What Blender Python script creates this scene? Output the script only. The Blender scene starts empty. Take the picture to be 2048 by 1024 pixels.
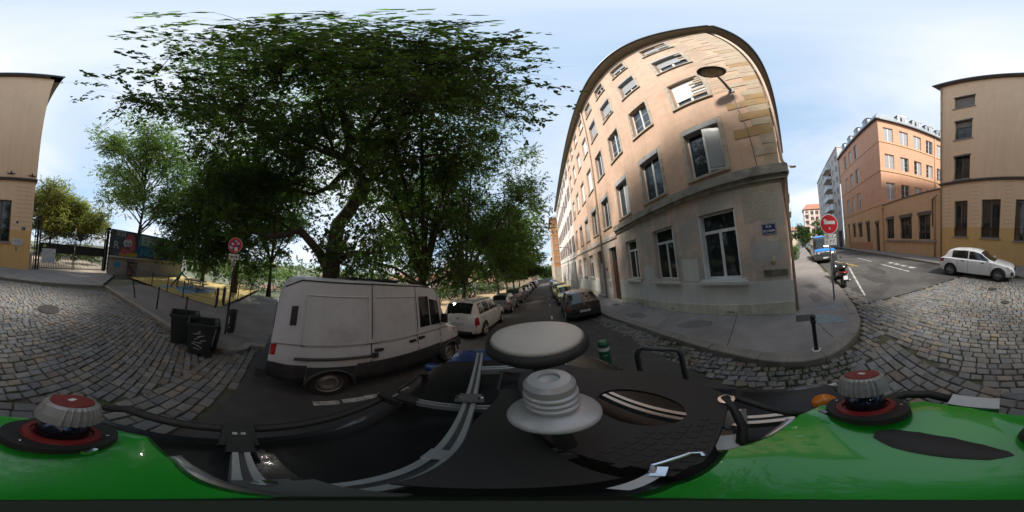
import bpy, bmesh, math, random
import numpy as np
from mathutils import Matrix, Vector
random.seed(7); RNG = np.random.default_rng(11)
SC = bpy.context.scene
COL = SC.collection
R = math.radians

# ------------------------------------------------------------------ camera (360 degree panorama on the roof of a mapping car)
CAMH = 2.35
cam_d = bpy.data.cameras.new('camera'); cam = bpy.data.objects.new('camera', cam_d); COL.objects.link(cam)
cam_d.type = 'PANO'
try: cam_d.panorama_type = 'EQUIRECTANGULAR'
except Exception: cam_d.cycles.panorama_type = 'EQUIRECTANGULAR'
cam_d.clip_start = 0.01; cam_d.clip_end = 3000
_r = Vector((0.97662516, 0.20584505, -0.06189595)); _f = Vector((-0.19839406, 0.97404442, 0.10898288)); _u = Vector((0.08272299, -0.09415563, 0.99211472))
cam.matrix_world = Matrix(((_r.x, _u.x, -_f.x, 0), (_r.y, _u.y, -_f.y, 0), (_r.z, _u.z, -_f.z, CAMH), (0, 0, 0, 1)))
SC.camera = cam
CAM_UP = _u

# ------------------------------------------------------------------ sky, sun, exposure
SUN_AZ, SUN_EL = R(-107), R(47)          # azimuth clockwise from +Y
world = bpy.data.worlds.new('World'); SC.world = world; world.use_nodes = True
def build_world():
    nt = world.node_tree; nt.nodes.clear()
    N = lambda t: nt.nodes.new(t); Lk = nt.links.new
    out = N('ShaderNodeOutputWorld'); bg = N('ShaderNodeBackground'); bg.inputs['Strength'].default_value = 0.13
    sky = N('ShaderNodeTexSky'); sky.sky_type = 'NISHITA'; sky.sun_disc = False
    sky.sun_elevation = SUN_EL; sky.sun_rotation = SUN_AZ
    sky.air_density = 1.0; sky.dust_density = 1.6; sky.ozone_density = 1.2; sky.altitude = 250
    tc = N('ShaderNodeTexCoord'); sep = N('ShaderNodeSeparateXYZ'); Lk(tc.outputs['Generated'], sep.inputs[0])
    zz = N('ShaderNodeMath'); zz.operation = 'MAXIMUM'; zz.inputs[1].default_value = 0.0; Lk(sep.outputs[2], zz.inputs[0])
    za = N('ShaderNodeMath'); za.operation = 'ADD'; za.inputs[1].default_value = 0.22; Lk(zz.outputs[0], za.inputs[0])
    dx = N('ShaderNodeMath'); dx.operation = 'DIVIDE'; Lk(sep.outputs[0], dx.inputs[0]); Lk(za.outputs[0], dx.inputs[1])
    dy = N('ShaderNodeMath'); dy.operation = 'DIVIDE'; Lk(sep.outputs[1], dy.inputs[0]); Lk(za.outputs[0], dy.inputs[1])
    cb = N('ShaderNodeCombineXYZ'); Lk(dx.outputs[0], cb.inputs[0]); Lk(dy.outputs[0], cb.inputs[1])
    no = N('ShaderNodeTexNoise'); no.inputs['Scale'].default_value = 0.75; no.inputs['Detail'].default_value = 9; no.inputs['Roughness'].default_value = 0.52
    no.inputs['Distortion'].default_value = 0.35
    Lk(cb.outputs[0], no.inputs['Vector'])
    rp = N('ShaderNodeValToRGB'); rp.color_ramp.elements[0].position = 0.37; rp.color_ramp.elements[1].position = 0.68
    rp.color_ramp.elements[0].color = (0.0, 0.0, 0.0, 1); rp.color_ramp.elements[1].color = (1, 1, 1, 1)
    Lk(no.outputs['Fac'], rp.inputs[0])
    # cloud brightness varies a little (grey bases)
    no2 = N('ShaderNodeTexNoise'); no2.inputs['Scale'].default_value = 1.4; no2.inputs['Detail'].default_value = 5; Lk(cb.outputs[0], no2.inputs['Vector'])
    cr = N('ShaderNodeValToRGB'); cr.color_ramp.elements[0].position = 0.3; cr.color_ramp.elements[1].position = 0.62
    cr.color_ramp.elements[0].color = (4.4, 4.85, 5.4, 1); cr.color_ramp.elements[1].color = (5.5, 5.6, 5.8, 1)
    Lk(no2.outputs['Fac'], cr.inputs[0])
    ve = N('ShaderNodeMix'); ve.data_type = 'RGBA'; ve.inputs[0].default_value = 0.80; Lk(sky.outputs[0], ve.inputs[6]); ve.inputs[7].default_value = (2.8, 3.95, 5.4, 1)   # thin high veil
    mx = N('ShaderNodeMix'); mx.data_type = 'RGBA'; Lk(rp.outputs[0], mx.inputs[0]); Lk(ve.outputs[2], mx.inputs[6]); Lk(cr.outputs[0], mx.inputs[7])
    Lk(mx.outputs[2], bg.inputs[0]); Lk(bg.outputs[0], out.inputs[0])
build_world()
sun_d = bpy.data.lights.new('sun', 'SUN'); sun = bpy.data.objects.new('sun', sun_d); COL.objects.link(sun)
sun_d.energy = 4.2; sun_d.angle = R(7); sun_d.color = (1.0, 0.94, 0.85)
_sd = Vector((math.sin(SUN_AZ)*math.cos(SUN_EL), math.cos(SUN_AZ)*math.cos(SUN_EL), math.sin(SUN_EL)))
sun.rotation_euler = _sd.to_track_quat('Z', 'Y').to_euler(); sun.location = _sd*60
SC.view_settings.view_transform = 'Standard'; SC.view_settings.look = 'None'; SC.view_settings.gamma = 1.0
SC.view_settings.exposure = 0.6
SC.view_settings.use_curve_mapping = False
SC.render.engine = 'CYCLES'
SC.cycles.use_denoising = True
SC.cycles.max_bounces = 8; SC.cycles.diffuse_bounces = 5; SC.cycles.glossy_bounces = 3; SC.cycles.transmission_bounces = 4; SC.cycles.transparent_max_bounces = 8
SC.cycles.caustics_reflective = False; SC.cycles.caustics_refractive = False

# ------------------------------------------------------------------ terrain height (street falls away to +Y, cross fall to -X)
def zf(x, y):
    return 0.05*min(max(x, -5.0), 4.4) - 1.7*(1 - math.exp(-max(y-1.5, 0)/28.0))
def sstep(t):
    t = min(max(t, 0), 1); return t*t*(3-2*t)

# ------------------------------------------------------------------ materials
def nd(nt, t, **kw):
    n = nt.nodes.new(t)
    for k, v in kw.items(): setattr(n, k, v)
    return n
def lin(c): return tuple(c) + (1,) if len(c) == 3 else tuple(c)
MATS = {}
def M(name, col, rough=0.6, var=0.18, scale=5.0, bump=0.0, bscale=60.0, metal=0.0, spec=0.5, col2=None, c2=(0.5, 0.7), scale2=1.2,
      streak=0.0, coat=0.0, attr=None, trans=0.0, emit=None, rvar=0.0, sc3=(1, 1, 1), detail=6):
    if name in MATS: return MATS[name]
    m = bpy.data.materials.new(name); m.use_nodes = True; nt = m.node_tree
    b = nt.nodes['Principled BSDF']; Lk = nt.links.new
    b.inputs['Roughness'].default_value = rough; b.inputs['Metallic'].default_value = metal
    b.inputs['Specular IOR Level'].default_value = spec; b.inputs['Coat Weight'].default_value = coat; b.inputs['Coat Roughness'].default_value = 0.05
    tc = nd(nt, 'ShaderNodeTexCoord'); mp = nd(nt, 'ShaderNodeMapping'); mp.inputs['Scale'].default_value = sc3; Lk(tc.outputs['Object'], mp.inputs['Vector'])
    no = nd(nt, 'ShaderNodeTexNoise'); no.inputs['Scale'].default_value = scale; no.inputs['Detail'].default_value = detail; no.inputs['Roughness'].default_value = 0.6
    Lk(mp.outputs[0], no.inputs['Vector'])
    rp = nd(nt, 'ShaderNodeValToRGB'); e = rp.color_ramp.elements; e[0].position = 0.28; e[1].position = 0.72
    e[0].color = lin([max(0, c*(1-var)) for c in col]); e[1].color = lin([min(1, c*(1+var)) for c in col])
    Lk(no.outputs['Fac'], rp.inputs[0]); cur = rp.outputs[0]
    if col2 is not None:
        n2 = nd(nt, 'ShaderNodeTexNoise'); n2.inputs['Scale'].default_value = scale2; n2.inputs['Detail'].default_value = 7; n2.inputs['Roughness'].default_value = 0.65
        Lk(mp.outputs[0], n2.inputs['Vector'])
        r2 = nd(nt, 'ShaderNodeValToRGB'); r2.color_ramp.elements[0].position = c2[0]; r2.color_ramp.elements[1].position = c2[1]
        Lk(n2.outputs['Fac'], r2.inputs[0])
        mx = nd(nt, 'ShaderNodeMix', data_type='RGBA'); Lk(r2.outputs[0], mx.inputs[0]); Lk(cur, mx.inputs[6]); mx.inputs[7].default_value = lin(col2); cur = mx.outputs[2]
    if streak > 0:      # rain streaks: noise drawn out along Z
        mp2 = nd(nt, 'ShaderNodeMapping'); mp2.inputs['Scale'].default_value = (2.2, 2.2, 0.12); Lk(tc.outputs['Object'], mp2.inputs['Vector'])
        n3 = nd(nt, 'ShaderNodeTexNoise'); n3.inputs['Scale'].default_value = 1.6; n3.inputs['Detail'].default_value = 8; n3.inputs['Roughness'].default_value = 0.7; Lk(mp2.outputs[0], n3.inputs['Vector'])
        r3 = nd(nt, 'ShaderNodeValToRGB'); r3.color_ramp.elements[0].position = 0.45; r3.color_ramp.elements[1].position = 0.75
        r3.color_ramp.elements[0].color = (1, 1, 1, 1); r3.color_ramp.elements[1].color = (1-streak,)*3 + (1,)
        Lk(n3.outputs['Fac'], r3.inputs[0])
        mm = nd(nt, 'ShaderNodeMix', data_type='RGBA', blend_type='MULTIPLY'); mm.inputs[0].default_value = 1.0
        Lk(cur, mm.inputs[6]); Lk(r3.outputs[0], mm.inputs[7]); cur = mm.outputs[2]
    if attr:            # per-piece tint stored on the mesh
        at = nd(nt, 'ShaderNodeAttribute'); at.attribute_name = attr
        mm = nd(nt, 'ShaderNodeMix', data_type='RGBA', blend_type='MULTIPLY'); mm.inputs[0].default_value = 1.0
        Lk(cur, mm.inputs[6]); Lk(at.outputs['Color'], mm.inputs[7]); cur = mm.outputs[2]
    Lk(cur, b.inputs['Base Color'])
    if rvar > 0:
        mr = nd(nt, 'ShaderNodeMapRange'); mr.inputs[3].default_value = max(0.02, rough-rvar); mr.inputs[4].default_value = min(1, rough+rvar)
        Lk(no.outputs['Fac'], mr.inputs[0]); Lk(mr.outputs[0], b.inputs['Roughness'])
    if bump > 0:
        nb = nd(nt, 'ShaderNodeTexNoise'); nb.inputs['Scale'].default_value = bscale; nb.inputs['Detail'].default_value = 4; Lk(tc.outputs['Object'], nb.inputs['Vector'])
        bp = nd(nt, 'ShaderNodeBump'); bp.inputs['Strength'].default_value = bump; bp.inputs['Distance'].default_value = 0.02
        Lk(nb.outputs['Fac'], bp.inputs['Height']); Lk(bp.outputs[0], b.inputs['Normal'])
    if emit: b.inputs['Emission Color'].default_value = lin(emit); b.inputs['Emission Strength'].default_value = 1.0
    if trans > 0: b.inputs['Transmission Weight'].default_value = trans; b.inputs['IOR'].default_value = 1.45
    MATS[name] = m; return m
def leaf_mat(name, col, tr, var=0.35):
    if name in MATS: return MATS[name]
    m = bpy.data.materials.new(name); m.use_nodes = True; nt = m.node_tree; Lk = nt.links.new
    b = nt.nodes['Principled BSDF']; out = nt.nodes['Material Output']
    at = nd(nt, 'ShaderNodeAttribute'); at.attribute_name = 'tint'
    mm = nd(nt, 'ShaderNodeMix', data_type='RGBA', blend_type='MULTIPLY'); mm.inputs[0].default_value = 1; mm.inputs[6].default_value = lin(col); Lk(at.outputs['Color'], mm.inputs[7])
    Lk(mm.outputs[2], b.inputs['Base Color']); b.inputs['Roughness'].default_value = 0.5; b.inputs['Specular IOR Level'].default_value = 0.35
    t = nd(nt, 'ShaderNodeBsdfTranslucent'); m2 = nd(nt, 'ShaderNodeMix', data_type='RGBA', blend_type='MULTIPLY'); m2.inputs[0].default_value = 1
    m2.inputs[6].default_value = lin(tr); Lk(at.outputs['Color'], m2.inputs[7]); Lk(m2.outputs[2], t.inputs['Color'])
    mx = nd(nt, 'ShaderNodeMixShader'); mx.inputs[0].default_value = 0.5; Lk(b.outputs[0], mx.inputs[1]); Lk(t.outputs[0], mx.inputs[2]); Lk(mx.outputs[0], out.inputs['Surface'])
    MATS[name] = m; return m
def glass_mat(name, col=(0.02, 0.025, 0.027), rough=0.04, clear=0.0, spec=0.6):
    if name in MATS: return MATS[name]
    m = bpy.data.materials.new(name); m.use_nodes = True; nt = m.node_tree
    b = nt.nodes['Principled BSDF']; b.inputs['Base Color'].default_value = lin(col); b.inputs['Roughness'].default_value = rough
    b.inputs['Specular IOR Level'].default_value = spec
    tc = nd(nt, 'ShaderNodeTexCoord'); no = nd(nt, 'ShaderNodeTexNoise'); no.inputs['Scale'].default_value = 1.5; no.inputs['Detail'].default_value = 2
    nt.links.new(tc.outputs['Object'], no.inputs['Vector'])
    bp = nd(nt, 'ShaderNodeBump'); bp.inputs['Strength'].default_value = 0.05; bp.inputs['Distance'].default_value = 0.05
    nt.links.new(no.outputs['Fac'], bp.inputs['Height']); nt.links.new(bp.outputs[0], b.inputs['Normal'])
    if clear > 0: b.inputs['Transmission Weight'].default_value = clear
    MATS[name] = m; return m

# ------------------------------------------------------------------ mesh and object helpers
def tag(o, label=None, cat=None, group=None, kind=None):
    if label: o['label'] = label
    if cat: o['category'] = cat
    if group: o['group'] = group
    if kind: o['kind'] = kind
    return o
WM = {}
def empty(name, loc=(0, 0, 0), rz=0.0, mat=None, label=None, cat=None, group=None, parent=None):
    o = bpy.data.objects.new(name, None); COL.objects.link(o); o.empty_display_size = 0.2
    mw = mat if mat is not None else Matrix.Translation(loc) @ Matrix.Rotation(rz, 4, 'Z')
    if parent is not None: o.parent = parent
    o.matrix_basis = mw
    WM[o.name] = (world_of(parent) @ mw) if parent is not None else mw
    return tag(o, label, cat, group)
class MB:
    def __init__(s): s.v = []; s.f = []; s.t = []
    def add(s, vs, fs, tint=None):
        n = len(s.v); s.v.extend([tuple(map(float, p)) for p in vs]); s.f.extend([tuple(i+n for i in q) for q in fs])
        if tint is not None: s.t.extend([tint]*len(vs))
        return s
    def frame(s, o, ux, uy, uz, x0, x1, y0, y1, z0, z1):
        o = Vector(o); P = lambda a, b, c: o+ux*a+uy*b+uz*c
        vs = [P(a, b, c) for c in (z0, z1) for a, b in ((x0, y0), (x1, y0), (x1, y1), (x0, y1))]
        return s.add(vs, [(3, 2, 1, 0), (4, 5, 6, 7), (0, 1, 5, 4), (1, 2, 6, 5), (2, 3, 7, 6), (3, 0, 4, 7)])
    def box(s, c, d, rz=0.0, rx=0.0, ry=0.0):
        m = Matrix.Rotation(rz, 3, 'Z') @ Matrix.Rotation(ry, 3, 'Y') @ Matrix.Rotation(rx, 3, 'X')
        return s.frame(c, m.col[0], m.col[1], m.col[2], -d[0]/2, d[0]/2, -d[1]/2, d[1]/2, -d[2]/2, d[2]/2)
    def fb(s, F, u0, u1, d0, d1, z0, z1):      # box in a facade frame: u along, d outwards, z up
        return s.frame(F[0], F[1], F[2], Vector((0, 0, 1)), u0, u1, d0, d1, z0, z1)
    def tube(s, pts, r, n=8, cap=True, closed=False):
        pts = [Vector(p) for p in pts]; k = len(pts); rs = r if isinstance(r, (list, tuple)) else [r]*k
        vs = []; prev = None
        for i, p in enumerate(pts):
            a = pts[max(i-1, 0)]; b = pts[min(i+1, k-1)]
            if closed: a = pts[(i-1) % k]; b = pts[(i+1) % k]
            t = (b-a).normalized() if (b-a).length > 1e-9 else Vector((0, 0, 1))
            if prev is None:
                u = t.cross(Vector((0, 0, 1)));
                if u.length < 1e-3: u = t.cross(Vector((1, 0, 0)))
                u.normalize()
            else:
                u = prev - t*prev.dot(t); u = u.normalized() if u.length > 1e-6 else t.orthogonal().normalized()
            prev = u; w = t.cross(u)
            vs += [p+u*(rs[i]*math.cos(2*math.pi*j/n))+w*(rs[i]*math.sin(2*math.pi*j/n)) for j in range(n)]
        fs = []
        for i in range(k if closed else k-1):
            i2 = (i+1) % k
            fs += [(i*n+j, i*n+(j+1) % n, i2*n+(j+1) % n, i2*n+j) for j in range(n)]
        if cap and not closed: fs += [tuple(range(n))[::-1], tuple((k-1)*n+j for j in range(n))]
        return s.add(vs, fs)
    def lathe(s, prof, n=20, c=(0, 0, 0), m=None, cap=True):
        c = Vector(c); vs = []; fs = []
        for r, z in prof:
            for j in range(n):
                q = Vector((r*math.cos(2*math.pi*j/n), r*math.sin(2*math.pi*j/n), z)); vs.append(c+(m @ q if m else q))
        for i in range(len(prof)-1): fs += [(i*n+j, i*n+(j+1) % n, (i+1)*n+(j+1) % n, (i+1)*n+j) for j in range(n)]
        if cap and prof[0][0] > 1e-4: fs.append(tuple(range(n))[::-1])
        if cap and prof[-1][0] > 1e-4: fs.append(tuple((len(prof)-1)*n+j for j in range(n)))
        return s.add(vs, fs)
    def prism(s, poly, z0, z1):
        n = len(poly); vs = [(x, y, z0) for x, y in poly]+[(x, y, z1) for x, y in poly]
        return s.add(vs, [tuple(range(n))[::-1], tuple(range(n, 2*n))]+[(i, (i+1) % n, n+(i+1) % n, n+i) for i in range(n)])
    def build(s, name, mat, parent=None, smooth=False, local=False, label=None, cat=None, group=None, kind=None, loc=None):
        me = bpy.data.meshes.new(name); me.from_pydata(s.v, [], s.f)
        mats = mat if isinstance(mat, (list, tuple)) else [mat]
        for q in mats: me.materials.append(q)
        if s.t and len(s.t) == len(s.v):
            ca = me.color_attributes.new('tint', 'FLOAT_COLOR', 'POINT')
            ca.data.foreach_set('color', np.array([tuple(c)+(1,) if len(c) == 3 else c for c in s.t], dtype=np.float32).ravel())
        if smooth: me.polygons.foreach_set('use_smooth', [True]*len(me.polygons))
        o = bpy.data.objects.new(name, me); COL.objects.link(o)
        if loc is not None:      # vertices are given in world space; put the origin at loc
            me.transform(Matrix.Translation(-Vector(loc)));
            if parent is None: o.location = loc
        if parent is not None: attach(o, parent, local, loc)
        me.update()
        return tag(o, label, cat, group, kind)
def world_of(o):
    m = WM.get(o.name)
    return m if m is not None else Matrix.Translation(o.location)
def attach(o, parent, local=False, loc=None):
    o.parent = parent
    if not local:
        ml = world_of(parent).inverted() @ (Matrix.Translation(loc) if loc is not None else Matrix.Identity(4))
        o.matrix_basis = ml; WM[o.name] = world_of(parent) @ ml
    else:
        WM[o.name] = world_of(parent)
def smooth_by_angle(o, ang=35):
    me = o.data
    for p in me.polygons: p.use_smooth = True
    try: me.set_sharp_from_angle(angle=R(ang))
    except Exception: pass
def copy_tree(o, parent=None):
    c = o.copy(); COL.objects.link(c); c.parent = parent
    for ch in o.children: copy_tree(ch, c)
    return c
def text_mesh(body, size, extrude=0.002, align='CENTER', space=1.0, bold=0.0):
    cu = bpy.data.curves.new('lettering', 'FONT'); cu.body = body; cu.size = size; cu.extrude = extrude; cu.align_x = align; cu.align_y = 'CENTER'
    cu.space_character = space; cu.resolution_u = 2; cu.offset = bold
    o = bpy.data.objects.new('lettering_tmp', cu); COL.objects.link(o)
    dg = bpy.context.evaluated_depsgraph_get(); me = bpy.data.meshes.new_from_object(o.evaluated_get(dg))
    bpy.data.objects.remove(o); bpy.data.curves.remove(cu); return me
def put_text(name, body, size, mat, mw, parent=None, bold=0.0, space=1.0, extrude=0.002, sx=1.0):
    me = text_mesh(body, size, extrude, bold=bold, space=space); me.transform(Matrix.Diagonal((sx, 1, 1, 1))); me.transform(mw); me.materials.clear(); me.materials.append(mat)
    o = bpy.data.objects.new(name, me); COL.objects.link(o)
    if parent is not None: attach(o, parent)
    return o
def sign_mat(F, u, d, z):   # text frame on a facade: readable from the d+ side
    ux, n = -F[1], F[2]
    if ux.cross(Vector((0, 0, 1))).dot(n) < 0: ux = -ux
    zz = Vector((0, 0, 1)); o = Vector(F[0])+F[1]*u+F[2]*d+zz*z
    return Matrix(((ux.x, zz.x, n.x, o.x), (ux.y, zz.y, n.y, o.y), (ux.z, zz.z, n.z, o.z), (0, 0, 0, 1)))
def facade(x, y, ang, flip=1):   # u direction at angle ang (deg from +X); outward normal = u rotated by -90*flip
    u = Vector((math.cos(R(ang)), math.sin(R(ang)), 0)); n = Vector((u.y, -u.x, 0))*flip
    return (Vector((x, y, 0)), u, n)
def lerp_tab(tab, s):
    if s <= tab[0][0]: return tab[0][1]
    for (a, va), (b, vb) in zip(tab, tab[1:]):
        if s <= b:
            t = (s-a)/(b-a) if b > a else 0
            return va+(vb-va)*t
    return tab[-1][1]
# ------------------------------------------------------------------ ground, roads, pavements
ASPH = M('asphalt', (0.062, 0.060, 0.058), 0.85, 0.22, 3.5, 0.35, 220, col2=(0.045, 0.043, 0.042), scale2=0.5, c2=(0.45, 0.65))
ASPH2 = M('asphalt_side_street', (0.085, 0.083, 0.080), 0.85, 0.2, 3.0, 0.35, 220, col2=(0.055, 0.053, 0.052), scale2=0.45, c2=(0.5, 0.6))
PAVE = M('pavement_asphalt', (0.25, 0.232, 0.224), 0.9, 0.16, 2.2, 0.25, 260, col2=(0.19, 0.176, 0.17), scale2=0.7, c2=(0.45, 0.7))
PAVEL = M('pavement_concrete', (0.19, 0.172, 0.165), 0.9, 0.18, 1.8, 0.25, 240, col2=(0.13, 0.118, 0.112), scale2=0.6, c2=(0.42, 0.7))
KERB = M('kerb_granite', (0.235, 0.215, 0.19), 0.85, 0.2, 9, 0.3, 90, col2=(0.14, 0.135, 0.12), scale2=2.2, c2=(0.5, 0.75))
BED = M('joint_earth', (0.085, 0.078, 0.060), 0.95, 0.35, 8, 0.4, 80, col2=(0.055, 0.072, 0.025), scale2=1.3, c2=(0.46, 0.62))
SETT = M('sett_stone', (0.175, 0.168, 0.160), 0.78, 0.16, 14, 0.5, 70, attr='tint', rvar=0.1, spec=0.45)
SOIL = M('park_gravel', (0.40, 0.285, 0.165), 0.95, 0.2, 2.0, 0.3, 160, col2=(0.28, 0.20, 0.115), scale2=0.5)
TERR = M('terrain_green', (0.085, 0.10, 0.050), 0.95, 0.35, 0.12, 0.0, col2=(0.13, 0.125, 0.095), scale2=0.05, c2=(0.45, 0.6))
PAINTW = M('road_paint_white', (0.50, 0.49, 0.46), 0.8, 0.18, 9, 0.1, 120, col2=(0.13, 0.125, 0.12), scale2=5, c2=(0.46, 0.66))
PAINTY = M('road_paint_yellow', (0.50, 0.36, 0.06), 0.8, 0.2, 9, col2=(0.14, 0.12, 0.08), scale2=5, c2=(0.5, 0.7))
PLAY = M('playground_yellow', (0.48, 0.37, 0.12), 0.9, 0.12, 1.2, 0.1, 200, col2=(0.42, 0.31, 0.09), scale2=0.8)
PLAYB = M('playground_blue', (0.20, 0.36, 0.50), 0.9, 0.14, 1.5, 0.1, 200)
IRON = M('cast_iron', (0.065, 0.060, 0.057), 0.6, 0.25, 20, 0.3, 120, metal=0.5)

def terr(x, y):
    vx = max(sstep((-19-x)/45.0), sstep((y-88)/55.0))
    far = max(-x, y)
    return zf(x, y) - 0.075 - 26*vx + 36*sstep((far-170)/210.0)
def grid_sheet(name, xs, ys, fz, mat, **kw):
    b = MB(); nx = len(xs); vs = [(x, y, fz(x, y)) for y in ys for x in xs]
    fs = [(j*nx+i, j*nx+i+1, (j+1)*nx+i+1, (j+1)*nx+i) for j in range(len(ys)-1) for i in range(nx-1)]
    b.add(vs, fs); return b.build(name, mat, **kw)
def lins(a, b, n): return [a+(b-a)*i/n for i in range(n+1)]
XS = [-1400, -900, -600, -450, -380, -320, -260, -220, -180, -140, -110, -85, -70, -60, -50, -42, -36, -30, -26, -22, -19, -16, -13, -10, -7, -5, -2, 0, 2, 4.4, 7, 10, 14, 20, 28, 40, 60, 90, 140, 250, 500, 1400]
YS = [-1400, -700, -400, -200, -100, -60, -40, -25, -15, -10, -5, 0, 1.5, 3, 5, 8, 11, 15, 20, 25, 31, 38, 46, 55, 65, 76, 88, 98, 110, 125, 143, 160, 180, 210, 250, 300, 380, 600, 1400]
g = grid_sheet('ground', XS, YS, terr, TERR, smooth=True); tag(g, kind='structure')

def strip(b, A, Bp, dz, n=6):      # quads between two polylines, following the ground
    k = len(A); vs = []
    for i in range(k):
        for j in range(n+1):
            t = j/n; x = A[i][0]+(Bp[i][0]-A[i][0])*t; y = A[i][1]+(Bp[i][1]-A[i][1])*t; vs.append((x, y, zf(x, y)+dz))
    b.add(vs, [(i*(n+1)+j, i*(n+1)+j+1, (i+1)*(n+1)+j+1, (i+1)*(n+1)+j) for i in range(k-1) for j in range(n)])
    return b
# main street asphalt
yy = [-0.55, -0.3, 0.2, 0.8, 1.5, 2.4, 3.5, 5, 6.5, 8, 10, 12.5, 15, 18, 22, 27, 33, 40, 48, 58, 70, 82]
rx = [(-0.55, 1.2), (-0.3, 1.62), (0.2, 1.66), (0.8, 1.72), (1.5, 1.82), (2.4, 2.02), (5, 2.25), (8, 2.5), (10, 2.56), (82, 2.56)]
b = MB(); strip(b, [(-4.75, y) for y in yy], [(lerp_tab(rx, y), y) for y in yy], -0.004, 8)
tag(b.build('street_asphalt', ASPH, smooth=True), kind='structure')
# side street asphalt
xx = [4.67, 6, 8, 11, 15, 20, 28, 40, 60, 90, 150]
b = MB(); strip(b, [(x, -1.6 if x > 7 else -1.62-0.14*(7-x)) for x in xx], [(x, -8.75) for x in xx], -0.004, 8)
tag(b.build('side_street_asphalt', ASPH2, smooth=True), kind='structure')
# bed of the cobbled crossing
b = MB()
ysb = lins(-9.9, -0.25, 14)
strip(b, [(-5.0, y) for y in ysb], [(4.9, y) for y in ysb], -0.045, 12)
ysb = [-0.25, 0.5, 1.5, 2.5, 3.5, 4.5, 5.5, 6.5, 7.5, 8.6]
strip(b, [(1.45, y) for y in ysb], [(2.95, y) for y in ysb], -0.045, 3)
strip(b, [(x, -1.2) for x in (4.9, 6.5, 8)], [(x, -2.2) for x in (4.9, 6.5, 8)], -0.045, 2)
cobbled = b.build('cobbled_road', BED, smooth=True); tag(cobbled, kind='structure')

# ---- setts
def sett(corners, zt, inset, rng):
    cx = sum(c[0] for c in corners)/4; cy = sum(c[1] for c in corners)/4
    vs = []
    for (x, y) in corners: vs.append((x, y, zf(x, y)-0.055))
    for (x, y) in corners: vs.append((x, y, zf(x, y)+zt-0.014))
    for (x, y) in corners:
        dx, dy = cx-x, cy-y; l = math.hypot(dx, dy); vs.append((x+dx/l*inset, y+dy/l*inset, zf(x, y)+zt+rng.uniform(-.003, .003)))
    fs = [(8, 9, 10, 11)]
    for i in range(4):
        j = (i+1) % 4; fs += [(i, j, 4+j, 4+i), (4+i, 4+j, 8+j, 8+i)]
    return vs, fs, (cx, cy)
KERB_R = [(2.56, 12.5), (2.56, 10), (2.54, 8.5), (2.56, 7.08), (2.70, 5.72), (2.76, 4.3), (2.68, 2.9), (2.58, 2.0), (2.50, 1.4), (2.42, .9), (2.37, .45), (2.36, .1), (2.44, -.22), (2.62, -.55), (2.90, -.86), (3.25, -1.1), (3.65, -1.27), (4.2, -1.36), (4.9, -1.4), (5.7, -1.44), (7, -1.48), (10, -1.5), (15, -1.5), (22, -1.5), (32, -1.5), (50, -1.5), (90, -1.5)]
def side_of_kerb(x, y):    # nearest signed gap to the right kerb: >0 on the road side
    best = 1e9; sg = 1
    for (ax, ay), (bx, by) in zip(KERB_R[:22], KERB_R[1:23]):
        dx, dy = bx-ax, by-ay; t = max(0, min(1, ((x-ax)*dx+(y-ay)*dy)/(dx*dx+dy*dy))); qx, qy = ax+dx*t, ay+dy*t
        dd = math.hypot(x-qx, y-qy)
        if dd < best: best = dd; sg = 1 if (dx*(y-ay)-dy*(x-ax)) < 0 else -1
    return best*sg
KERB_L = [(-4.66, -9.45), (-4.6, -8.4), (-4.5, -6.6), (-4.42, -5.4), (-4.32, -4.4), (-4.12, -3.4), (-3.92, -2.4), (-3.84, -1.6), (-3.95, -1.1), (-4.25, -.85), (-4.62, -.8)]
def kerbl_x(y):
    tab = sorted([(p[1], p[0]) for p in KERB_L]); return lerp_tab(tab, y)
MANHOLES = [(-0.71, -5.44, 0.36), (2.52, -6.19, 0.16), (1.61, -5.16, 0.12)]
def in_main(x, y):
    if y < -8.55-0.02*x*0 or y > -0.42: return False
    if x < kerbl_x(y)+0.04: return False
    if x > 4.62: return False
    if side_of_kerb(x, y) < 0.06 and y > -3: return False
    for mx, my, mr in MANHOLES:
        if math.hypot(x-mx, y-my) < mr+0.1: return False
    if y > -0.62 and x < -0.9: return False
    return True
def in_gutter(x, y): return 0.04 < side_of_kerb(x, y) < 0.62 and -0.42 <= y < 8.0
rng = random.Random(3)
setts = []
def tint_of(rng, moss=0.0):
    t = rng.random()
    b_ = rng.uniform(0.74, 1.18)
    if t < 0.07: c = (1.18, 1.0, 0.90)
    elif t < 0.12: c = (1.2, 1.09, 0.88)
    elif t < 0.40: c = (0.90, 0.96, 1.05)
    else: c = (1.0, 1.0, 0.98)
    return (c[0]*b_, c[1]*b_, c[2]*b_)
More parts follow.
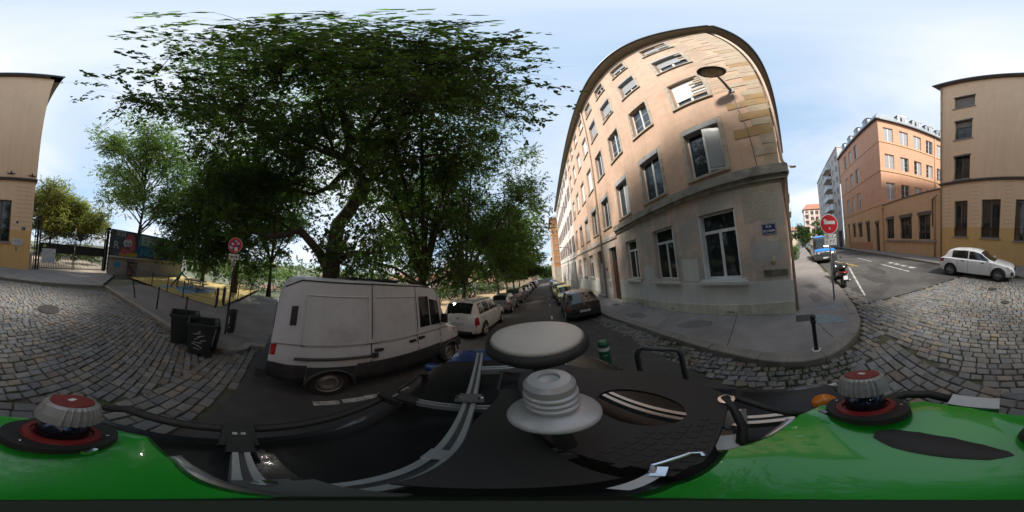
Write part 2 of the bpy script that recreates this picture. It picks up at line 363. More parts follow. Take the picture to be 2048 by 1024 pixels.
def lay(test, ang, x0, x1, y0, y1, dv, lmin, lmax, ztop=0.0, curve=0.0, jit=0.011, warm=False):
    ca, sa = math.cos(R(ang)), math.sin(R(ang)); cx, cy = (x0+x1)/2, (y0+y1)/2; rad = math.hypot(x1-x0, y1-y0)/2+0.5
    k = int(rad/dv)+1
    for iv in range(-k, k+1):
        v = iv*dv; u = -rad+rng.uniform(0, lmax)
        while u < rad:
            l = rng.uniform(lmin, lmax); gp = rng.uniform(0.008, 0.02)
            uc, vc = u+l/2, v
            vv = vc+curve*math.sin(uc*0.55+1.1)*0.35
            x, y = cx+uc*ca-vv*sa, cy+uc*sa+vv*ca
            if x0 <= x <= x1 and y0 <= y <= y1 and test(x, y):
                hl, hv = (l-gp)/2, (dv-rng.uniform(0.012, 0.024))/2
                cs = []
                for a, b_ in ((-hl, -hv), (hl, -hv), (hl, hv), (-hl, hv)):
                    a += rng.uniform(-jit, jit); b_ += rng.uniform(-jit, jit)
                    uu = uc+a; v2 = vc+b_+curve*math.sin(uu*0.55+1.1)*0.35
                    cs.append((cx+uu*ca-v2*sa, cy+uu*sa+v2*ca))
                setts.append((cs, ztop+rng.uniform(-0.007, 0.007), rng.uniform(0.012, 0.022), (x, y)))
            u += l
field = lambda x, y: in_main(x, y) and y < -1.55-0.1*math.sin(x) and side_of_kerb(x, y) > 0.5 and x > kerbl_x(y)+0.42
apron = lambda x, y: in_main(x, y) and y >= -1.55-0.1*math.sin(x) and side_of_kerb(x, y) > 0.5
lay(field, 27, -5, 4.7, -8.6, -1.3, 0.15, 0.15, 0.24, curve=0.5, jit=.013)
lay(apron, 3, -5, 2.6, -1.75, -0.3, 0.158, 0.17, 0.27)
lay(lambda x, y: in_main(x, y) and kerbl_x(y)+0.02 < x <= kerbl_x(y)+0.42, 92, -5, -3, -8.6, -0.3, 0.135, 0.13, 0.22)
def ring_gutter(x, y): return side_of_kerb(x, y) <= 0.5 and (in_main(x, y) or in_gutter(x, y))
lay(lambda x, y: ring_gutter(x, y) and y < -0.75, 20, 1.9, 4.65, -2.6, -0.75, 0.14, 0.13, 0.2)
lay(lambda x, y: (ring_gutter(x, y) or in_gutter(x, y)) and y >= -0.75, 98, 1.3, 3.0, -0.75, 8.0, 0.13, 0.11, 0.19, jit=0.02)
lay(lambda x, y: 4.67 < x < 7.5 and -2.05+0.1*(x-4.67) < y < -1.52 and side_of_kerb(x, y) > 0.04, 15, 4.6, 7.6, -2.2, -1.4, 0.13, 0.12, 0.19, ztop=0.012)
order = sorted(range(len(setts)), key=lambda i: (0 if math.hypot(*setts[i][3]) > 0.95 else 9) + math.hypot(*setts[i][3]))
rest = MB()
for n_, i in enumerate(order):
    cs, zt, ins, (x, y) = setts[i]; vs, fs, c = sett(cs, zt, ins, rng)
    if n_ < 300:
        b = MB(); b.add(vs, fs, tint_of(rng)); b.build('cobble', SETT, cobbled, loc=(c[0], c[1], zf(*c)))
    else: rest.add(vs, fs, tint_of(rng))
rest.build('cobble_paving', SETT, cobbled, kind='stuff')
# manhole covers
for (mx, my, mr), lab in zip(MANHOLES, ('large round iron manhole cover in the cobbles before the barred gate', 'small round iron valve cover in the cobbles near the white hatchback', 'smallest round iron valve cover in the cobbles, nearest the camera')):
    z = zf(mx, my); root = empty('manhole_cover', (mx, my, z), label=lab, cat='manhole cover')
    b = MB(); b.lathe([(0, .004), (mr*.93, .004), (mr*.95, -.004), (mr, -.004), (mr, .007), (mr+.03, .005), (mr+.03, -.05)], 32, (mx, my, z)); b.build('cover_frame', IRON, root, smooth=False)
    b = MB()
    if mr > .2:
        for rr, kk in ((.10, 8), (.19, 14), (.28, 20)):
            for q in range(kk):
                a = 2*math.pi*q/kk; b.box((mx+rr*math.cos(a), my+rr*math.sin(a), z+.007), (.035, .022, .012), a)
        b.build('tread_studs', IRON, root, kind='stuff')
    b = MB(); b.lathe([(mr+.032, -.02), (mr+.10, -.004), (mr+.115, -.04)], 26, (mx, my, z)); b.build('collar', PAVEL, root)

# ---- kerb stones and pavements
def kerb_stones(parent, line, side, w=0.24, step=1.0, h=0.13, gap=0.012):
    # resample
    pts = [Vector((p[0], p[1], 0)) for p in line]; d = [0]
    for a, b_ in zip(pts, pts[1:]): d.append(d[-1]+(b_-a).length)
    def at(t):
        for i in range(len(pts)-1):
            if t <= d[i+1]+1e-9:
                q = (t-d[i])/(d[i+1]-d[i]); return pts[i].lerp(pts[i+1], q)
        return pts[-1]
    def nrm(t):
        a = at(max(0, t-.15)); b_ = at(min(d[-1], t+.15)); v = (b_-a).normalized(); return Vector((v.y, -v.x, 0))*side
    t = 0; rg = random.Random(len(line))
    while t < d[-1]-.2:
        l = min(step*rg.uniform(.85, 1.15), d[-1]-t); m = 3 if l < 1.5 else 2; vs = []; hh = h+rg.uniform(-.006, .006)
        for i in range(m+1):
            tt = t+gap/2+(l-gap)*i/m; p = at(tt); n = nrm(tt)
            for off, z in ((0, -.08), (.0, hh-.022), (.018, hh), (w, hh+.004), (w, -.08)):
                q = p+n*off; vs.append((q.x, q.y, zf(q.x, q.y)+z))
        fs = []
        for i in range(m):
            for j in range(5):
                k2 = (j+1) % 5; fs.append((i*5+j, i*5+k2, (i+1)*5+k2, (i+1)*5+j))
        fs += [(4, 3, 2, 1, 0), tuple(m*5+j for j in range(5))]
        c = at(t+l/2); b = MB(); b.add(vs, fs); o = b.build('kerb_stone', KERB, parent, loc=(c.x, c.y, zf(c.x, c.y)))
        t += l
def offset_line(line, w, side):
    out = []
    for i, p in enumerate(line):
        a = line[max(i-1, 0)]; b_ = line[min(i+1, len(line)-1)]; v = Vector((b_[0]-a[0], b_[1]-a[1])).normalized()
        out.append((p[0]+v.y*side*w, p[1]-v.x*side*w))
    return out
# right pavement round the corner building
KR = [(2.56, 82), (2.56, 60), (2.56, 45), (2.56, 34), (2.56, 26), (2.56, 20), (2.56, 16)]+KERB_R
inner = offset_line(KR, 0.2, -1)
wallp = []
for (x, y) in inner:
    if y > 0.36: wallp.append((4.6, y))
    else: wallp.append(None)
wallp = [(4.6, p[1]) if p[1] > 1.9 else None for p in inner]
k0 = [i for i, p in enumerate(wallp) if p is None][0]; m_ = len(inner)-k0
fan = []
for i in range(k0, len(inner)):
    x, y = inner[i]
    if x < 4.6: t = (i-k0)/max(1, sum(1 for q in inner[k0:] if q[0] < 4.6)); fan.append((4.6, 1.9-1.5*min(1, t*1.15)))
    else: fan.append((max(4.6, x), 0.40+0.06*(x-4.6)))
b = MB(); strip(b, inner, [p for p in wallp if p]+fan, 0.128, 6)
pav_r = b.build('corner_pavement', PAVE, smooth=True); tag(pav_r, kind='structure')
kerb_stones(pav_r, [(2.56, 40)]+KERB_R[:22], -1, 0.24)
# asphalt joints in the right pavement
b = MB()
for p, q in (((4.3, 2.05), (2.75, 1.62)), ((4.3, 4.6), (3.0, 4.1)), ((4.3, 7.6), (2.85, 7.0)), ((4.2, -.05), (3.0, -.45))):
    dx, dy = q[0]-p[0], q[1]-p[1]; l = math.hypot(dx, dy); nx, ny = -dy/l*.009, dx/l*.009
    b.add([(x, y, zf(x, y)+.1325) for x, y in ((p[0]-nx, p[1]-ny), (q[0]-nx, q[1]-ny), (q[0]+nx, q[1]+ny), (p[0]+nx, p[1]+ny))], [(0, 1, 2, 3)])
b.build('pavement_joint', M('joint_tar', (0.05, 0.047, 0.044), 0.9), pav_r)
# blue-grey tactile slab and covers in the pavement at the crossing
def quad_on(name, pts, dz, mat, parent):
    b = MB(); n = len(pts); vs = [(x, y, zf(x, y)+dz) for x, y in pts]+[(x, y, zf(x, y)+dz-.05) for x, y in pts]
    b.add(vs, [tuple(range(n))]+[(i, n+i, n+(i+1) % n, (i+1) % n) for i in range(n)]); return b.build(name, mat, parent)
quad_on('tactile_slab', [(4.62, -.22), (3.72, -.12), (3.55, -.86), (4.78, -.98)], .1335, M('slab_blue_grey', (.20, .235, .26), .85, .15, 6, .2, 150), pav_r)
quad_on('chamber_cover', [(4.22, .32), (3.86, .30), (3.86, -.10), (4.22, -.10)], .1335, IRON, pav_r)
quad_on('chamber_cover', [(3.95, 9.2), (3.65, 9.2), (3.65, 8.7), (3.95, 8.7)], .1335, IRON, pav_r)
# left pavement
KL = KERB_L+[(-4.66, -.2), (-4.66, 2), (-4.66, 6), (-4.66, 12), (-4.66, 20), (-4.66, 32), (-4.66, 48), (-4.66, 70)]
inn = offset_line(KL, 0.18, -1)
out = []
for (x, y) in inn:
    if y < -2.9: out.append((-8.35+(-3.4-y)*-.08, y))
    elif y < .3: out.append((-13.5, y+.1))
    else: out.append((-6.9, y))
out[0] = (-7.8, -9.6)
b = MB(); strip(b, inn, out, 0.126, 8)
# tongue of pavement running left beside the playground
strip(b, [(-7.2, -3.1), (-9.5, -2.95), (-13.5, -2.7)], [(-7.2, .55), (-9.5, .7), (-13.5, .9)], 0.124, 5)
pav_l = b.build('park_pavement', PAVEL, smooth=True); tag(pav_l, kind='structure')
kerb_stones(pav_l, KERB_L+[(-4.66, 8)], -1, 0.2)
# park gravel strip
b = MB(); yy2 = [.6, 2, 4, 7, 10, 14, 19, 25, 32, 40]
strip(b, [(-6.9, y) for y in yy2], [(-15.5, y) for y in yy2], 0.10, 6)
tag(b.build('park_path', SOIL, smooth=True), kind='structure')
# far pavement below the yellow building
KF = [(4.0*7, -8.95), (17, -8.9), (11, -8.8), (7.5, -8.72), (4, -8.68), (1.5, -8.72), (-1.07, -8.95), (-3.2, -9.25), (-4.66, -9.45)]
inf = offset_line(KF, .2, -1)
b = MB(); strip(b, inf, [(28, -10.2), (17, -11.2), (11, -11.4), (7.5, -11.6), (4, -12), (1.5, -12.3), (-1.0, -13.6), (-4.2, -14.2), (-8.2, -14.2)], .127, 6)
strip(b, [(150, -8.95), (28, -8.95)], [(150, -9.6), (28, -10.2)], .127, 3)
pav_f = b.build('far_pavement', PAVE, smooth=True); tag(pav_f, kind='structure')
kerb_stones(pav_f, KF, -1, .2, 1.1)
# forecourt behind the gate
b = MB(); strip(b, [(.3, -13.2), (1.5, -20), (2.5, -34)], [(-8.2, -14.2), (-9, -20), (-9, -34)], .13, 4)
tag(b.build('forecourt', M('forecourt_sand', (.36, .31, .25), .95, .12, 1.5, .1, 200), smooth=True), kind='structure')
# playground surface
b = MB(); strip(b, [(-8.15, -3.35), (-8.3, -6), (-8.55, -9.2), (-8.7, -12.8)], [(-17.5, -3.0), (-17.5, -6), (-17.5, -9.2), (-17.5, -12.6)], .131, 6)
play = b.build('playground_surface', PLAY, smooth=True); tag(play, kind='structure')
pts = [(-11.3+2.1*math.cos(a)*(1+.18*math.sin(3*a)), -7.0+1.45*math.sin(a)*(1+.15*math.cos(2*a+1))) for a in [2*math.pi*i/28 for i in range(28)]]
b = MB(); b.add([(x, y, zf(x, y)+.136) for x, y in pts], [tuple(range(28))]); b.build('blue_patch', PLAYB, play)
pts = [(-9.6+.7*math.cos(a), -8.6+.42*math.sin(a)) for a in [2*math.pi*i/20 for i in range(20)]]
b = MB(); b.add([(x, y, zf(x, y)+.136) for x, y in pts], [tuple(range(20))]); b.build('blue_patch', PLAYB, play)
# painted markings
def mark(pts, mat, name='road_marking', dz=.003):
    b = MB(); n = len(pts)
    b.add([(x, y, zf(x, y)+dz) for x, y in pts], [tuple(range(n))]); o = b.build(name, mat); tag(o, kind='structure'); return o
mark([(5.25, -2.04), (5.38, -2.14), (11.45, -3.42), (11.4, -3.28)], PAINTW)
mark([(7.6, -5.80), (7.6, -5.93), (11.2, -5.93), (11.2, -5.80)], PAINTW)
mark([(13.0, -5.85), (13.0, -5.98), (16.4, -5.9), (16.4, -5.77)], PAINTW)
for k in range(4): mark([(8.2+k*.9, -6.6), (8.2+k*.9, -6.95), (8.75+k*.9, -6.95), (8.75+k*.9, -6.6)], PAINTW)
mark([(11.6, -4.05), (11.6, -4.17), (15.5, -3.2), (15.5, -3.08)], PAINTY)
mark([(11.5, -4.15), (11.62, -4.15), (12.3, -3.0), (12.18, -3.0)], PAINTY)
for k in range(5): mark([(12.4+k*.8, -3.95+k*.2), (12.4+k*.8, -4.07+k*.2), (12.85+k*.8, -3.96+k*.2), (12.85+k*.8, -3.84+k*.2)], PAINTY)
for (u, w_) in ((.55, .10), (.95, .10), (1.3, .26), (1.75, .10)):
    mark([(-2.36, u), (-2.24, u), (-2.22, u+w_+.25), (-2.34, u+w_+.25)], PAINTW)
mark([(-2.06, 1.0), (-2.0, 1.0), (-2.0, 2.2), (-2.06, 2.2)], PAINTW)
wl = [(1.30, 1.75), (1.42, 1.35), (1.53, .9), (1.66, .45), (1.76, 0), (1.8, -.25)]
b = MB(); strip(b, wl, [(x+.07, y+.02) for x, y in wl], .004, 1); tag(b.build('edge_line', PAINTW), kind='structure')
for yv in (9.0, 13.5, 18, 23, 29): mark([(.05, yv), (.15, yv), (.15, yv+.9), (.05, yv+.9)], PAINTW)

PATCH = M('asphalt_repair', (.05, .049, .048), .9, .2, 5, .3, 200); PATCH2 = M('pavement_repair', (.17, .16, .155), .9, .15, 4, .3, 200)
def blob(cx, cy, a, c, rz, mat, name, dz, seed):
    rg = random.Random(seed); n = 22; pts = []
    for i in range(n):
        t = 2*math.pi*i/n; r_ = 1+rg.uniform(-.18, .18); x, y = a*r_*math.cos(t), c*r_*math.sin(t); pts.append((cx+x*math.cos(rz)-y*math.sin(rz), cy+x*math.sin(rz)+y*math.cos(rz)))
    return mark(pts, mat, name, dz)
blob(7.2, -3.5, 1.1, .35, .2, PATCH, 'asphalt_patch', .002, 1); blob(9.5, -4.6, 1.6, .3, -.1, PATCH, 'asphalt_patch', .002, 2); blob(.6, 5.2, .5, 1.3, .1, PATCH, 'asphalt_patch', .001, 3)
blob(3.6, 3.1, .3, .5, .3, PATCH2, 'pavement_patch', .1315, 4); blob(5.6, -.35, .5, .22, .1, PATCH2, 'pavement_patch', .1315, 5); blob(3.35, 6.0, .28, .6, .1, PATCH2, 'pavement_patch', .1315, 6)
# ---- moss, grass and fallen leaves
def tufts(name, spots, mat, hmin, hmax, n, spread, label, cat, zoff=0.0):
    b = MB(); rg = random.Random(len(spots)*7+n)
    for (x, y) in spots:
        for k in range(n):
            px, py = x+rg.gauss(0, spread), y+rg.gauss(0, spread); a = rg.uniform(0, 6.28); h = rg.uniform(hmin, hmax); w = rg.uniform(.003, .008)
            z = zf(px, py)+zoff-.015; lx, ly = math.cos(a)*h*.6, math.sin(a)*h*.6; t = rg.uniform(.6, 1.3)
            b.add([(px-w*math.sin(a), py+w*math.cos(a), z), (px+w*math.sin(a), py-w*math.cos(a), z), (px+lx, py+ly, z+h)], [(0, 1, 2)], (t, t, t*.9))
    o = b.build(name, mat); tag(o, label, cat, kind='stuff'); return o
GRASSM = leaf_mat('grass_blades', (.055, .085, .022), (.06, .11, .02))
sp = []
for k in range(520):
    y = rng.uniform(-.6, 4.6); s_ = rng.uniform(.03, .6); i = min(range(len(KERB_R)), key=lambda q: abs(KERB_R[q][1]-y) if q < 16 else 99)
    x = lerp_tab(sorted([(p[1], p[0]) for p in KERB_R[:14]]), y)-s_
    if math.sin(y*2.3+s_*5)+rng.uniform(-.5, .5) > .1 and s_ < .58: sp.append((x, y))
for k in range(620):
    x, y = rng.uniform(-4.4, 4.6), rng.uniform(-8, -.8)
    if in_main(x, y) and (x > 1.2 or rng.random() < .35): sp.append((x, y))
tufts('joint_grass', sp, GRASSM, .02, .055, 16, .045, 'green moss and grass growing in the joints of the setts', 'grass')
sp = [(4.38-abs(rng.gauss(0, .03)), rng.uniform(.4, 9)) for k in range(140)]+[(rng.uniform(-4.8, -4.4), rng.uniform(-8, -2)) for k in range(30)]
tufts('wall_weeds', sp, GRASSM, .02, .06, 10, .03, 'thin weeds growing along the foot of the corner building', 'weeds', .13)
DRYL = leaf_mat('fallen_leaf', (.34, .27, .06), (.2, .16, .03))
b = MB()
for k in range(420):
    if k < 260: y = rng.uniform(-8.4, -1); x = kerbl_x(y)+abs(rng.gauss(0, .25))+.03
    else: x, y = rng.uniform(-4, 4), rng.uniform(-8, -.7)
    if not (kerbl_x(y) < x < 4.4) or side_of_kerb(x, y) < .05: continue
    a = rng.uniform(0, 6.28); l = rng.uniform(.018, .034); z = zf(x, y)+.014; c, s_ = math.cos(a)*l, math.sin(a)*l; t = rng.uniform(.35, 1.2)
    b.add([(x-c, y-s_, z), (x+s_*.5, y-c*.5, z+.006), (x+c, y+s_, z+.002), (x-s_*.5, y+c*.5, z+.004)], [(0, 1, 2, 3)], (t, t*.9, t))
tag(b.build('fallen_leaves', DRYL), 'scattered yellow fallen leaves along the kerb and on the cobbles', 'leaves', kind='stuff')
# ------------------------------------------------------------------ buildings
STONE = M('stone_trim', (0.46, 0.40, 0.32), 0.9, 0.2, 5, 0.25, 70, col2=(0.22, 0.19, 0.15), scale2=1.6, c2=(0.5, 0.72))
STONED = M('stone_weathered', (0.37, 0.335, 0.285), 0.9, 0.25, 4, 0.35, 50, col2=(0.17, 0.155, 0.14), scale2=1.4, c2=(0.48, 0.66))
WHITEP = M('white_joinery', (0.70, 0.70, 0.69), 0.45, 0.05, 3, spec=0.4)
WHITES = M('white_shutter', (0.74, 0.75, 0.75), 0.5, 0.04, 3)
GREYS = M('grey_roller', (0.37, 0.37, 0.38), 0.5, 0.08, 3)
DARKW = M('dark_joinery', (0.075, 0.062, 0.055), 0.5, 0.2, 6)
GLASS = glass_mat('window_glass'); GLASSB = glass_mat('window_glass_bluish', (0.03, 0.042, 0.055)); CURT = glass_mat('window_glass_curtained', (0.36, 0.37, 0.38), 0.18, spec=0.4)
ZINC = M('zinc_sheet', (0.30, 0.33, 0.36), 0.45, 0.12, 2, metal=0.35, rvar=0.1)
GUTTER = M('gutter_metal', (0.10, 0.105, 0.115), 0.45, 0.2, 4, metal=0.4)
SOFFIT = M('soffit_boards', (0.27, 0.235, 0.19), 0.8, 0.22, 3)
TILE = M('roof_tiles', (0.36, 0.165, 0.10), 0.85, 0.3, 6, 0.4, 30, col2=(0.20, 0.11, 0.08), scale2=2)
BLACKI = M('black_iron', (0.022, 0.022, 0.023), 0.5, 0.25, 12, metal=0.3)

def wall_open(b, F, u0, u1, z0, z1, ops, depth=0.18):
    us = sorted(set([u0, u1]+[v for o in ops for v in (o[0], o[1]) if u0 < v < u1])); zs = sorted(set([z0, z1]+[v for o in ops for v in (o[2], o[3]) if z0 < v < z1]))
    Pt = lambda u, d, z: F[0]+F[1]*u+F[2]*d+Vector((0, 0, z))
    fl = F[1].cross(Vector((0, 0, 1))).dot(F[2]) > 0
    def q(pts):
        b.add(pts, [(0, 1, 2, 3)] if fl else [(3, 2, 1, 0)])
    for i in range(len(us)-1):
        j = 0
        while j < len(zs)-1:
            um = (us[i]+us[i+1])/2
            def solid(jj):
                zm = (zs[jj]+zs[jj+1])/2; return not any(o[0] < um < o[1] and o[2] < zm < o[3] for o in ops)
            if not solid(j): j += 1; continue
            k = j
            while k+1 < len(zs)-1 and solid(k+1): k += 1
            q([Pt(us[i], 0, zs[j]), Pt(us[i+1], 0, zs[j]), Pt(us[i+1], 0, zs[k+1]), Pt(us[i], 0, zs[k+1])]); j = k+1
    for (a, c, e, f) in [o[:4] for o in ops]:
        q([Pt(a, 0, e), Pt(c, 0, e), Pt(c, -depth, e), Pt(a, -depth, e)]); q([Pt(a, -depth, f), Pt(c, -depth, f), Pt(c, 0, f), Pt(a, 0, f)])
        q([Pt(a, 0, e), Pt(a, -depth, e), Pt(a, -depth, f), Pt(a, 0, f)]); q([Pt(c, -depth, e), Pt(c, 0, e), Pt(c, 0, f), Pt(c, -depth, f)])
    return b
def window(bld, F, u0, u1, z0, z1, fm=WHITEP, pm=None, nx=2, transom=None, bars=0, depth=0.16, sill=STONE, surround=None, roller=0.0, rm=GREYS, box=False, shutters=None, sw=0.5, fw=0.06, simple=False, louv=True, grille=False):
    pm = pm or GLASS
    b = MB(); d0 = -depth
    b.fb(F, u0, u1, d0-.05, d0+.005, z0, z0+fw); b.fb(F, u0, u1, d0-.05, d0+.005, z1-fw, z1); b.fb(F, u0, u0+fw, d0-.05, d0+.003, z0, z1); b.fb(F, u1-fw, u1, d0-.05, d0+.003, z0, z1)
    w = (u1-u0)/nx
    for i in range(1, nx): b.fb(F, u0+w*i-fw*.75, u0+w*i+fw*.75, d0-.05, d0+.008, z0, transom or z1)
    if transom: b.fb(F, u0, u1, d0-.05, d0+.012, transom-.05, transom+.05)
    for i in range(nx):
        for k in range(1, bars+1):
            zz = z0+((transom or z1)-z0)*k/(bars+1); b.fb(F, u0+w*i, u0+w*(i+1), d0-.05, d0-.012, zz-.012, zz+.012)
    c = F[0]+F[1]*((u0+u1)/2)+Vector((0, 0, z0))
    win = b.build('window', fm, bld, loc=c)
    cells = [(u0+w*i, u0+w*(i+1), z0, transom or z1) for i in range(nx)]
    if transom: cells += [(u0+w*i, u0+w*(i+1), transom, z1) for i in range(nx)] if False else [(u0, u1, transom, z1)]
    if simple: cells = [(u0, u1, z0, z1)]
    for (a, e, f, h) in cells:
        b = MB(); b.fb(F, a+fw*.5, e-fw*.5, d0-.04, d0-.022, f+fw*.5, h-fw*.5)
        p = pm if not isinstance(pm, (list, tuple)) else random.choice(pm); b.build('pane', p, win)
    if sill: b = MB(); b.fb(F, u0-.13, u1+.13, -depth+.01, .085, z0-.09, z0+.004); b.build('sill', sill, win)
    if surround:
        b = MB(); s = .14
        b.fb(F, u0-s, u0-.001, -.01, .018, z0+.006, z1+s); b.fb(F, u1+.001, u1+s, -.01, .018, z0+.006, z1+s); b.fb(F, u0-.0005, u1+.0005, -.01, .017, z1+.001, z1+s)
        b.build('surround', surround, win)
    if roller > 0 or box:
        b = MB()
        zb = z1-(z1-z0)*max(roller, .0)
        if box: b.fb(F, u0+.01, u1-.01, -depth+.012, .05, z1-.2, z1-.004)
        if roller > 0:
            n = max(3, int((z1-zb)/.055)); hh = (z1-.02-zb)/n
            for i in range(n): b.fb(F, u0+.02, u1-.02, -depth+.014+.006*(i % 2), -depth+.032, zb+hh*i+.003, zb+hh*(i+1)-.003)
        b.build('roller_shutter', rm, win)
    if shutters:
        for sgn in (-1, 1):
            b = MB(); a, e = (u0-sw-.01, u0-.01) if sgn < 0 else (u1+.01, u1+sw+.01)
            b.fb(F, a, e, .02, .045, z0+.01, z0+.08); b.fb(F, a, e, .02, .045, z1-.08, z1-.01); b.fb(F, a, a+.06, .02, .046, z0+.01, z1-.01); b.fb(F, e-.06, e, .02, .046, z0+.01, z1-.01)
            if louv:
                n = 16
                for i in range(n): zz = z0+.1+(z1-z0-.2)*(i+.5)/n; b.fb(F, a+.05, e-.05, .022, .038, zz-.045, zz+.03)
            else: b.fb(F, a+.05, e-.05, .024, .038, z0+.05, z1-.05)
            b.build('shutter', shutters, win)
    if grille:
        b = MB(); n = 9
        for i in range(n): u = u0+.04+(u1-u0-.08)*i/(n-1); b.fb(F, u-.008, u+.008, -.06, -.044, z0+.02, z0+(z1-z0)*.28)
        for zz in (z0+.04, z0+(z1-z0)*.28): b.fb(F, u0+.01, u1-.01, -.064, -.040, zz-.01, zz+.01)
        b.build('window_guard', BLACKI, win)
    return win
def pipe(bld, pts, r, mat, name='drainpipe'):
    b = MB(); b.tube(pts, r, 10)
    n = max(2, int((Vector(pts[0])-Vector(pts[-1])).length/2.5))
    for i in range(1, n): p = Vector(pts[0]).lerp(Vector(pts[-1]), i/n); b.lathe([(r*1.35, -.025), (r*1.35, .025)], 10, p) if len(pts) == 2 else None
    o = b.build(name, mat, bld, smooth=True); return o

# ================================================= 1. corner apartment building
PINK = M('plaster_pink', (0.64, 0.43, 0.31), 0.92, 0.10, 2.5, 0.18, 45, col2=(0.55, 0.36, 0.255), scale2=0.55, c2=(0.48, 0.72), streak=0.14)
PINKG = M('plaster_pink_ground', (0.67, 0.50, 0.405), 0.92, 0.16, 2.0, 0.25, 45, col2=(0.50, 0.45, 0.40), scale2=0.85, c2=(0.47, 0.58), streak=0.22)
PLINTH = M('plinth_render', (0.68, 0.65, 0.61), 0.9, 0.08, 1.5, 0.15, 60, col2=(0.60, 0.57, 0.53), scale2=0.6, streak=0.15)
BASEC = M('base_render_cream', (0.60, 0.55, 0.45), 0.92, 0.14, 3, 0.25, 60, col2=(0.38, 0.34, 0.25), scale2=1.8, c2=(0.52, 0.7), streak=0.3)
QUOIN = M('quoin_stone', (0.45, 0.305, 0.165), 0.92, 0.22, 6, 0.35, 40, col2=(0.40, 0.24, 0.10), scale2=1.5, c2=(0.45, 0.62))
QUOINP = M('quoin_pale', (0.50, 0.40, 0.30), 0.92, 0.18, 6, 0.35, 40, col2=(0.42, 0.29, 0.17), scale2=1.5)
A = empty('apartment_building', (4.4, 11, zf(4.4, 11)), label='tall pink plaster apartment block curving round the street corner with white windows', cat='building')
FA = facade(4.4, 0, 90, -1)               # u = world Y, outward = -X
cols = [2.45+2.6*k for k in range(8)]
rows = [(4.95, 7.28), (9.02, 11.4), (13.36, 15.68), (17.3, 19.05)]
ops = []
for k, c in enumerate(cols):
    for (z0, z1) in rows: ops.append((c-.64, c+.64, z0, z1))
wb = MB(); wall_open(wb, FA, .36, 22.2, 4.45, 20.0, ops); wb.build('wall', PINK, A)
gops = [(1.75, 3.04, 1.48, 3.6), (4.25, 5.5, 1.48, 3.56), (6.8, 8.0, 1.47, 3.52), (9.3, 10.5, -.1, 3.5), (11.85, 13.05, -.1, 3.55), (14.5, 15.8, 1.25, 3.48), (17.1, 18.4, 1.25, 3.46), (19.7, 21.0, 1.2, 3.4)]
wb = MB(); wall_open(wb, FA, .36, 22.2, -2.2, 4.45, gops, .22); wb.build('ground_floor_wall', PINKG, A)
# upper windows
for k, c in enumerate(cols):
    for r_, (z0, z1) in enumerate(rows):
        u0, u1 = c-.64, c+.64
        if k == 7 and r_ == 0:
            window(A, FA, u0, u1, z0, z1, pm=[CURT], nx=1, roller=1.0, rm=M('blind_window_paint', (.47, .36, .28), .9)); continue
        ro, bx, rmt, pmv = 0.0, False, GREYS, [GLASS, GLASS, GLASSB]
        if r_ == 3:
            ro = [0.45, .35, .2, .5, 1, .8, 1, 1][k]; rmt = GREYS if k < 4 else WHITES
            pmv = [GLASS]
        elif r_ == 2:
            ro = [0.68, .62, .66, .72, 1, 1, 1, 1][k]; rmt = WHITES if k > 3 else GREYS; bx = k < 4; pmv = [GLASSB]
            if k == 0: ro = .52
        elif r_ == 1:
            ro = [.72, 0, 0, 0, 1, 1, 1, .5][k]; rmt = WHITES; pmv = [GLASSB]
        elif r_ == 0:
            bx = True; ro = .12 if k < 5 else 0; pmv = [GLASSB, CURT] if k else [GLASSB]
        window(A, FA, u0, u1, z0, z1, pm=pmv, nx=2, bars=2 if (r_ == 1 and k in (1, 2)) else 0, surround=STONE, roller=ro, rm=rmt, box=bx, depth=.18)
# one casement standing open in the first-floor window nearest the corner
b = MB(); o_ = FA[0]+Vector((0, 2.45-.62, 0)); ua = Vector((.82, .57, 0)).normalized(); na = Vector((-ua.y, ua.x, 0))
b.frame(Vector((4.55, 1.83, 0)), Vector((-.35, .94, 0)).normalized(), Vector((.94, .35, 0)).normalized(), Vector((0, 0, 1)), 0, .56, -.02, .02, 5.05, 7.0)
b.build('open_casement', WHITEP, A)
b = MB(); b.frame(Vector((4.53, 1.83, 0)), Vector((-.35, .94, 0)).normalized(), Vector((.94, .35, 0)).normalized(), Vector((0, 0, 1)), .06, .5, -.026, .026, 5.12, 6.92); b.build('open_casement_pane', CURT, A)
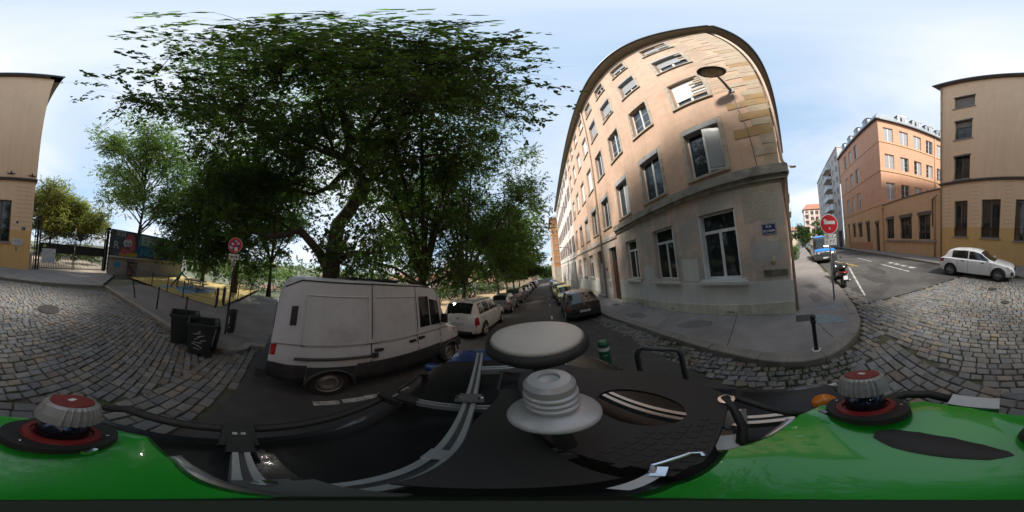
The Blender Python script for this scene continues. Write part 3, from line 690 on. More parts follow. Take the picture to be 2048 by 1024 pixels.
# ground floor windows and doors
for i, (u0, u1, z0, z1) in enumerate(gops):
    if i in (0, 1, 2):
        w_ = window(A, FA, u0, u1, z0, z1, pm=GLASS, transom=z0+1.52, depth=.2, sill=WHITEP if i == 0 else STONE)
        # folded louvred shutters standing in the reveal
        for e_, s_ in ((u0, 1), (u1, -1)):
            if s_ < 0 and i > 0: continue
            b = MB(); b.fb(FA, e_+.002 if s_ > 0 else e_-.032, e_+.032 if s_ > 0 else e_-.002, -.19, .03, z0+.03, z1-.05)
            for q in range(26): zz = z0+.08+(z1-z0-.2)*q/26; b.fb(FA, e_+.03 if s_ > 0 else e_-.042, e_+.042 if s_ > 0 else e_-.03, -.17, .015, zz, zz+.035)
            b.build('folded_shutter', WHITES, w_)
        b = MB()
        if i == 0:
            for e_ in (u0-.05, u1+.03): b.fb(FA, e_, e_+.02, .001, .06, z0, z1)
    elif i in (5, 6, 7): window(A, FA, u0, u1, z0, z1, pm=[GLASS, CURT], transom=z0+1.6, depth=.2)
    elif i == 3:
        b = MB(); b.fb(FA, u0, u1, -.24, -.2, -.3, 2.6); 
        for a_ in (u0+.08, (u0+u1)/2+.04):
            for (p, q) in ((.1, .9), (1.0, 2.4)): b.fb(FA, a_, a_+.48, -.2, -.175, p, q)
        dr = b.build('door', M('door_wood', (.055, .03, .02), .45, .3, 5, sc3=(1, 1, .2)), A)
        b = MB(); b.fb(FA, u0, u1, -.24, -.21, 2.62, 3.5); b.build('fanlight', GLASS, dr)
        b = MB(); b.fb(FA, u0-.05, u1+.05, -.2, .08, -.35, -.07); b.build('doorstep', STONED, A)
    elif i == 4:
        b = MB(); b.fb(FA, u0+.35, u1, -.2, -.17, -.2, 2.55); b.fb(FA, u0+.35, u0+.42, -.2, -.15, -.2, 2.55)
        for q in range(6): b.fb(FA, u0+.45, u1-.04, -.17, -.155, .05+q*.42, .05+q*.42+.36)
        dr = b.build('door', M('door_white', (.50, .50, .49), .5, .1, 4), A)
        b = MB(); b.fb(FA, u0, u0+.33, -.22, -.19, -.2, 3.55); b.fb(FA, u0+.33, u1, -.22, -.19, 2.57, 3.55); b.build('door_panel', DARKW, dr)
        b = MB(); b.fb(FA, u0-.05, u1+.25, -.2, .22, -.45, -.02); b.build('doorstep', STONED, A)
# plinth bands
def band(bld, F, segs, d, z0f, z1, mat, name):
    b = MB()
    for (a, e) in segs: b.fb(F, a, e, -.05, d, z0f, z1)
    return b.build(name, mat, bld)
pl = [(.3, 9.24), (10.56, 11.8), (13.1, 22.2)]
band(A, FA, pl, .022, -1.8, 1.36, PLINTH, 'plinth')
for (a, e) in pl:
    b = MB(); za, ze = zf(4.4, a)+.52, zf(4.4, e)+.52
    b.fb(FA, a, e, -.05, .048, -2, za); b.v[6] = b.v[6][:2]+(ze,); b.v[5] = b.v[5][:2]+(ze,); b.build('base_course', BASEC, A)
for (u, z) in ((2.25, .30), (4.75, .21), (7.2, .13)):
    b = MB(); b.fb(FA, u-.12, u+.12, .03, .052, zf(4.4, u)+.22, zf(4.4, u)+.25); b.build('vent_slot', M('vent_dark', (.02, .018, .016), .9), A)
for (u0, u1) in ((1.55, 3.2), (4.1, 5.65), (6.7, 8.15), (14.4, 15.9), (17, 18.5), (19.6, 21.1)):
    b = MB(); b.fb(FA, u0, u1, .03, .15, 1.33, 1.43); b.build('ledge', PLINTH, A)
# cornice over the ground floor: runs only to the pipe, thin string course beyond
b = MB(); b.fb(FA, .18, 9.0, -.05, .10, 4.22, 4.36); b.fb(FA, .12, 9.0, -.05, .20, 4.36, 4.62); b.fb(FA, .16, 9.0, -.05, .15, 4.62, 4.68)
b.build('cornice', STONED, A)
b = MB(); b.fb(FA, 9.0, 22.2, -.05, .07, 4.0, 4.14); b.build('string_course', STONED, A)
# stone patches showing between the ground floor windows
for (u0, u1, z0, z1, m_) in ((3.3, 4.0, 1.45, 2.2, PLINTH), (.5, 1.4, 1.9, 2.5, M('plaster_grey', (.50, .47, .44), .9, .12, 3, .2, 50)), (.5, 1.5, 3.05, 4.15, M('plaster_grit', (.47, .41, .33), .95, .25, 18, .5, 40)), (5.7, 6.5, 1.45, 2.1, PLINTH)):
    b = MB(); n = 7; top = [(u0+(u1-u0)*i/n, z1+random.uniform(-.05, .05)) for i in range(n+1)]; bot = [(u1-(u1-u0)*i/n, z0+random.uniform(-.05, .05)) for i in range(n+1)]
    ring = top+bot; vs = [FA[0]+FA[1]*u+FA[2]*.004+Vector((0, 0, z)) for u, z in ring]; b.add(vs, [tuple(range(len(vs)))[::-1]]); b.build('plaster_patch', m_, A)
# quoins on the corner
z = 4.75; i = 0
while z < 19.3:
    h = random.uniform(.36, .46); w = random.choice([.55, .8, 1.05]) if i % 2 else random.choice([.35, .5])
    b = MB(); b.fb(FA, .345, .36+w, -.2, .016+.006*(i % 3), z+.008, z+h-.008)
    b.build('quoin', QUOIN if (z < 11.5 and random.random() < .62) else QUOINP, A); z += h; i += 1
for k in range(46):      # exposed stone courses high on the corner
    z = 9.0+k*.225; w = 1.4*random.uniform(.25, .8); u = .5+random.uniform(.3, .9)
    b = MB(); b.fb(FA, u, u+w, -.05, .007, z+.01, z+.15); b.build('stone_course', QUOINP, A)
# side wall along the side street (seen edge-on)
SIDE = 3.4
FS = facade(4.4, .36, SIDE, 1)             # u = along the side street, outward = -Y
sops = [(1.6+3.1*k, 2.8+3.1*k, z0, z1) for k in range(7) for (z0, z1) in rows]
wb = MB(); wall_open(wb, FS, .0, 24, -.5, 20.0, sops); wb.build('side_wall', PINK, A)
for (u0, u1, z0, z1) in sops: window(A, FS, u0, u1, z0, z1, pm=GLASS, nx=2, simple=True)
b = MB(); b.fb(FS, -.16, 24, -.02, .2, 4.36, 4.62); b.fb(FS, -.08, 24, -.02, .1, 4.22, 4.36); b.build('side_cornice', STONED, A)
b = MB(); b.fb(FS, .02, 24, -.05, .03, -.5, 1.36); b.build('side_plinth', PLINTH, A)
# eaves: boarded soffit, fascia, gutter, roof
for k in range(52):
    u = .0+k*.43
    b = MB(); b.fb(FA, u+.006, u+.424, -.1, .5, 19.93, 19.965); b.build('soffit_board', SOFFIT, A)
for k in range(50):
    u = -.5+k*.48
    b = MB(); b.fb(FS, u+.006, u+.474, .0, .46, 19.925, 19.96); b.build('soffit_board', SOFFIT, A)
b = MB(); b.tube([(3.86, 22.2, 20.02), (3.86, -.16, 20.02)], .085, 10); b.tube([(3.86, -.16, 20.02), (28.3, 1.30, 20.02)], .085, 10); b.build('gutter', GUTTER, A, smooth=True)
b = MB(); rp = [(3.84, 22.2, 20.06), (3.84, -.18, 20.06), (28.4, 1.3, 20.06), (28.4, 14, 20.06), (14, 22.2, 20.06)]; rt = [(9, 22.2, 22.4), (9, 5.5, 22.4), (24, 7, 22.4), (24, 12, 22.4), (11, 18, 22.4)]
b.add(rp+rt, [(i, (i+1) % 5, 5+(i+1) % 5, 5+i) for i in range(5)]+[(5, 6, 7, 8, 9), (4, 3, 2, 1, 0)]); b.build('roof', TILE, A)
for q in ([(4.6, 22.19, -2), (14, 22.19, -2), (14, 22.19, 20), (4.6, 22.19, 20)], [(28, 1.8, -.5), (28, 13, -.5), (28, 13, 20), (28, 1.8, 20)]): b = MB(); b.add(q, [(0, 1, 2, 3)]); b.build('rear_wall', PINK, A)
pipe(A, [(4.3, 11.65, -.35), (4.3, 11.65, 19.9)], .055, M('pipe_beige', (.47, .37, .28), .6, .1, 3))
pipe(A, [(4.60, .27, .2), (4.60, .27, 4.15), (4.56, .14, 4.5), (4.6, .27, 5.0), (4.6, .27, 19.9)], .04, M('pipe_beige', (.47, .37, .28)))
# cable from the cornice up to the lamp
b = MB(); b.tube([(4.375, .92, 4.7), (4.38, 1.0, 6.2), (4.38, 1.12, 7.6), (4.38, 1.13, 8.85)], .012, 6); b.build('cable', GUTTER, A)
b = MB(); b.fb(FA, 10.62, 10.95, .022, .12, .86, 1.24); b.build('post_box', M('box_cream', (.5, .48, .42), .6), A)
b = MB(); b.fb(FA, 11.1, 11.28, .0, .05, 1.95, 2.15); b.build('door_number_plate', M('plate_blue', (.03, .06, .2), .4), A)
# ledge with moss and the stone face
b = MB(); b.fb(FA, .42, 1.08, -.03, .035, 1.52, 1.68); b.build('broken_ledge', M('mossy_stone', (.20, .18, .14), .95, .3, 12, .5, 40, col2=(.07, .075, .04), scale2=4), A)
MASK = M('mask_clay', (.50, .42, .28), .8, .12, 14, .2, 60)
b = MB(); prof = []
for i in range(9):
    v = -1+2*i/8
    for j in range(9):
        a = -math.pi/2+math.pi*j/8; w = .075*math.sqrt(max(0, 1-(v*.92)**2))*(1 if v > -.2 else 1+.25*(v+.2))
        d = .055*math.cos(a)*math.sqrt(max(0.02, 1-(v*.92)**2))
        if abs(a) < .5 and -.35 < v < .25: d += .028*(1-abs(a)/.5)*(1-abs(v+.1)*1.6)
        if .35 < abs(a) < 1.0 and .1 < v < .4: d -= .012
        if abs(a) < .6 and -.62 < v < -.45: d += .010
        prof.append(FA[0]+FA[1]*(.79+w*math.sin(a))+FA[2]*(.004+d)+Vector((0, 0, 1.94+.125*v)))
b.add(prof, [(i*9+j, i*9+j+1, (i+1)*9+j+1, (i+1)*9+j) for i in range(8) for j in range(8)])
mk = b.build('wall_mask', MASK, smooth=True, loc=(4.36, .79, 1.94)); tag(mk, 'small pale stone face mask fixed to the pink wall near the corner', 'mask')
# street name plate
sg = empty('street_name_sign', (4.39, .82, 2.68), label='blue enamel street name plate on the corner of the pink building', cat='street sign')
b = MB(); b.fb(FA, .62, 1.02, .001, .018, 2.67, 2.96); b.build('plate', M('enamel_blue', (.012, .02, .14), .25, .1, 8), sg)
b = MB(); b.fb(FA, .632, 1.008, .018, .0195, 2.682, 2.69); b.fb(FA, .632, 1.008, .018, .0195, 2.94, 2.948); b.fb(FA, .632, .64, .018, .0195, 2.69, 2.94); b.fb(FA, 1.0, 1.008, .018, .0195, 2.69, 2.94); b.build('border', WHITEP, sg)
put_text('lettering', 'RUE', .085, WHITEP, sign_mat(FA, .82, .019, 2.875), sg, bold=.002)
put_text('lettering', "DE L'ALMA", .085, WHITEP, sign_mat(FA, .82, .019, 2.755), sg, bold=.002, sx=.80)
# wall lamp over the corner
LAMPM = M('lamp_dark', (.05, .048, .045), .5, .15, 6, metal=.3)
lp = empty('wall_lamp', (4.4, 1.13, 8.9), label='round dark street lamp on a bracket high on the pink corner building', cat='street lamp')
b = MB(); b.tube([(4.38, 1.13, 8.88), (4.2, 1.13, 8.98), (3.9, 1.12, 9.25), (3.66, 1.11, 9.4)], [.05, .045, .035, .03], 10); b.fb(FA, 1.05, 1.21, 0, .05, 8.78, 9.02); b.build('bracket', M('lamp_bracket_grey', (.30, .30, .31), .5, .1, 5, metal=.3), lp, smooth=False)
b = MB(); b.lathe([(.001, .16), (.06, .15), (.1, .1), (.3, .06), (.315, .03), (.31, 0), (.26, 0)], 32, (3.47, 1.1, 9.36)); b.build('lamp_shade', LAMPM, lp, smooth=True)
b = MB(); b.lathe([(.255, .0), (.2, -.02), (.05, -.03), (.001, -.03)], 28, (3.47, 1.1, 9.36)); b.build('lamp_glass', M('lamp_lens', (.22, .19, .13), .3, .4, 12), lp, smooth=True)
lp2 = empty('wall_lamp', (12.4, .84, 8.2), label='grey street lamp on a curved arm on the side wall above the parked scooter', cat='street lamp')
b = MB(); b.tube([(12.4, .84, 7.6), (12.4, .7, 8.3), (12.4, .35, 8.75), (12.4, .05, 8.7)], .03, 8); b.build('bracket', GUTTER, lp2, smooth=True)
b = MB(); b.lathe([(.001, .16), (.1, .14), (.22, .06), (.25, 0), (.2, -.02), (.001, -.05)], 20, (12.4, -.02, 8.6)); b.build('lamp_shade', M('lamp_alu', (.4, .4, .4), .4, metal=.5), lp2, smooth=True)

# ================================================= 2. white building with dark red shutters
WHITEW = M('plaster_white', (0.68, 0.63, 0.58), 0.92, 0.07, 2, 0.12, 45, col2=(0.47, 0.42, 0.37), scale2=0.5, streak=0.15)
REDS = M('dark_red_shutter', (0.14, 0.035, 0.03), 0.6, 0.2, 4)
B2 = empty('apartment_building', (4.4, 34, zf(4.4, 34)), label='long white apartment block with dark red shutters beyond the pink building', cat='building')
c2 = [23.6+2.86*k for k in range(8)]
r2 = [(4.95, 7.2), (9.05, 11.2), (13.3, 15.4), (17.3, 18.9)]
ops = [(c-.5, c+.5, z0, z1) for c in c2 for (z0, z1) in r2]+[(c-.55, c+.55, 0.35 if k else -.2, 3.3) for k, c in enumerate(c2)]
wb = MB(); wall_open(wb, FA, 22.21, 46.2, -2.2, 19.95, ops); wb.build('wall', WHITEW, B2)
for k, c in enumerate(c2):
    for (z0, z1) in r2: window(B2, FA, c-.5, c+.5, z0, z1, pm=GLASS, nx=2, shutters=REDS, sw=.42, louv=False, simple=True)
    if k == 0:
        b = MB(); b.fb(FA, c-.55, c+.55, -.2, -.15, -.3, 3.3); b.build('door', M('door_red', (.16, .045, .035), .5), B2)
    else: window(B2, FA, c-.55, c+.55, .35, 3.3, pm=GLASS, nx=2, simple=True)
b = MB(); b.fb(FA, 22.21, 46.2, -.05, .06, 3.85, 3.98); b.build('string_course', STONED, B2)
b = MB(); b.fb(FA, 22.21, 46.2, -.05, .03, -2.2, .25); b.build('plinth', BASEC, B2)
b = MB(); b.fb(FA, 22.21, 46.2, -.2, .48, 19.9, 19.98); b.build('soffit', SOFFIT, B2)
b = MB(); b.tube([(3.86, 22.2, 20.02), (3.86, 46.2, 20.02)], .085, 8); b.build('gutter', GUTTER, B2)
b = MB(); b.add([(3.84, 22.21, 20.06), (3.84, 46.2, 20.06), (9, 46.2, 22.4), (9, 22.21, 22.4), (14, 46.2, 20), (14, 22.21, 20)], [(0, 1, 2, 3), (3, 2, 4, 5)]); b.build('roof', TILE, B2)
b = MB(); b.add([(4.4, 46.19, -2.2), (14, 46.19, -2.2), (14, 46.19, 20), (4.4, 46.19, 20)], [(0, 1, 2, 3)]); b.build('gable_wall', WHITEW, B2)
# street lamp on that facade
lp3 = empty('wall_lamp', (4.4, 26.8, 5.4), label='wall lamp on a long bracket on the white building with red shutters', cat='street lamp')
b = MB(); b.tube([(4.38, 26.8, 5.3), (3.9, 26.8, 6.0), (2.9, 26.8, 6.15)], .04, 8); b.build('bracket', GUTTER, lp3)
b = MB(); b.lathe([(.001, .12), (.18, .06), (.24, 0), (.001, -.06)], 16, (2.75, 26.8, 6.08)); b.build('lamp_shade', LAMPM, lp3)

# ================================================= 3. ochre stone house jutting into the street, and a low house behind it
OCHRE = M('plaster_ochre', (0.52, 0.27, 0.13), 0.9, 0.12, 2, 0.1, 40, col2=(0.42, 0.21, 0.10), scale2=0.6)
B3 = empty('ochre_house', (2.6, 50, zf(2.6, 50)), label='ochre house with pale stone bands standing forward into the street end', cat='building')
b = MB(); b.prism([(2.62, 46.4), (10, 46.4), (10, 58), (2.62, 58)], 3.4, 17.6); b.build('wall', OCHRE, B3)
b = MB(); b.prism([(2.5, 46.25), (10.1, 46.25), (10.1, 58.1), (2.5, 58.1)], -3, 3.4); b.build('stone_base', STONE, B3)
for k in range(8):
    b = MB(); z = 4.6+k*1.75; b.prism([(2.57, 46.35), (4.6, 46.35), (4.6, 46.5), (2.57, 46.5)], z, z+.22); b.build('stone_band', STONE, B3)
F3 = facade(2.62, 46.4, 90, -1)
for k in range(4):
    for r_ in range(4):
        window(B3, (F3[0], F3[1], F3[2]), 1.2+2.7*k, 2.2+2.7*k, 4.6+3.2*r_, 6.6+3.2*r_, depth=-.06, simple=True, fm=WHITEP)
b = MB(); b.prism([(2.1, 45.9), (10.3, 45.9), (10.3, 58.4), (2.1, 58.4)], 17.6, 18.0); b.build('eaves', SOFFIT, B3)
b = MB(); b.add([(2.1, 45.9, 18), (10.3, 45.9, 18), (10.3, 58.4, 18), (2.1, 58.4, 18), (5, 50, 20.2), (8, 50, 20.2), (8, 55, 20.2), (5, 55, 20.2)], [(0, 1, 5, 4), (1, 2, 6, 5), (2, 3, 7, 6), (3, 0, 4, 7), (4, 5, 6, 7)]); b.build('roof', ZINC, B3)
B4 = empty('low_house', (2.7, 66, zf(2.7, 66)), label='low beige house beyond the ochre house at the street end', cat='building')
b = MB(); b.prism([(2.7, 60), (10, 60), (10, 74), (2.7, 74)], -3, 7.0); b.build('wall', M('plaster_beige', (.46, .37, .27), .9, .1, 2), B4)
F4 = facade(2.7, 60, 90, -1)
for k in range(4): window(B4, F4, 1+3.2*k, 2+3.2*k, 3.0, 5.0, depth=-.06, simple=True)
b = MB(); b.prism([(2.3, 59.7), (10.2, 59.7), (10.2, 74.2), (2.3, 74.2)], 7.0, 7.3); b.build('roof', TILE, B4)
b = MB(); b.box((3.4, 62, 8), (.7, .9, 1.6)); b.build('chimney', TILE, B4)

# ================================================= 4. yellow building facing the crossing
YEL = M('plaster_yellow', (0.82, 0.58, 0.375), 0.92, 0.05, 1.6, 0.10, 40, col2=(0.77, 0.545, 0.35), scale2=0.4, streak=0.12)
YELL = M('plaster_yellow_low', (0.72, 0.46, 0.19), 0.92, 0.05, 1.6, 0.10, 40, col2=(0.66, 0.42, 0.17), scale2=0.4, streak=0.10)
BRN = M('brown_joinery', (0.10, 0.085, 0.072), 0.5, 0.15, 5)
Y = empty('yellow_building', (4.8, -11.5, .35), label='tall yellow plaster building with dark brown windows facing the cobbled crossing', cat='building')
yang = math.degrees(math.atan2(1.12, 9.27))
FY = facade(.23, -12.0, yang, -1)            # u from its left corner (as seen from +Y: right to left), outward = +Y
YW = 9.34
gy = [(1.57, 2.44, 2.12, 5.25), (2.5, 2.51, 2.1, 2.11)]
def uy(x): return (x-.23)/math.cos(R(yang))
gy = [(uy(1.80), uy(3.22), 2.12, 5.25), (uy(4.32), uy(5.78), 2.24, 5.26), (uy(6.95), uy(8.13), 2.28, 5.28)]
uw = [(uy(6.84), uy(8.2), 7.2, 9.6), (uy(6.77), uy(8.17), 11.4, 13.9), (uy(6.67), uy(8.27), 15.8, 17.85)]
wb = MB(); wall_open(wb, FY, 0, YW, 6.9, 20.9, uw, .22); wb.build('wall', YEL, Y)
wb = MB(); wall_open(wb, FY, 0, YW, 3.05, 6.9, gy, .25); wb.build('ground_floor_wall', YEL, Y)
lo = [(a, e, f, 3.05) for a, e, f, h in gy]
wb = MB(); wall_open(wb, FY, 0, YW, -.5, 3.05, lo, .25); wb.build('lower_wall', YELL, Y)
GREYST = M('grey_sill', (.30, .28, .26), .85, .12, 6)
for i, (a, e, f, h) in enumerate(gy): window(Y, FY, a, e, f, h, fm=BRN, pm=[GLASS], nx=2, bars=1, depth=.22, sill=GREYST, fw=.09)
for i, (a, e, f, h) in enumerate(uw):
    window(Y, FY, a, e, f, h, fm=BRN, pm=[GLASS], nx=2, bars=1, depth=.2, sill=GREYST, fw=.07, roller=[.0, .38, .97][i], rm=M('roller_brown', (.19, .16, .135), .6), grille=i < 2)
    b = MB(); n = 12       # scalloped pelmet
    for q in range(n): u = a-.05+(e-a+.1)*q/n; b.fb(FY, u, u+(e-a+.1)/n-.01, -.02, .05, h-.14-.03*(q % 2), h+.02)
    b.build('pelmet', BRN, Y)
for k in range(11):         # horizontal grooves between the ground floor windows
    z = 3.35+k*.33
    for (a, e) in ((.12, gy[0][0]-.25), (gy[0][1]+.25, gy[1][0]-.25), (gy[1][1]+.25, gy[2][0]-.25), (gy[2][1]+.25, YW-.3)):
        if z > 5.35 and k % 2: pass
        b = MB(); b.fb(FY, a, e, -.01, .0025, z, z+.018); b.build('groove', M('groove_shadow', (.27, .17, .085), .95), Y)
CORN = M('cornice_dark', (.12, .10, .085), .8, .2, 5)
b = MB(); b.fb(FY, -.06, YW+.04, -.03, .10, 6.84, 6.96); b.fb(FY, -.1, YW+.08, -.03, .16, 6.96, 7.06); b.build('cornice', CORN, Y)
b = MB(); b.fb(FY, -.5, YW+.35, -.4, .45, 20.75, 20.9); b.fb(FY, -.55, YW+.4, .38, .52, 20.8, 21.02); b.build('eaves', GUTTER, Y)
# left return wall (towards the gate) and right return wall
FYL = facade(.23, -12.0, yang-90, 1)
b = MB(); o_ = FY[0]; pl_ = o_-FY[2]*14
wb = MB(); lops = [(2.4+3*k, 3.5+3*k, z0, z1) for k in range(4) for (z0, z1) in ((3.0, 5.2), (8.2, 10.4), (12.2, 14.4), (16.2, 18.2))]
FL = (FY[0].copy(), -FY[2], -FY[1])
wall_open(wb, FL, 0, 14, -.5, 20.9, lops, .2); wb.build('left_wall', YEL, Y)
for (a, e, f, h) in lops: window(Y, FL, a, e, f, h, fm=BRN, simple=True, sill=GREYST)
b = MB(); b.fb(FL, -.05, 14, -.03, .12, 6.9, 7.04); b.build('left_cornice', CORN, Y)
b = MB(); b.fb(FL, -.4, 14.4, -.3, .5, 20.75, 20.95); b.build('left_eaves', GUTTER, Y)
FR = (FY[0]+FY[1]*YW, -FY[2], FY[1])
wb = MB(); wall_open(wb, FR, 0, 14, -.5, 20.9, [], .2); wb.build('right_wall', YEL, Y)
b = MB(); q = [FY[0]+FY[1]*-.5+FY[2]*.45, FY[0]+FY[1]*(YW+.35)+FY[2]*.45, FY[0]+FY[1]*(YW+.35)-FY[2]*14, FY[0]+FY[1]*-.5-FY[2]*14]
rp = [p+Vector((0, 0, 21.0)) for p in q]; cc = sum(q, Vector())/4; rt = [p.lerp(cc, .55)+Vector((0, 0, 22.8)) for p in q]
b.add(rp+rt, [(i, (i+1) % 4, 4+(i+1) % 4, 4+i) for i in range(4)]+[(4, 5, 6, 7)]); b.build('roof', TILE, Y)
PIPEP = M('pipe_salmon', (.48, .26, .17), .6, .12, 3)
p1 = FY[0]+FY[1]*(YW-.12)+FY[2]*.08
pipe(Y, [(p1.x, p1.y, .3), (p1.x, p1.y, 20.7)], .06, M('pipe_tan', (.36, .27, .18), .6, .15, 3))
p2 = FY[0]+FY[1]*.22+FY[2]*.09
b = MB(); b.tube([(p2.x-.1, p2.y-.25, 20.6), (p2.x-.2, p2.y-.2, 7.2)], .05, 8); b.build('drainpipe', GUTTER, Y)
# plaques by the gate
for (x, z, w, h, m_, nm) in ((1.47, 3.61, .17, .16, WHITEP, 'number_plate'), (1.30, 3.60, .15, .16, BLACKI, 'number_plate'), (.83, 3.18, .26, .19, BLACKI, 'number_plate'), (1.22, 2.18, .78, .46, M('plaque_white', (.58, .58, .60), .4, .06, 6), 'plaque'), (1.25, 1.66, .17, .34, M('intercom_grey', (.28, .26, .24), .5), 'intercom')):
    b = MB(); u = uy(x); b.fb(FY, u-w/2, u+w/2, .0, .03, z-h/2, z+h/2); o = b.build(nm, m_, Y)
    if w == .26: put_text('lettering', '67', .15, WHITEP, sign_mat(FY, u, .032, z), Y)
    if nm == 'plaque':
        b = MB()
        for q_, (l, dz_) in enumerate(((.5, .14), (.6, .08), (.42, .02), (.55, -.05), (.3, -.12))): b.fb(FY, u-.3, u-.3+l, .03, .0315, z+dz_-.012, z+dz_+.012)
        b.build('plaque_print', M('print_blue', (.16, .2, .36), .5), Y)
# two metal swallows on the cornice line
for (x, z, s_, nm) in ((1.95, 7.38, 1, 'dark metal bird cut-out on the yellow building, the one further from its corner'), (.5, 7.3, .9, 'dark metal bird cut-out on the yellow building, at its corner by the gate')):
    b = MB(); u = uy(x); P2 = lambda a, c, d=.03: FY[0]+FY[1]*(u+a*s_)+FY[2]*d+Vector((0, 0, z+c*s_))
    sh = [(-.30, .05), (-.1, .04), (-.02, .1), (.05, .28), (.09, .27), (.08, .09), (.2, .06), (.42, .12), (.25, 0), (.1, -.05), (-.08, -.06)]
    b.add([P2(a, c, .03) for a, c in sh]+[P2(a, c, .055) for a, c in sh], [tuple(range(11)), tuple(range(11, 22))[::-1]]+[(i, (i+1) % 11, 11+(i+1) % 11, 11+i) for i in range(11)])
    c0 = P2(0, 0); tag(b.build('bird_ornament', BLACKI, loc=c0), nm, 'ornament')

# ================================================= 5. orange building with mansard roof and its low street wall
ORA = M('plaster_orange', (0.62, 0.37, 0.245), 0.92, 0.06, 1.5, 0.1, 40, col2=(0.58, 0.335, 0.205), scale2=0.4, streak=0.1)
ORB = M('plaster_tan', (0.64, 0.43, 0.25), 0.92, 0.06, 1.5, 0.1, 40, col2=(0.58, 0.39, 0.22), scale2=0.5, streak=0.12)
ORC = M('plaster_terracotta', (0.52, 0.27, 0.16), 0.92, 0.06, 1.5)
O5 = empty('orange_building', (19.55, -11, .35), label='orange four-storey building with a grey mansard roof and dormers', cat='building')
FOR = facade(19.55, -10.9, -90, 1)           # right face: u towards -Y, outward = -X
FOL = facade(19.55, -10.9, 3.4, -1)          # street face: u towards +X, outward = +Y
wr = []
for k in range(5):
    c = 1.44+2.47*k
    for (z0, z1) in ((7.65, 10.25), (12.58, 15.1), (17.58, 20.5)): wr.append((c-.72, c+.72, z0, z1))
wb = MB(); wall_open(wb, FOR, 0, 13.5, -.5, 22.0, wr, .2); wb.build('courtyard_wall', ORA, O5)
wl_ = []
for k in range(3):
    c = 7.4+2.55*k
    for (z0, z1) in ((7.35, 10.75), (12.4, 15.55), (17.4, 21.0)): wl_.append((c-.68, c+.68, z0, z1-.3))
gl = [(1.1, 2.15, .2, 4.4), (3.9, 5.2, 1.65, 4.7), (6.7, 8.3, 2.5, 4.85), (9.6, 11.0, 2.55, 4.95), (12.75, 13.5, .35, 5.1)]
wb = MB(); wall_open(wb, FOL, 0, 16.2, 6.9, 22.0, wl_, .2); wb.build('street_wall', ORA, O5)
wb = MB(); wall_open(wb, FOL, 0, 16.2, -.5, 6.9, gl, .25); wb.build('street_base', ORB, O5)
for (a, e, f, h) in wr: window(O5, FOR, a, e, f, h, fm=WHITEP, pm=[CURT, GLASS, CURT, GLASSB], nx=2, bars=2, depth=.16, sill=None, fw=.07)
for (a, e, f, h) in wl_: window(O5, FOL, a, e, f, h, fm=WHITEP, pm=[CURT, GLASS], nx=2, bars=2, depth=.16, sill=None, fw=.07)
for i, (a, e, f, h) in enumerate(gl):
    if i in (0, 4): b = MB(); b.fb(FOL, a, e, -.25, -.2, f-.4, h); b.build('door', DARKW, O5)
    else: window(O5, FOL, a, e, f, h, fm=BRN, pm=GLASS, nx=2, depth=.2, sill=None)
    b = MB(); b.fb(FOL, a-.1, e+.1, -.01, .05, h-.05, h+.3); b.build('shutter_box', BRN, O5)
b = MB(); b.fb(FOL, 3.2, 12.6, -.02, .012, -.4, 1.6); b.build('lower_band', ORC, O5)
for z in (12.0, 17.2):
    b = MB(); b.fb(FOR, -.08, 13.5, -.03, .08, z, z+.2); b.build('string_course', ORB, O5)
    b = MB(); b.fb(FOL, -.08, 16.2, -.03, .08, z+.003, z+.203); b.build('string_course', ORB, O5)
b = MB(); b.fb(FOL, -.08, 16.2, -.03, .08, 6.85, 7.02); b.build('string_course', ORB, O5)
b = MB(); b.fb(FOR, -.45, 13.8, -.2, .42, 21.95, 22.2); b.build('eaves', GUTTER, O5)
b = MB(); b.fb(FOL, -.45, 16.4, -.2, .42, 21.953, 22.203); b.build('eaves', GUTTER, O5)
c0 = Vector((19.55, -10.9, 0)); qs = [c0+FOR[2]*.4+FOL[2]*.4, c0+FOL[1]*16.3+FOL[2]*.4, c0+FOL[1]*16.3-FOL[2]*14, c0+FOR[1]*14+FOR[2]*.4]
b = MB(); cc = sum(qs, Vector())/4; rp = [p+Vector((0, 0, 22.2)) for p in qs]; rt = [p+(cc-p).normalized()*1.7+Vector((0, 0, 24.7)) for p in qs]
b.add(rp+rt, [(i, (i+1) % 4, 4+(i+1) % 4, 4+i) for i in range(4)]+[(4, 5, 6, 7)]); b.build('mansard_roof', ZINC, O5)
def dormer(F, u, z0):
    b = MB(); b.fb(F, u-.8, u+.8, -1.6, .02, z0, z0+2.0)
    n = 8; P3 = lambda a, d, zz: F[0]+F[1]*(u+a)+F[2]*d+Vector((0, 0, zz))
    arc = [(-.95+1.9*i/n, z0+2.0+.42*math.sin(math.pi*i/n)) for i in range(n+1)]
    vs = [P3(a, .08, zz) for a, zz in arc]+[P3(a, -1.6, zz) for a, zz in arc]
    b.add(vs, [(i, i+1, n+2+i, n+1+i) for i in range(n)]+[tuple(range(n+1))]); o = b.build('dormer', ZINC, O5)
    b = MB(); b.fb(F, u-.52, u+.52, .02, .07, z0+.15, z0+1.85); b.build('dormer_window', WHITEP, o)
    for s_ in (-.25, .25): b = MB(); b.fb(F, u+s_-.2, u+s_+.2, .07, .078, z0+.25, z0+1.75); b.build('pane', CURT if s_ > 0 else GLASSB, o)
for k in range(4): dormer((FOR[0]-FOR[2]*.05, FOR[1], FOR[2]), 3.9+2.5*k, 22.25)
for k in range(4): dormer((FOL[0]-FOL[2]*.05, FOL[1], FOL[2]), 3.2+3.2*k, 22.25)
pp = FOR[0]+FOR[1]*10.1+FOR[2]*.08; pipe(O5, [(pp.x, pp.y, 6), (pp.x, pp.y, 21.9)], .06, ORB)
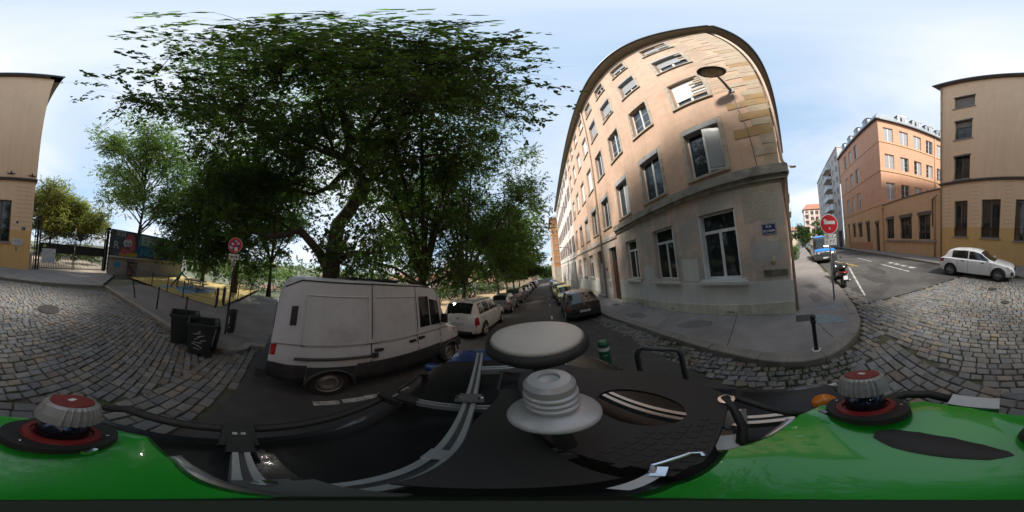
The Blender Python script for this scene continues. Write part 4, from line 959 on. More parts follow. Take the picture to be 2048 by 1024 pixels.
b = MB(); b.add([c0+FOL[1]*16.2+Vector((0, 0, -.5)), c0+FOL[1]*16.2-FOL[2]*14+Vector((0, 0, -.5)), c0+FOL[1]*16.2-FOL[2]*14+Vector((0, 0, 22)), c0+FOL[1]*16.2+Vector((0, 0, 22))], [(0, 1, 2, 3)]); b.build('party_wall', ORA, O5)
# low street wall between yellow and orange building
W6 = empty('street_wall', (14.5, -11, .35), label='low tan street wall with three dark windows between the yellow and orange buildings', cat='wall')
FW = facade(9.55, -11.02, .7, -1)
lw = [(1.3, 2.95, 1.98, 4.45), (4.0, 6.1, 2.02, 4.5), (7.4, 9.1, 2.08, 4.6)]
wb = MB(); wall_open(wb, FW, 0, 9.99, -.5, 6.62, lw, .25); wb.build('wall', ORB, W6)
for (a, e, f, h) in lw:
    window(W6, FW, a, e, f, h, fm=BRN, pm=GLASS, nx=3 if e-a > 1.8 else 2, bars=1, depth=.2, sill=None, fw=.08, grille=True)
    b = MB(); b.fb(FW, a-.12, e+.12, -.01, .06, h-.08, h+.28); b.build('shutter_box', BRN, W6)
b = MB(); b.fb(FW, .5, 9.3, -.02, .16, 1.75, 1.92); b.build('long_sill', GREYST, W6)
b = MB(); b.fb(FW, -.05, 9.98, -.3, .06, 6.62, 6.75); b.build('coping', CORN, W6)
p_ = FW[0]+FW[1]*.7+FW[2]*.08; pipe(W6, [(p_.x, p_.y, .3), (p_.x, p_.y, 5.9)], .06, PIPEP)
p_ = FW[0]+FW[1]*.95+FW[2]*.08; b = MB(); b.tube([(p_.x, p_.y, 3.2), (p_.x, p_.y, 5.8), (p_.x-.8, p_.y+.25, 6.0)], .045, 8); b.build('cable_duct', BLACKI, W6)
p_ = FW[0]+FW[1]*9.9+FW[2]*.1; b = MB(); b.tube([(p_.x, p_.y, .3), (p_.x, p_.y, 6.2)], .06, 8); b.lathe([(.06, 0), (.16, .2), (.16, .4), (.05, .5)], 12, (p_.x, p_.y, 6.0)); b.build('drainpipe', ORC, W6)

# ================================================= 6. grey modern block with balconies, pink block and red-roofed house far down the side street
GREYC = M('concrete_panel_grey', (0.50, 0.49, 0.48), 0.9, 0.08, 1.2, 0.1, 30, streak=0.15)
G7 = empty('grey_apartment_block', (44, -10, .3), label='grey modern apartment block with balconies beside the orange building', cat='building')
FG = facade(35.8, -9.75, 2.5, -1)
go = [(u, u+1.3, z, z+1.5) for u in (1.2, 4.0) for z in (7.5, 10.5, 13.5, 16.5, 19.5, 22.5)]+[(1.0, 4.6, .2, 4.4)]+[(u, u+1.3, z, z+1.5) for u in (12.5, 16, 19.5, 23) for z in (4.5, 7.5, 10.5, 13.5, 16.5, 19.5, 22.5)]
wb = MB(); wall_open(wb, FG, 0, 28, -.5, 25.8, go, .3); wb.build('wall', GREYC, G7)
for (a, e, f, h) in go:
    if f > 1: window(G7, FG, a, e, f, h, fm=WHITEP, pm=[GLASS, CURT], nx=2, simple=True, sill=None)
    else: b = MB(); b.fb(FG, a, e, -.3, -.25, -.4, h); b.build('garage_door', M('garage_dark', (.05, .05, .05), .6), G7)
for k in range(7):
    z = 4.2+3*k
    b = MB(); b.fb(FG, 6.4, 11.6, 0, 1.3, z, z+.18); bo = b.build('balcony', GREYC, G7)
    b = MB(); b.fb(FG, 6.4, 11.6, 1.24, 1.28, z+.18, z+1.15); b.build('balcony_screen', M('balcony_glass', (.20, .27, .27), .2, .1, 3), bo)
    b = MB(); b.fb(FG, 6.8, 11.2, -.02, .02, z+.2, z+2.4); b.build('balcony_window', GLASS, bo)
b = MB(); b.fb(FG, -.1, 28.1, -12, .15, 25.8, 26.2); b.build('roof', GREYC, G7)
b = MB(); b.add([FG[0]+Vector((0, 0, 20)), FG[0]-FG[2]*12+Vector((0, 0, 20)), FG[0]-FG[2]*12+Vector((0, 0, 26)), FG[0]+Vector((0, 0, 26))], [(0, 1, 2, 3)]); b.build('gable_wall', GREYC, G7)
PKB = M('plaster_rose', (.52, .38, .33), .9, .06, 1.5)
P8 = empty('pink_apartment_block', (88, -7.5, .2), label='rose apartment block with white balcony bays and a red roof at the far end', cat='building')
FP = facade(88, -3.1, -90, 1)
po = [(u, u+1.5, z, z+1.9) for u in (.9, 3.6, 6.2, 8.6) for z in (4.2, 7.4, 10.6, 13.8, 17.0)]
wb = MB(); wall_open(wb, FP, 0, 12, -1, 20, po, .4); wb.build('wall', PKB, P8)
for (a, e, f, h) in po:
    w_ = window(P8, FP, a, e, f, h, fm=WHITEP, pm=GLASS, nx=2, simple=True, sill=None, depth=.35)
    if a < 1: b = MB(); b.fb(FP, a-.2, e+.2, 0, 1.0, f-.2, f-.02); b.fb(FP, a-.2, e+.2, .95, 1.0, f, f+.9); b.build('balcony', PKB, w_)
for u in (.3, 2.9, 5.6): b = MB(); b.fb(FP, u, u+.35, -.02, .12, 3, 20); b.build('white_pilaster', WHITEP, P8)
b = MB(); b.add([FP[0]+FP[2]*.6-FP[1]*.6+Vector((0, 0, 20)), FP[0]+FP[2]*.6+FP[1]*12.4+Vector((0, 0, 20)), FP[0]-FP[2]*10+FP[1]*12.4+Vector((0, 0, 20)), FP[0]-FP[2]*10-FP[1]*.6+Vector((0, 0, 20)), FP[0]-FP[2]*3+FP[1]*2+Vector((0, 0, 23.6)), FP[0]-FP[2]*3+FP[1]*10+Vector((0, 0, 23.6))], [(0, 1, 5, 4), (1, 2, 5), (2, 3, 4, 5), (3, 0, 4)]); b.build('roof', TILE, P8)
b = MB(); b.add([FP[0]+Vector((0, 0, -1)), FP[0]-FP[2]*10+Vector((0, 0, -1)), FP[0]-FP[2]*10+Vector((0, 0, 20)), FP[0]+Vector((0, 0, 20))], [(0, 1, 2, 3)]); b.build('side_wall', PKB, P8)
H9 = empty('red_roofed_house', (112, 2, .2), label='pale house with a low red roof at the far end of the side street', cat='building')
b = MB(); b.prism([(112, -4), (124, -4), (124, 7), (112, 7)], -1, 11); b.build('wall', M('plaster_cream', (.5, .43, .33), .9, .06, 2), H9)
b = MB(); b.add([(111, -5, 11), (125, -5, 11), (125, 8, 11), (111, 8, 11), (118, -3, 14), (118, 6, 14)], [(0, 1, 4), (1, 2, 5, 4), (2, 3, 5), (3, 0, 4, 5)]); b.build('roof', TILE, H9)
FH = facade(112, 7, -90, 1)
for k in range(4):
    for r_ in range(2): window(H9, FH, 1+2.6*k, 2.1+2.6*k, 4+3.4*r_, 6+3.4*r_, depth=-.06, simple=True, sill=None)
# next block on the left side of the side street
N10 = empty('beige_street_block', (34, 2.5, .2), label='beige block with a projecting balcony next along the side street, seen edge-on', cat='building')
FN = facade(28.4, 1.85, 3.4, 1)
no_ = [(1.5+3.3*k, 2.7+3.3*k, z, z+1.9) for k in range(8) for z in (1.6, 5, 8.4, 11.8)]
wb = MB(); wall_open(wb, FN, 0, 30, -.5, 15.5, no_, .2); wb.build('wall', M('plaster_sand', (.44, .36, .27), .9, .1, 2, streak=.1), N10)
for q in no_: window(N10, FN, *q, simple=True)
for z in (4.7, 8.1, 11.5): b = MB(); b.fb(FN, .8, 8, 0, .8, z, z+.15); b.fb(FN, .8, 8, .75, .8, z, z+.95); b.build('balcony', GREYC, N10)
b = MB(); b.fb(FN, -.2, 30, -10, .4, 15.5, 15.8); b.build('roof', TILE, N10)

# ================================================= 7. houses beyond the park on the left
def small_house(name, x0, x1, y0, y1, zb, z1, rh, wm, label, win=(), roofm=TILE, face=None):
    root = empty(name, ((x0+x1)/2, (y0+y1)/2, zb), label=label, cat='building')
    b = MB(); b.prism([(x0, y0), (x1, y0), (x1, y1), (x0, y1)], zb, z1); b.build('wall', wm, root)
    e = .35; b = MB()
    if (x1-x0) > (y1-y0): rd = [((x0+1.5), (y0+y1)/2), ((x1-1.5), (y0+y1)/2)]; fs = [(0, 1, 5, 4), (1, 2, 5), (2, 3, 4, 5), (3, 0, 4), (3, 2, 1, 0)]
    else: rd = [((x0+x1)/2, y0+1.5), ((x0+x1)/2, y1-1.5)]; fs = [(0, 1, 4), (1, 2, 5, 4), (2, 3, 5), (3, 0, 4, 5), (3, 2, 1, 0)]
    b.add([(x0-e, y0-e, z1), (x1+e, y0-e, z1), (x1+e, y1+e, z1), (x0-e, y1+e, z1)]+[(p[0], p[1], z1+rh) for p in rd], fs); b.build('roof', roofm, root)
    Fs = {'S': facade(x0, y0, 0, 1), 'E': facade(x1, y0, 90, 1)}
    for (fc, u0, du, n, za, zh, w) in win:
        F = Fs[fc]
        for k in range(n): window(root, F, u0+du*k, u0+du*k+w, za, za+zh, depth=-.05, simple=True, sill=None, fm=WHITEP, pm=[GLASS, GLASS, CURT])
    return root
CREAM = M('plaster_cream2', (.55, .47, .34), .9, .06, 2); ROSE2 = M('plaster_rose2', (.52, .42, .37), .9, .06, 2); SALM = M('plaster_salmon', (.52, .33, .25), .9, .06, 2)
small_house('cream_house', -72, -60, 50, 60, -22, .6, 3.2, CREAM, 'cream gabled house in the valley beyond the second tree', [('E', 1.2, 2.2, 4, -3, 1.6, 1), ('E', 1.2, 2.2, 4, -7, 1.6, 1)])
small_house('rose_house', -62, -48, 58, 70, -20, .8, 3.4, ROSE2, 'large pale rose house with many windows and red roof in the valley', [('S', 1, 2.1, 6, -2, 1.3, .9), ('S', 1, 2.1, 6, -5.2, 1.7, .9), ('S', 1, 2.1, 6, -8.6, 1.7, .9), ('E', 1, 2.1, 5, -2, 1.3, .9), ('E', 1, 2.1, 5, -5.2, 1.7, .9)])
small_house('salmon_house', -36, -26, 50, 60, -12, 6.5, 2.4, SALM, 'tall salmon house seen beside the third tree trunk', [('S', 1, 2.2, 4, -1, 1.7, 1), ('S', 1, 2.2, 4, 2.6, 1.7, 1)])
small_house('pink_roof_house', -24, -12.5, 38, 47, -4, .7, 2.3, M('plaster_pale', (.52, .44, .36), .9, .06, 2), 'low pale house with a wide pink tiled roof behind the park fence', [('S', 1.2, 2.7, 4, -1.7, 1.7, 1.2)], M('roof_pink_tile', (.46, .24, .19), .85, .2, 5, .3, 30))
small_house('beige_street_house', -16, -4.7, 52, 68, -3, 7.4, 2.0, M('plaster_straw', (.48, .38, .26), .9, .08, 2), 'beige house on the left side at the end of the street', [('E', 1.4, 3.2, 5, 1.2, 2.2, 1.2), ('E', 1.4, 3.2, 5, 4.6, 2.0, 1.2), ('S', 1, 3, 3, 1.2, 2.2, 1.2)])
small_house('pale_street_house', -15, -4.4, 70, 84, -3, 10.5, 2.0, M('plaster_shell', (.52, .41, .34), .9, .08, 2), 'taller pale pink house last on the left side of the street', [('E', 1.4, 3.2, 4, 1.2, 2.2, 1.2), ('E', 1.4, 3.2, 4, 4.6, 2.0, 1.2), ('E', 1.4, 3.2, 4, 7.8, 2.0, 1.2)])
rg = random.Random(5)
VALM = [CREAM, ROSE2, SALM, WHITEW, GREYC]
for k in range(14):       # roofs of the town scattered in the valley
    a = R(rg.uniform(-118, -52)); d = rg.uniform(95, 330); x, y = d*math.sin(a), d*math.cos(a); z = terr(x, y); w = rg.uniform(8, 22); dd = rg.uniform(8, 16); h = rg.uniform(6, 14)
    root = empty('valley_house', (x, y, z), label='small distant house among the roofs of the valley town', cat='building', group='distant houses in the valley')
    b = MB(); b.box((x, y, z+h/2), (w, dd, h), rg.uniform(0, 3)); b.build('wall', rg.choice(VALM), root)
    b = MB(); r0 = max(w, dd)/2+.6; b.lathe([(r0*1.1, h), (r0*.3, h+2.6)], 4, (x, y, z)); b.build('roof', TILE, root)
# ------------------------------------------------------------------ trees and other plants
BARK = M('bark_dark', (0.055, 0.045, 0.036), 0.95, 0.35, 7, 0.6, 30, sc3=(1, 1, .35))
LEAFD = leaf_mat('leaf_dark', (0.045, 0.076, 0.024), (0.10, 0.195, 0.028))
LEAFM = leaf_mat('leaf_mid', (0.062, 0.100, 0.028), (0.12, 0.22, 0.03))
LEAFL = leaf_mat('leaf_light', (0.105, 0.17, 0.045), (0.20, 0.34, 0.06))
LEAFY = leaf_mat('leaf_yellow_green', (0.17, 0.18, 0.05), (0.26, 0.30, 0.05))
LEAFB = leaf_mat('leaf_bush', (0.05, 0.09, 0.025), (0.07, 0.15, 0.025))

def leaves_mesh(name, centers, radii, counts, size, mat, parent, flat=0.75, seed=1, var=0.35, droop=0.25, shell=0.5, twigs=False):
    TW = []
    rg = np.random.default_rng(seed); P = []; T = []; AX = []
    for c, r, n in zip(centers, radii, counts):
        ntw = max(3, n//15); st = rg.normal(size=(ntw, 3)); st /= np.linalg.norm(st, axis=1)[:, None]; s0 = st*(r*.72*np.power(rg.random(ntw), .45))[:, None]
        dr = st*.9+rg.normal(size=(ntw, 3))*.55; dr[:, 2] -= droop*.8; dr /= np.linalg.norm(dr, axis=1)[:, None]; ln = r*rg.uniform(.35, .75, ntw)
        k = rg.integers(0, ntw, n); u = rg.random(n)
        p = s0[k]+dr[k]*(ln[k]*u)[:, None]+rg.normal(size=(n, 3))*size*.33
        if twigs:
            cc = np.array(c); fl = np.array([1, 1, flat]); e0 = s0*fl+cc; e1 = (s0+dr*ln[:, None])*fl+cc; TW += [np.stack([np.repeat(cc[None], ntw, 0), e0, np.full((ntw, 3), .007)], 1), np.stack([e0, e1, np.full((ntw, 3), .004)], 1)]
        p[:, 2] *= flat; P.append(p+np.array(c)); tw = rg.uniform(1-var, 1+var)*rg.uniform(.72, 1.28, ntw); T.append(tw[k]); AX.append(dr[k]*.8)
    P = np.concatenate(P); n = len(P); t0 = np.concatenate(T); AX = np.concatenate(AX)
    ax = AX+rg.normal(size=(n, 3))*.6; ax[:, 2] -= droop; ax /= np.linalg.norm(ax, axis=1)[:, None]
    nr = rg.normal(size=(n, 3))*.7; nr[:, 2] += .9; sd = np.cross(nr, ax); sd /= (np.linalg.norm(sd, axis=1)[:, None]+1e-9)
    up = np.cross(ax, sd)
    s = size*rg.uniform(.65, 1.3, n)[:, None]
    v0 = P-ax*s*.5; v1 = P+sd*s*.27+up*s*.05; v2 = P+ax*s*.55; v3 = P-sd*s*.27+up*s*.05
    V = np.stack([v0, v1, v2, v3], 1).reshape(-1, 3).astype(np.float32)
    me = bpy.data.meshes.new(name); me.vertices.add(4*n); me.loops.add(4*n); me.polygons.add(n)
    me.vertices.foreach_set('co', V.ravel()); me.loops.foreach_set('vertex_index', np.arange(4*n, dtype=np.int32))
    me.polygons.foreach_set('loop_start', np.arange(0, 4*n, 4, dtype=np.int32)); me.polygons.foreach_set('loop_total', np.full(n, 4, dtype=np.int32))
    me.update(calc_edges=True)
    tt = (t0*rg.uniform(.75, 1.25, n))[:, None]*np.array([[1, 1, 1]])*(1+rg.normal(size=(n, 3))*np.array([[.10, .05, .08]]))
    C = np.concatenate([np.clip(tt, 0, 3), np.ones((n, 1))], 1).astype(np.float32); C = np.repeat(C, 4, 0)
    ca = me.color_attributes.new('tint', 'FLOAT_COLOR', 'POINT'); ca.data.foreach_set('color', C.ravel())
    me.materials.append(mat)
    o = bpy.data.objects.new(name, me); COL.objects.link(o)
    if parent is not None: attach(o, parent)
    if TW:
        S = np.concatenate(TW); a, b_, w = S[:, 0], S[:, 1], S[:, 2, :1]; dv = b_-a; sd2 = np.cross(dv, rg.normal(size=dv.shape)); sd2 /= np.linalg.norm(sd2, axis=1)[:, None]+1e-9; k = len(a)
        V2 = np.stack([a-sd2*w, a+sd2*w, b_+sd2*w*.5, b_-sd2*w*.5], 1).reshape(-1, 3).astype(np.float32); m2 = bpy.data.meshes.new('twigs'); m2.vertices.add(4*k); m2.loops.add(4*k); m2.polygons.add(k)
        m2.vertices.foreach_set('co', V2.ravel()); m2.loops.foreach_set('vertex_index', np.arange(4*k, dtype=np.int32)); m2.polygons.foreach_set('loop_start', np.arange(0, 4*k, 4, dtype=np.int32)); m2.polygons.foreach_set('loop_total', np.full(k, 4, dtype=np.int32)); m2.update(calc_edges=True)
        m2.materials.append(BARK); o2 = bpy.data.objects.new('twigs', m2); COL.objects.link(o2); o2['kind'] = 'stuff'
        if parent is not None: attach(o2, parent)
    return o
def wig(a, b, n, amp, rg):
    a, b = Vector(a), Vector(b); out = []
    for i in range(n+1):
        t = i/n; p = a.lerp(b, t)
        if 0 < i < n: p += Vector((rg.gauss(0, amp), rg.gauss(0, amp), rg.gauss(0, amp*.6)))
        out.append(p)
    return out
def tree(name, base, trunk, limbs, label, leafmat, nleaf, lsize, crad, seed, subs=3, sublen=2.0, spread=.9, group=None, extra=(), r0=.3, up=.35, tips=2, tiplen=1.0, flat=.75, cat='tree', shell=.5, within=None):
    """trunk: list of points; limbs: list of (list of points, r)."""
    rg = random.Random(seed); root = empty(name, base, label=label, cat=cat, group=group)
    b = MB(); n = len(trunk); b.tube(trunk, [r0*(1.35 if i == 0 else 1.0)*(1-.55*i/(n-1)) for i in range(n)], 12); b.build('trunk', BARK, root, smooth=True)
    cs = []; br = MB()
    for (pts, r) in limbs:
        pts = [Vector(p) for p in pts]; k = len(pts)
        br.tube(pts, [r*(1-.75*i/(k-1)) for i in range(k)], 8)
        L_ = sum((pts[i+1]-pts[i]).length for i in range(k-1))
        for s in range(subs):
            t = .35+.65*(s+rg.random()*.8)/subs; i = min(k-2, int(t*(k-1))); p = pts[i].lerp(pts[i+1], t*(k-1)-i)
            dr = (pts[-1]-pts[0]).normalized(); d = Vector((rg.gauss(0, 1), rg.gauss(0, 1), rg.gauss(up, .6))).normalized()*spread+dr*.6
            q = p+d.normalized()*sublen*rg.uniform(.6, 1.25); w = wig(p, q, 3, .12, rg); br.tube(w, [r*.34, r*.26, r*.18, r*.09], 6); cs += [q, w[2]]
            for e in range(tips):
                q2 = q+Vector((rg.gauss(0, 1), rg.gauss(0, 1), rg.gauss(0, .7))).normalized()*tiplen*rg.uniform(.6, 1.2); br.tube([q.lerp(p, .2), q2], [r*.14, r*.04], 5); cs.append(q2)
        cs.append(pts[-1])
    if br.v: br.build('branches', BARK, root, smooth=True)
    cs += [Vector(e) for e in extra]
    if within: cs = [c for c in cs if within(c)]
    rad = [crad*rg.uniform(.65, 1.25) for _ in cs]; tot = sum(q**2 for q in rad); cnt = [max(20, int(nleaf*q*q/tot)) for q in rad]
    leaves_mesh('crown', cs, rad, cnt, lsize, leafmat, root, seed=seed, flat=flat, shell=shell, twigs=nleaf > 75000)
    return root

# --- 1. the big leaning tree next to the van
z0 = zf(-5.8, 1.5)+.1
T1 = [(-5.82, 1.45, z0-.1), (-5.81, 1.5, z0+.5), (-5.8, 1.54, 2.3), (-5.79, 1.58, 3.2), (-5.77, 1.66, 4.15), (-5.63, 2.07, 4.84), (-5.49, 2.41, 5.75), (-5.46, 2.45, 6.2), (-5.56, 2.22, 6.7), (-5.68, 1.95, 7.05), (-5.72, 1.78, 7.6), (-5.6, 1.8, 8.5)]
L1 = [
 ([(-5.84, 1.4, 2.5), (-5.9, 1.05, 3.1), (-5.99, .28, 3.87), (-6.0, -.1, 3.66), (-6.1, -.9, 3.5), (-6.6, -2.0, 3.9), (-7.2, -3.4, 4.4)], .19),
 ([(-5.72, 1.8, 6.75), (-5.87, 1.27, 5.85), (-6.1, .7, 5.5), (-6.7, -.6, 5.9), (-7.4, -2.2, 6.3)], .14),
 ([(-5.74, 1.73, 7.4), (-5.9, .93, 7.75), (-5.9, .0, 8.2), (-5.4, -1.6, 8.7), (-4.6, -3.2, 9.3)], .15),
 ([(-5.76, 1.69, 2.7), (-5.7, 2.2, 3.15), (-5.6, 3.2, 3.25), (-5.8, 4.6, 3.6), (-6.4, 5.8, 4.3)], .13),
 ([(-5.6, 1.8, 8.4), (-5.1, 2.3, 9.4), (-4.3, 3.2, 10.4), (-3.2, 4.2, 11.1), (-2.2, 5.0, 11.4)], .15),
 ([(-5.6, 1.8, 8.4), (-4.9, 1.2, 9.6), (-3.6, .4, 10.8), (-2.2, -.4, 11.6), (-1.0, -1.0, 11.9)], .15),
 ([(-5.6, 1.8, 8.4), (-6.2, 2.6, 9.6), (-7.1, 3.6, 10.8), (-7.9, 4.6, 11.6)], .13),
 ([(-5.6, 1.8, 8.5), (-5.7, 1.6, 10.2), (-5.6, 1.2, 11.9), (-5.2, .6, 13.4)], .13),
 ([(-5.7, 1.75, 7.5), (-6.6, .6, 9.0), (-7.6, -.8, 10.2), (-8.6, -2.0, 10.8)], .12),
 ([(-5.5, 2.3, 5.9), (-4.9, 3.2, 6.8), (-4.2, 4.4, 7.9), (-3.4, 5.8, 8.6)], .11),
 ([(-5.4, -1.6, 8.7), (-3.8, -2.9, 9.0), (-2.6, -4.2, 9.2), (-1.9, -5.2, 9.2)], .08),
 ([(-5.1, 2.3, 9.4), (-3.4, 2.2, 10.2), (-1.8, 2.2, 10.8), (-.4, 2.6, 11.0)], .08),
 ([(-5.6, 1.2, 7.7), (-4.6, .6, 8.0), (-3.4, .1, 8.5), (-2.3, -.3, 8.8)], .07),
]
rgx = random.Random(21); ex = []
for k in range(190):      # fill of the crown
    a = rgx.uniform(0, 6.28); rr = math.sqrt(rgx.random())*6.9; zc = rgx.uniform(5.6, 14.2); f = math.sqrt(max(0, 1-((zc-9.6)/5.2)**2)); x, y = -5.3+rr*f*math.cos(a)*.95, .9+rr*f*math.sin(a)*1.05
    if math.hypot(x, y) < 1.3 and zc < 10: continue
    ex.append((x, y, zc))
for k in range(85):      # thick top of the crown
    a = rgx.uniform(0, 6.28); rr = math.sqrt(rgx.random())*5.8; ex.append((-4.1+rr*math.cos(a), .6+rr*math.sin(a), rgx.uniform(9.2, 13.6)))
for k in range(46):      # hanging left side of the crown
    ex.append((rgx.uniform(-11.5, -5.6), rgx.uniform(-7.0, .6), rgx.uniform(3.4, 9.0)))
tree('plane_tree', (-5.82, 1.45, z0), T1, L1, 'huge dark tree with a crooked trunk behind the white van', LEAFD, 165000, .13, 1.2, 5, subs=4, sublen=1.7, r0=.35, tips=2, tiplen=.9, extra=ex, flat=.7, within=lambda c: c.x < .6-.28*max(0, c.y) and not (c.z < 5.2 and c.x > -5.0) and c.y > max(-6.6, -2.2-.9*max(0, -c.x-.3)) and math.hypot(c.x-.083*(c.z-2.35), c.y+.095*(c.z-2.35)) > 1.25)
# --- trees further along the row
def row_tree(x, y, h, label, seed, nleaf, mat=LEAFD, extra=(), r0=.24, fork=2.6, nl=7, rad=2.6, lsize=.15, crad=.95, crownlow=3.2):
    zb = zf(x, y)+.1; rg = random.Random(seed)
    tr = [(x, y, zb-.1), (x+rg.gauss(0, .03), y, zb+.5), (x+rg.gauss(0, .06), y+rg.gauss(0, .06), zb+fork*.6), (x+rg.gauss(0, .08), y, zb+fork)]
    top = Vector(tr[-1]); L_ = []
    for k in range(nl):
        a = 6.283*k/nl+rg.uniform(-.3, .3); s_ = rad*rg.uniform(.55, 1.1); hh = h*rg.uniform(.62, 1.0)
        p1 = top+Vector((math.cos(a)*s_*.25, math.sin(a)*s_*.25, (hh-fork)*.3)); p2 = top+Vector((math.cos(a)*s_*.6, math.sin(a)*s_*.6, (hh-fork)*.65)); p3 = top+Vector((math.cos(a)*s_, math.sin(a)*s_, hh-fork))
        L_.append(([top-Vector((0, 0, .1)), p1, p2, p3], r0*.45))
    for k in range(3):
        a = rg.uniform(0, 6.28); L_.append(([top-Vector((0, 0, .3)), top+Vector((math.cos(a)*rad*.5, math.sin(a)*rad*.5, .6)), top+Vector((math.cos(a)*rad*1.05, math.sin(a)*rad*1.05, .9))], r0*.3))
    return tree('plane_tree', (x, y, zb), tr, L_, label, mat, nleaf, lsize, crad, seed, subs=4, sublen=1.5, r0=r0, tips=2, tiplen=.8, group=None, extra=extra, within=lambda c: c.x < (-.4 if y > 15 else .75) and c.z > zb+crownlow*.75+(1.2 if c.x > -4.4 else 0))
EX2 = [(rgx.uniform(-7, .3), rgx.uniform(2.5, 10.5), rgx.uniform(7.2, 13.5)) for k in range(36)]
EX3 = [(rgx.uniform(-7, .4), rgx.uniform(8, 16), rgx.uniform(5.2, 13)) for k in range(42)]
row_tree(-6.2, 6.6, 14, 'tree with many upright forked limbs, second in the row along the street', 31, 76000, extra=EX2, r0=.30, nl=11, rad=5.0, fork=2.5, lsize=.13, crad=1.15)
row_tree(-6.2, 11.2, 14, 'tree with a straight trunk behind the white estate car, third in the row', 32, 78000, LEAFD, EX3, r0=.26, nl=10, rad=5.4, lsize=.14, crad=1.25)
row_tree(-6.2, 20.3, 12.5, 'fourth tree of the row, left of the grey people carrier', 33, 72000, LEAFM, [(rgx.uniform(-8, -.4), rgx.uniform(15, 26), rgx.uniform(4.2, 12)) for k in range(60)], rad=5.2, lsize=.19, crad=1.4, nl=9)
row_tree(-6.2, 25.0, 12, 'fifth tree of the row along the parked cars', 34, 42000, LEAFM, [(rgx.uniform(-8, -.6), rgx.uniform(21, 30), rgx.uniform(4, 11.5)) for k in range(30)], rad=5.0, lsize=.22, crad=1.2)
row_tree(-6.2, 30.5, 12, 'sixth tree of the row, with a stout dark trunk', 35, 36000, LEAFM, rad=5.0, lsize=.24, crad=1.3)
row_tree(-6.2, 36.2, 12, 'last tree at the far end of the row on the left', 36, 36000, LEAFM, rad=5.2, lsize=.26, crad=1.4)
# --- dark tree behind the playground
def round_tree(name, x, y, zb, h, rad, label, mat, nleaf, lsize, seed, more=(), r0=.2, low=.15, nl=8, crad=1.0, fork=.3, group=None, cat='tree', flat=.75, shell=.5):
    rg = random.Random(seed); top = Vector((x+rg.gauss(0, .2), y+rg.gauss(0, .2), zb+h*fork))
    tr = [(x, y, zb-.2), (x+rg.gauss(0, .05), y, zb+h*fork*.5), tuple(top)]; L_ = []
    for k in range(nl):
        a = 6.283*k/nl+rg.uniform(-.3, .3); e = rg.uniform(.15, 1.25); q = top+Vector((math.cos(a)*math.cos(e)*rad, math.sin(a)*math.cos(e)*rad, math.sin(e)*h*(1-fork)*.85)); L_.append((wig(top, q, 3, rad*.06, rg), r0*.5))
    L_.append((wig(top, (top.x, top.y, zb+h*.95), 3, .1, rg), r0*.6))
    ex = []
    for k in range(int(nl*2.5)):
        a = rg.uniform(0, 6.283); s_ = math.sqrt(rg.random())*rad; zz = zb+h*(low+(1-low)*rg.random()); f = 1-abs((zz-zb)/h-.5)*.7; ex.append((x+math.cos(a)*s_*f, y+math.sin(a)*s_*f, zz))
    ex += list(more)
    return tree(name, (x, y, zb), tr, L_, label, mat, nleaf, lsize, crad, seed, subs=3, sublen=rad*.45, r0=r0, tips=1, tiplen=rad*.25, extra=ex, group=group, cat=cat, flat=flat, shell=shell)
round_tree('park_tree', -13.4, -4.4, -.2, 13.5, 5.2, 'dense dark tree behind the playground picnic table', LEAFD, 125000, .15, 41, [(rgx.uniform(-15, -8.6), rgx.uniform(-8, -2.4), rgx.uniform(2.2, 11)) for k in range(50)]+[(rgx.uniform(-13.5, -9.2), rgx.uniform(-9.5, -3.2), rgx.uniform(2.3, 4.8)) for k in range(34)], r0=.25, low=.08, nl=14, crad=1.35)
round_tree('park_tree', -14.8, -1.6, -.4, 10.5, 3.4, 'dark tree at the end of the pavement left of the van', LEAFD, 32000, .16, 42, r0=.2, low=.22, nl=8, crad=.95)
round_tree('park_tree', -16.9, -9.6, -.2, 13.5, 4.4, 'dark tree behind the end of the graffiti wall', LEAFD, 78000, .16, 43, [(rgx.uniform(-16, -11.2), rgx.uniform(-12.4, -8.5), rgx.uniform(2.2, 8)) for k in range(55)], r0=.2, low=.25, nl=9, crad=1.1)
# feathery light tree and the round tree behind the gate
def airy_tree():
    x, y, zb = -11.3, -15.4, 0.0; tr = [(x, y, zb), (x+.1, y, 3.5), (x-.1, y+.1, 8), (x+.3, y-.1, 13)]; rg = random.Random(8); L_ = []
    for k in range(26):
        a = rg.uniform(0, 6.28); zs = rg.uniform(5, 15); s_ = rg.uniform(2.4, 5.4)*(1.1-.02*zs); q = (x+math.cos(a)*s_, y+math.sin(a)*s_, min(19.5, zs+rg.uniform(1.5, 5.6))); L_.append((wig((x, y, zs*.85), q, 4, .2, rg), .08))
    for (dx, dy, dz) in ((6.0, -1.8, 18.5), (5.6, -1.5, 15.5), (5.2, -1.0, 12.0), (4.0, -.5, 9.0), (-4.0, 2.6, 15.5), (-4.5, 3.0, 11.5), (-3.6, 2.4, 8)): L_.append((wig((x, y, dz*.62), (x+dx, y+dy, dz), 4, .2, rg), .09))
    tree('ash_tree', (x, y, zb), tr, L_, 'airy light green tree with thin trunk behind the graffiti wall', LEAFL, 95000, .17, 1.6, 9, subs=3, sublen=1.9, r0=.20, tips=2, tiplen=1.1, flat=.6)
airy_tree()
round_tree('lime_tree', -3.0, -30.5, -.2, 14.0, 5.0, 'round yellow-green tree behind the barred gate', LEAFY, 100000, .21, 44, r0=.25, low=.06, nl=18, crad=1.7)
round_tree('lime_tree', -9.0, -31.0, -.2, 11.0, 4.8, 'lower yellow-green tree behind the right end of the gate', LEAFY, 70000, .21, 45, r0=.25, low=.06, nl=14, crad=1.6)
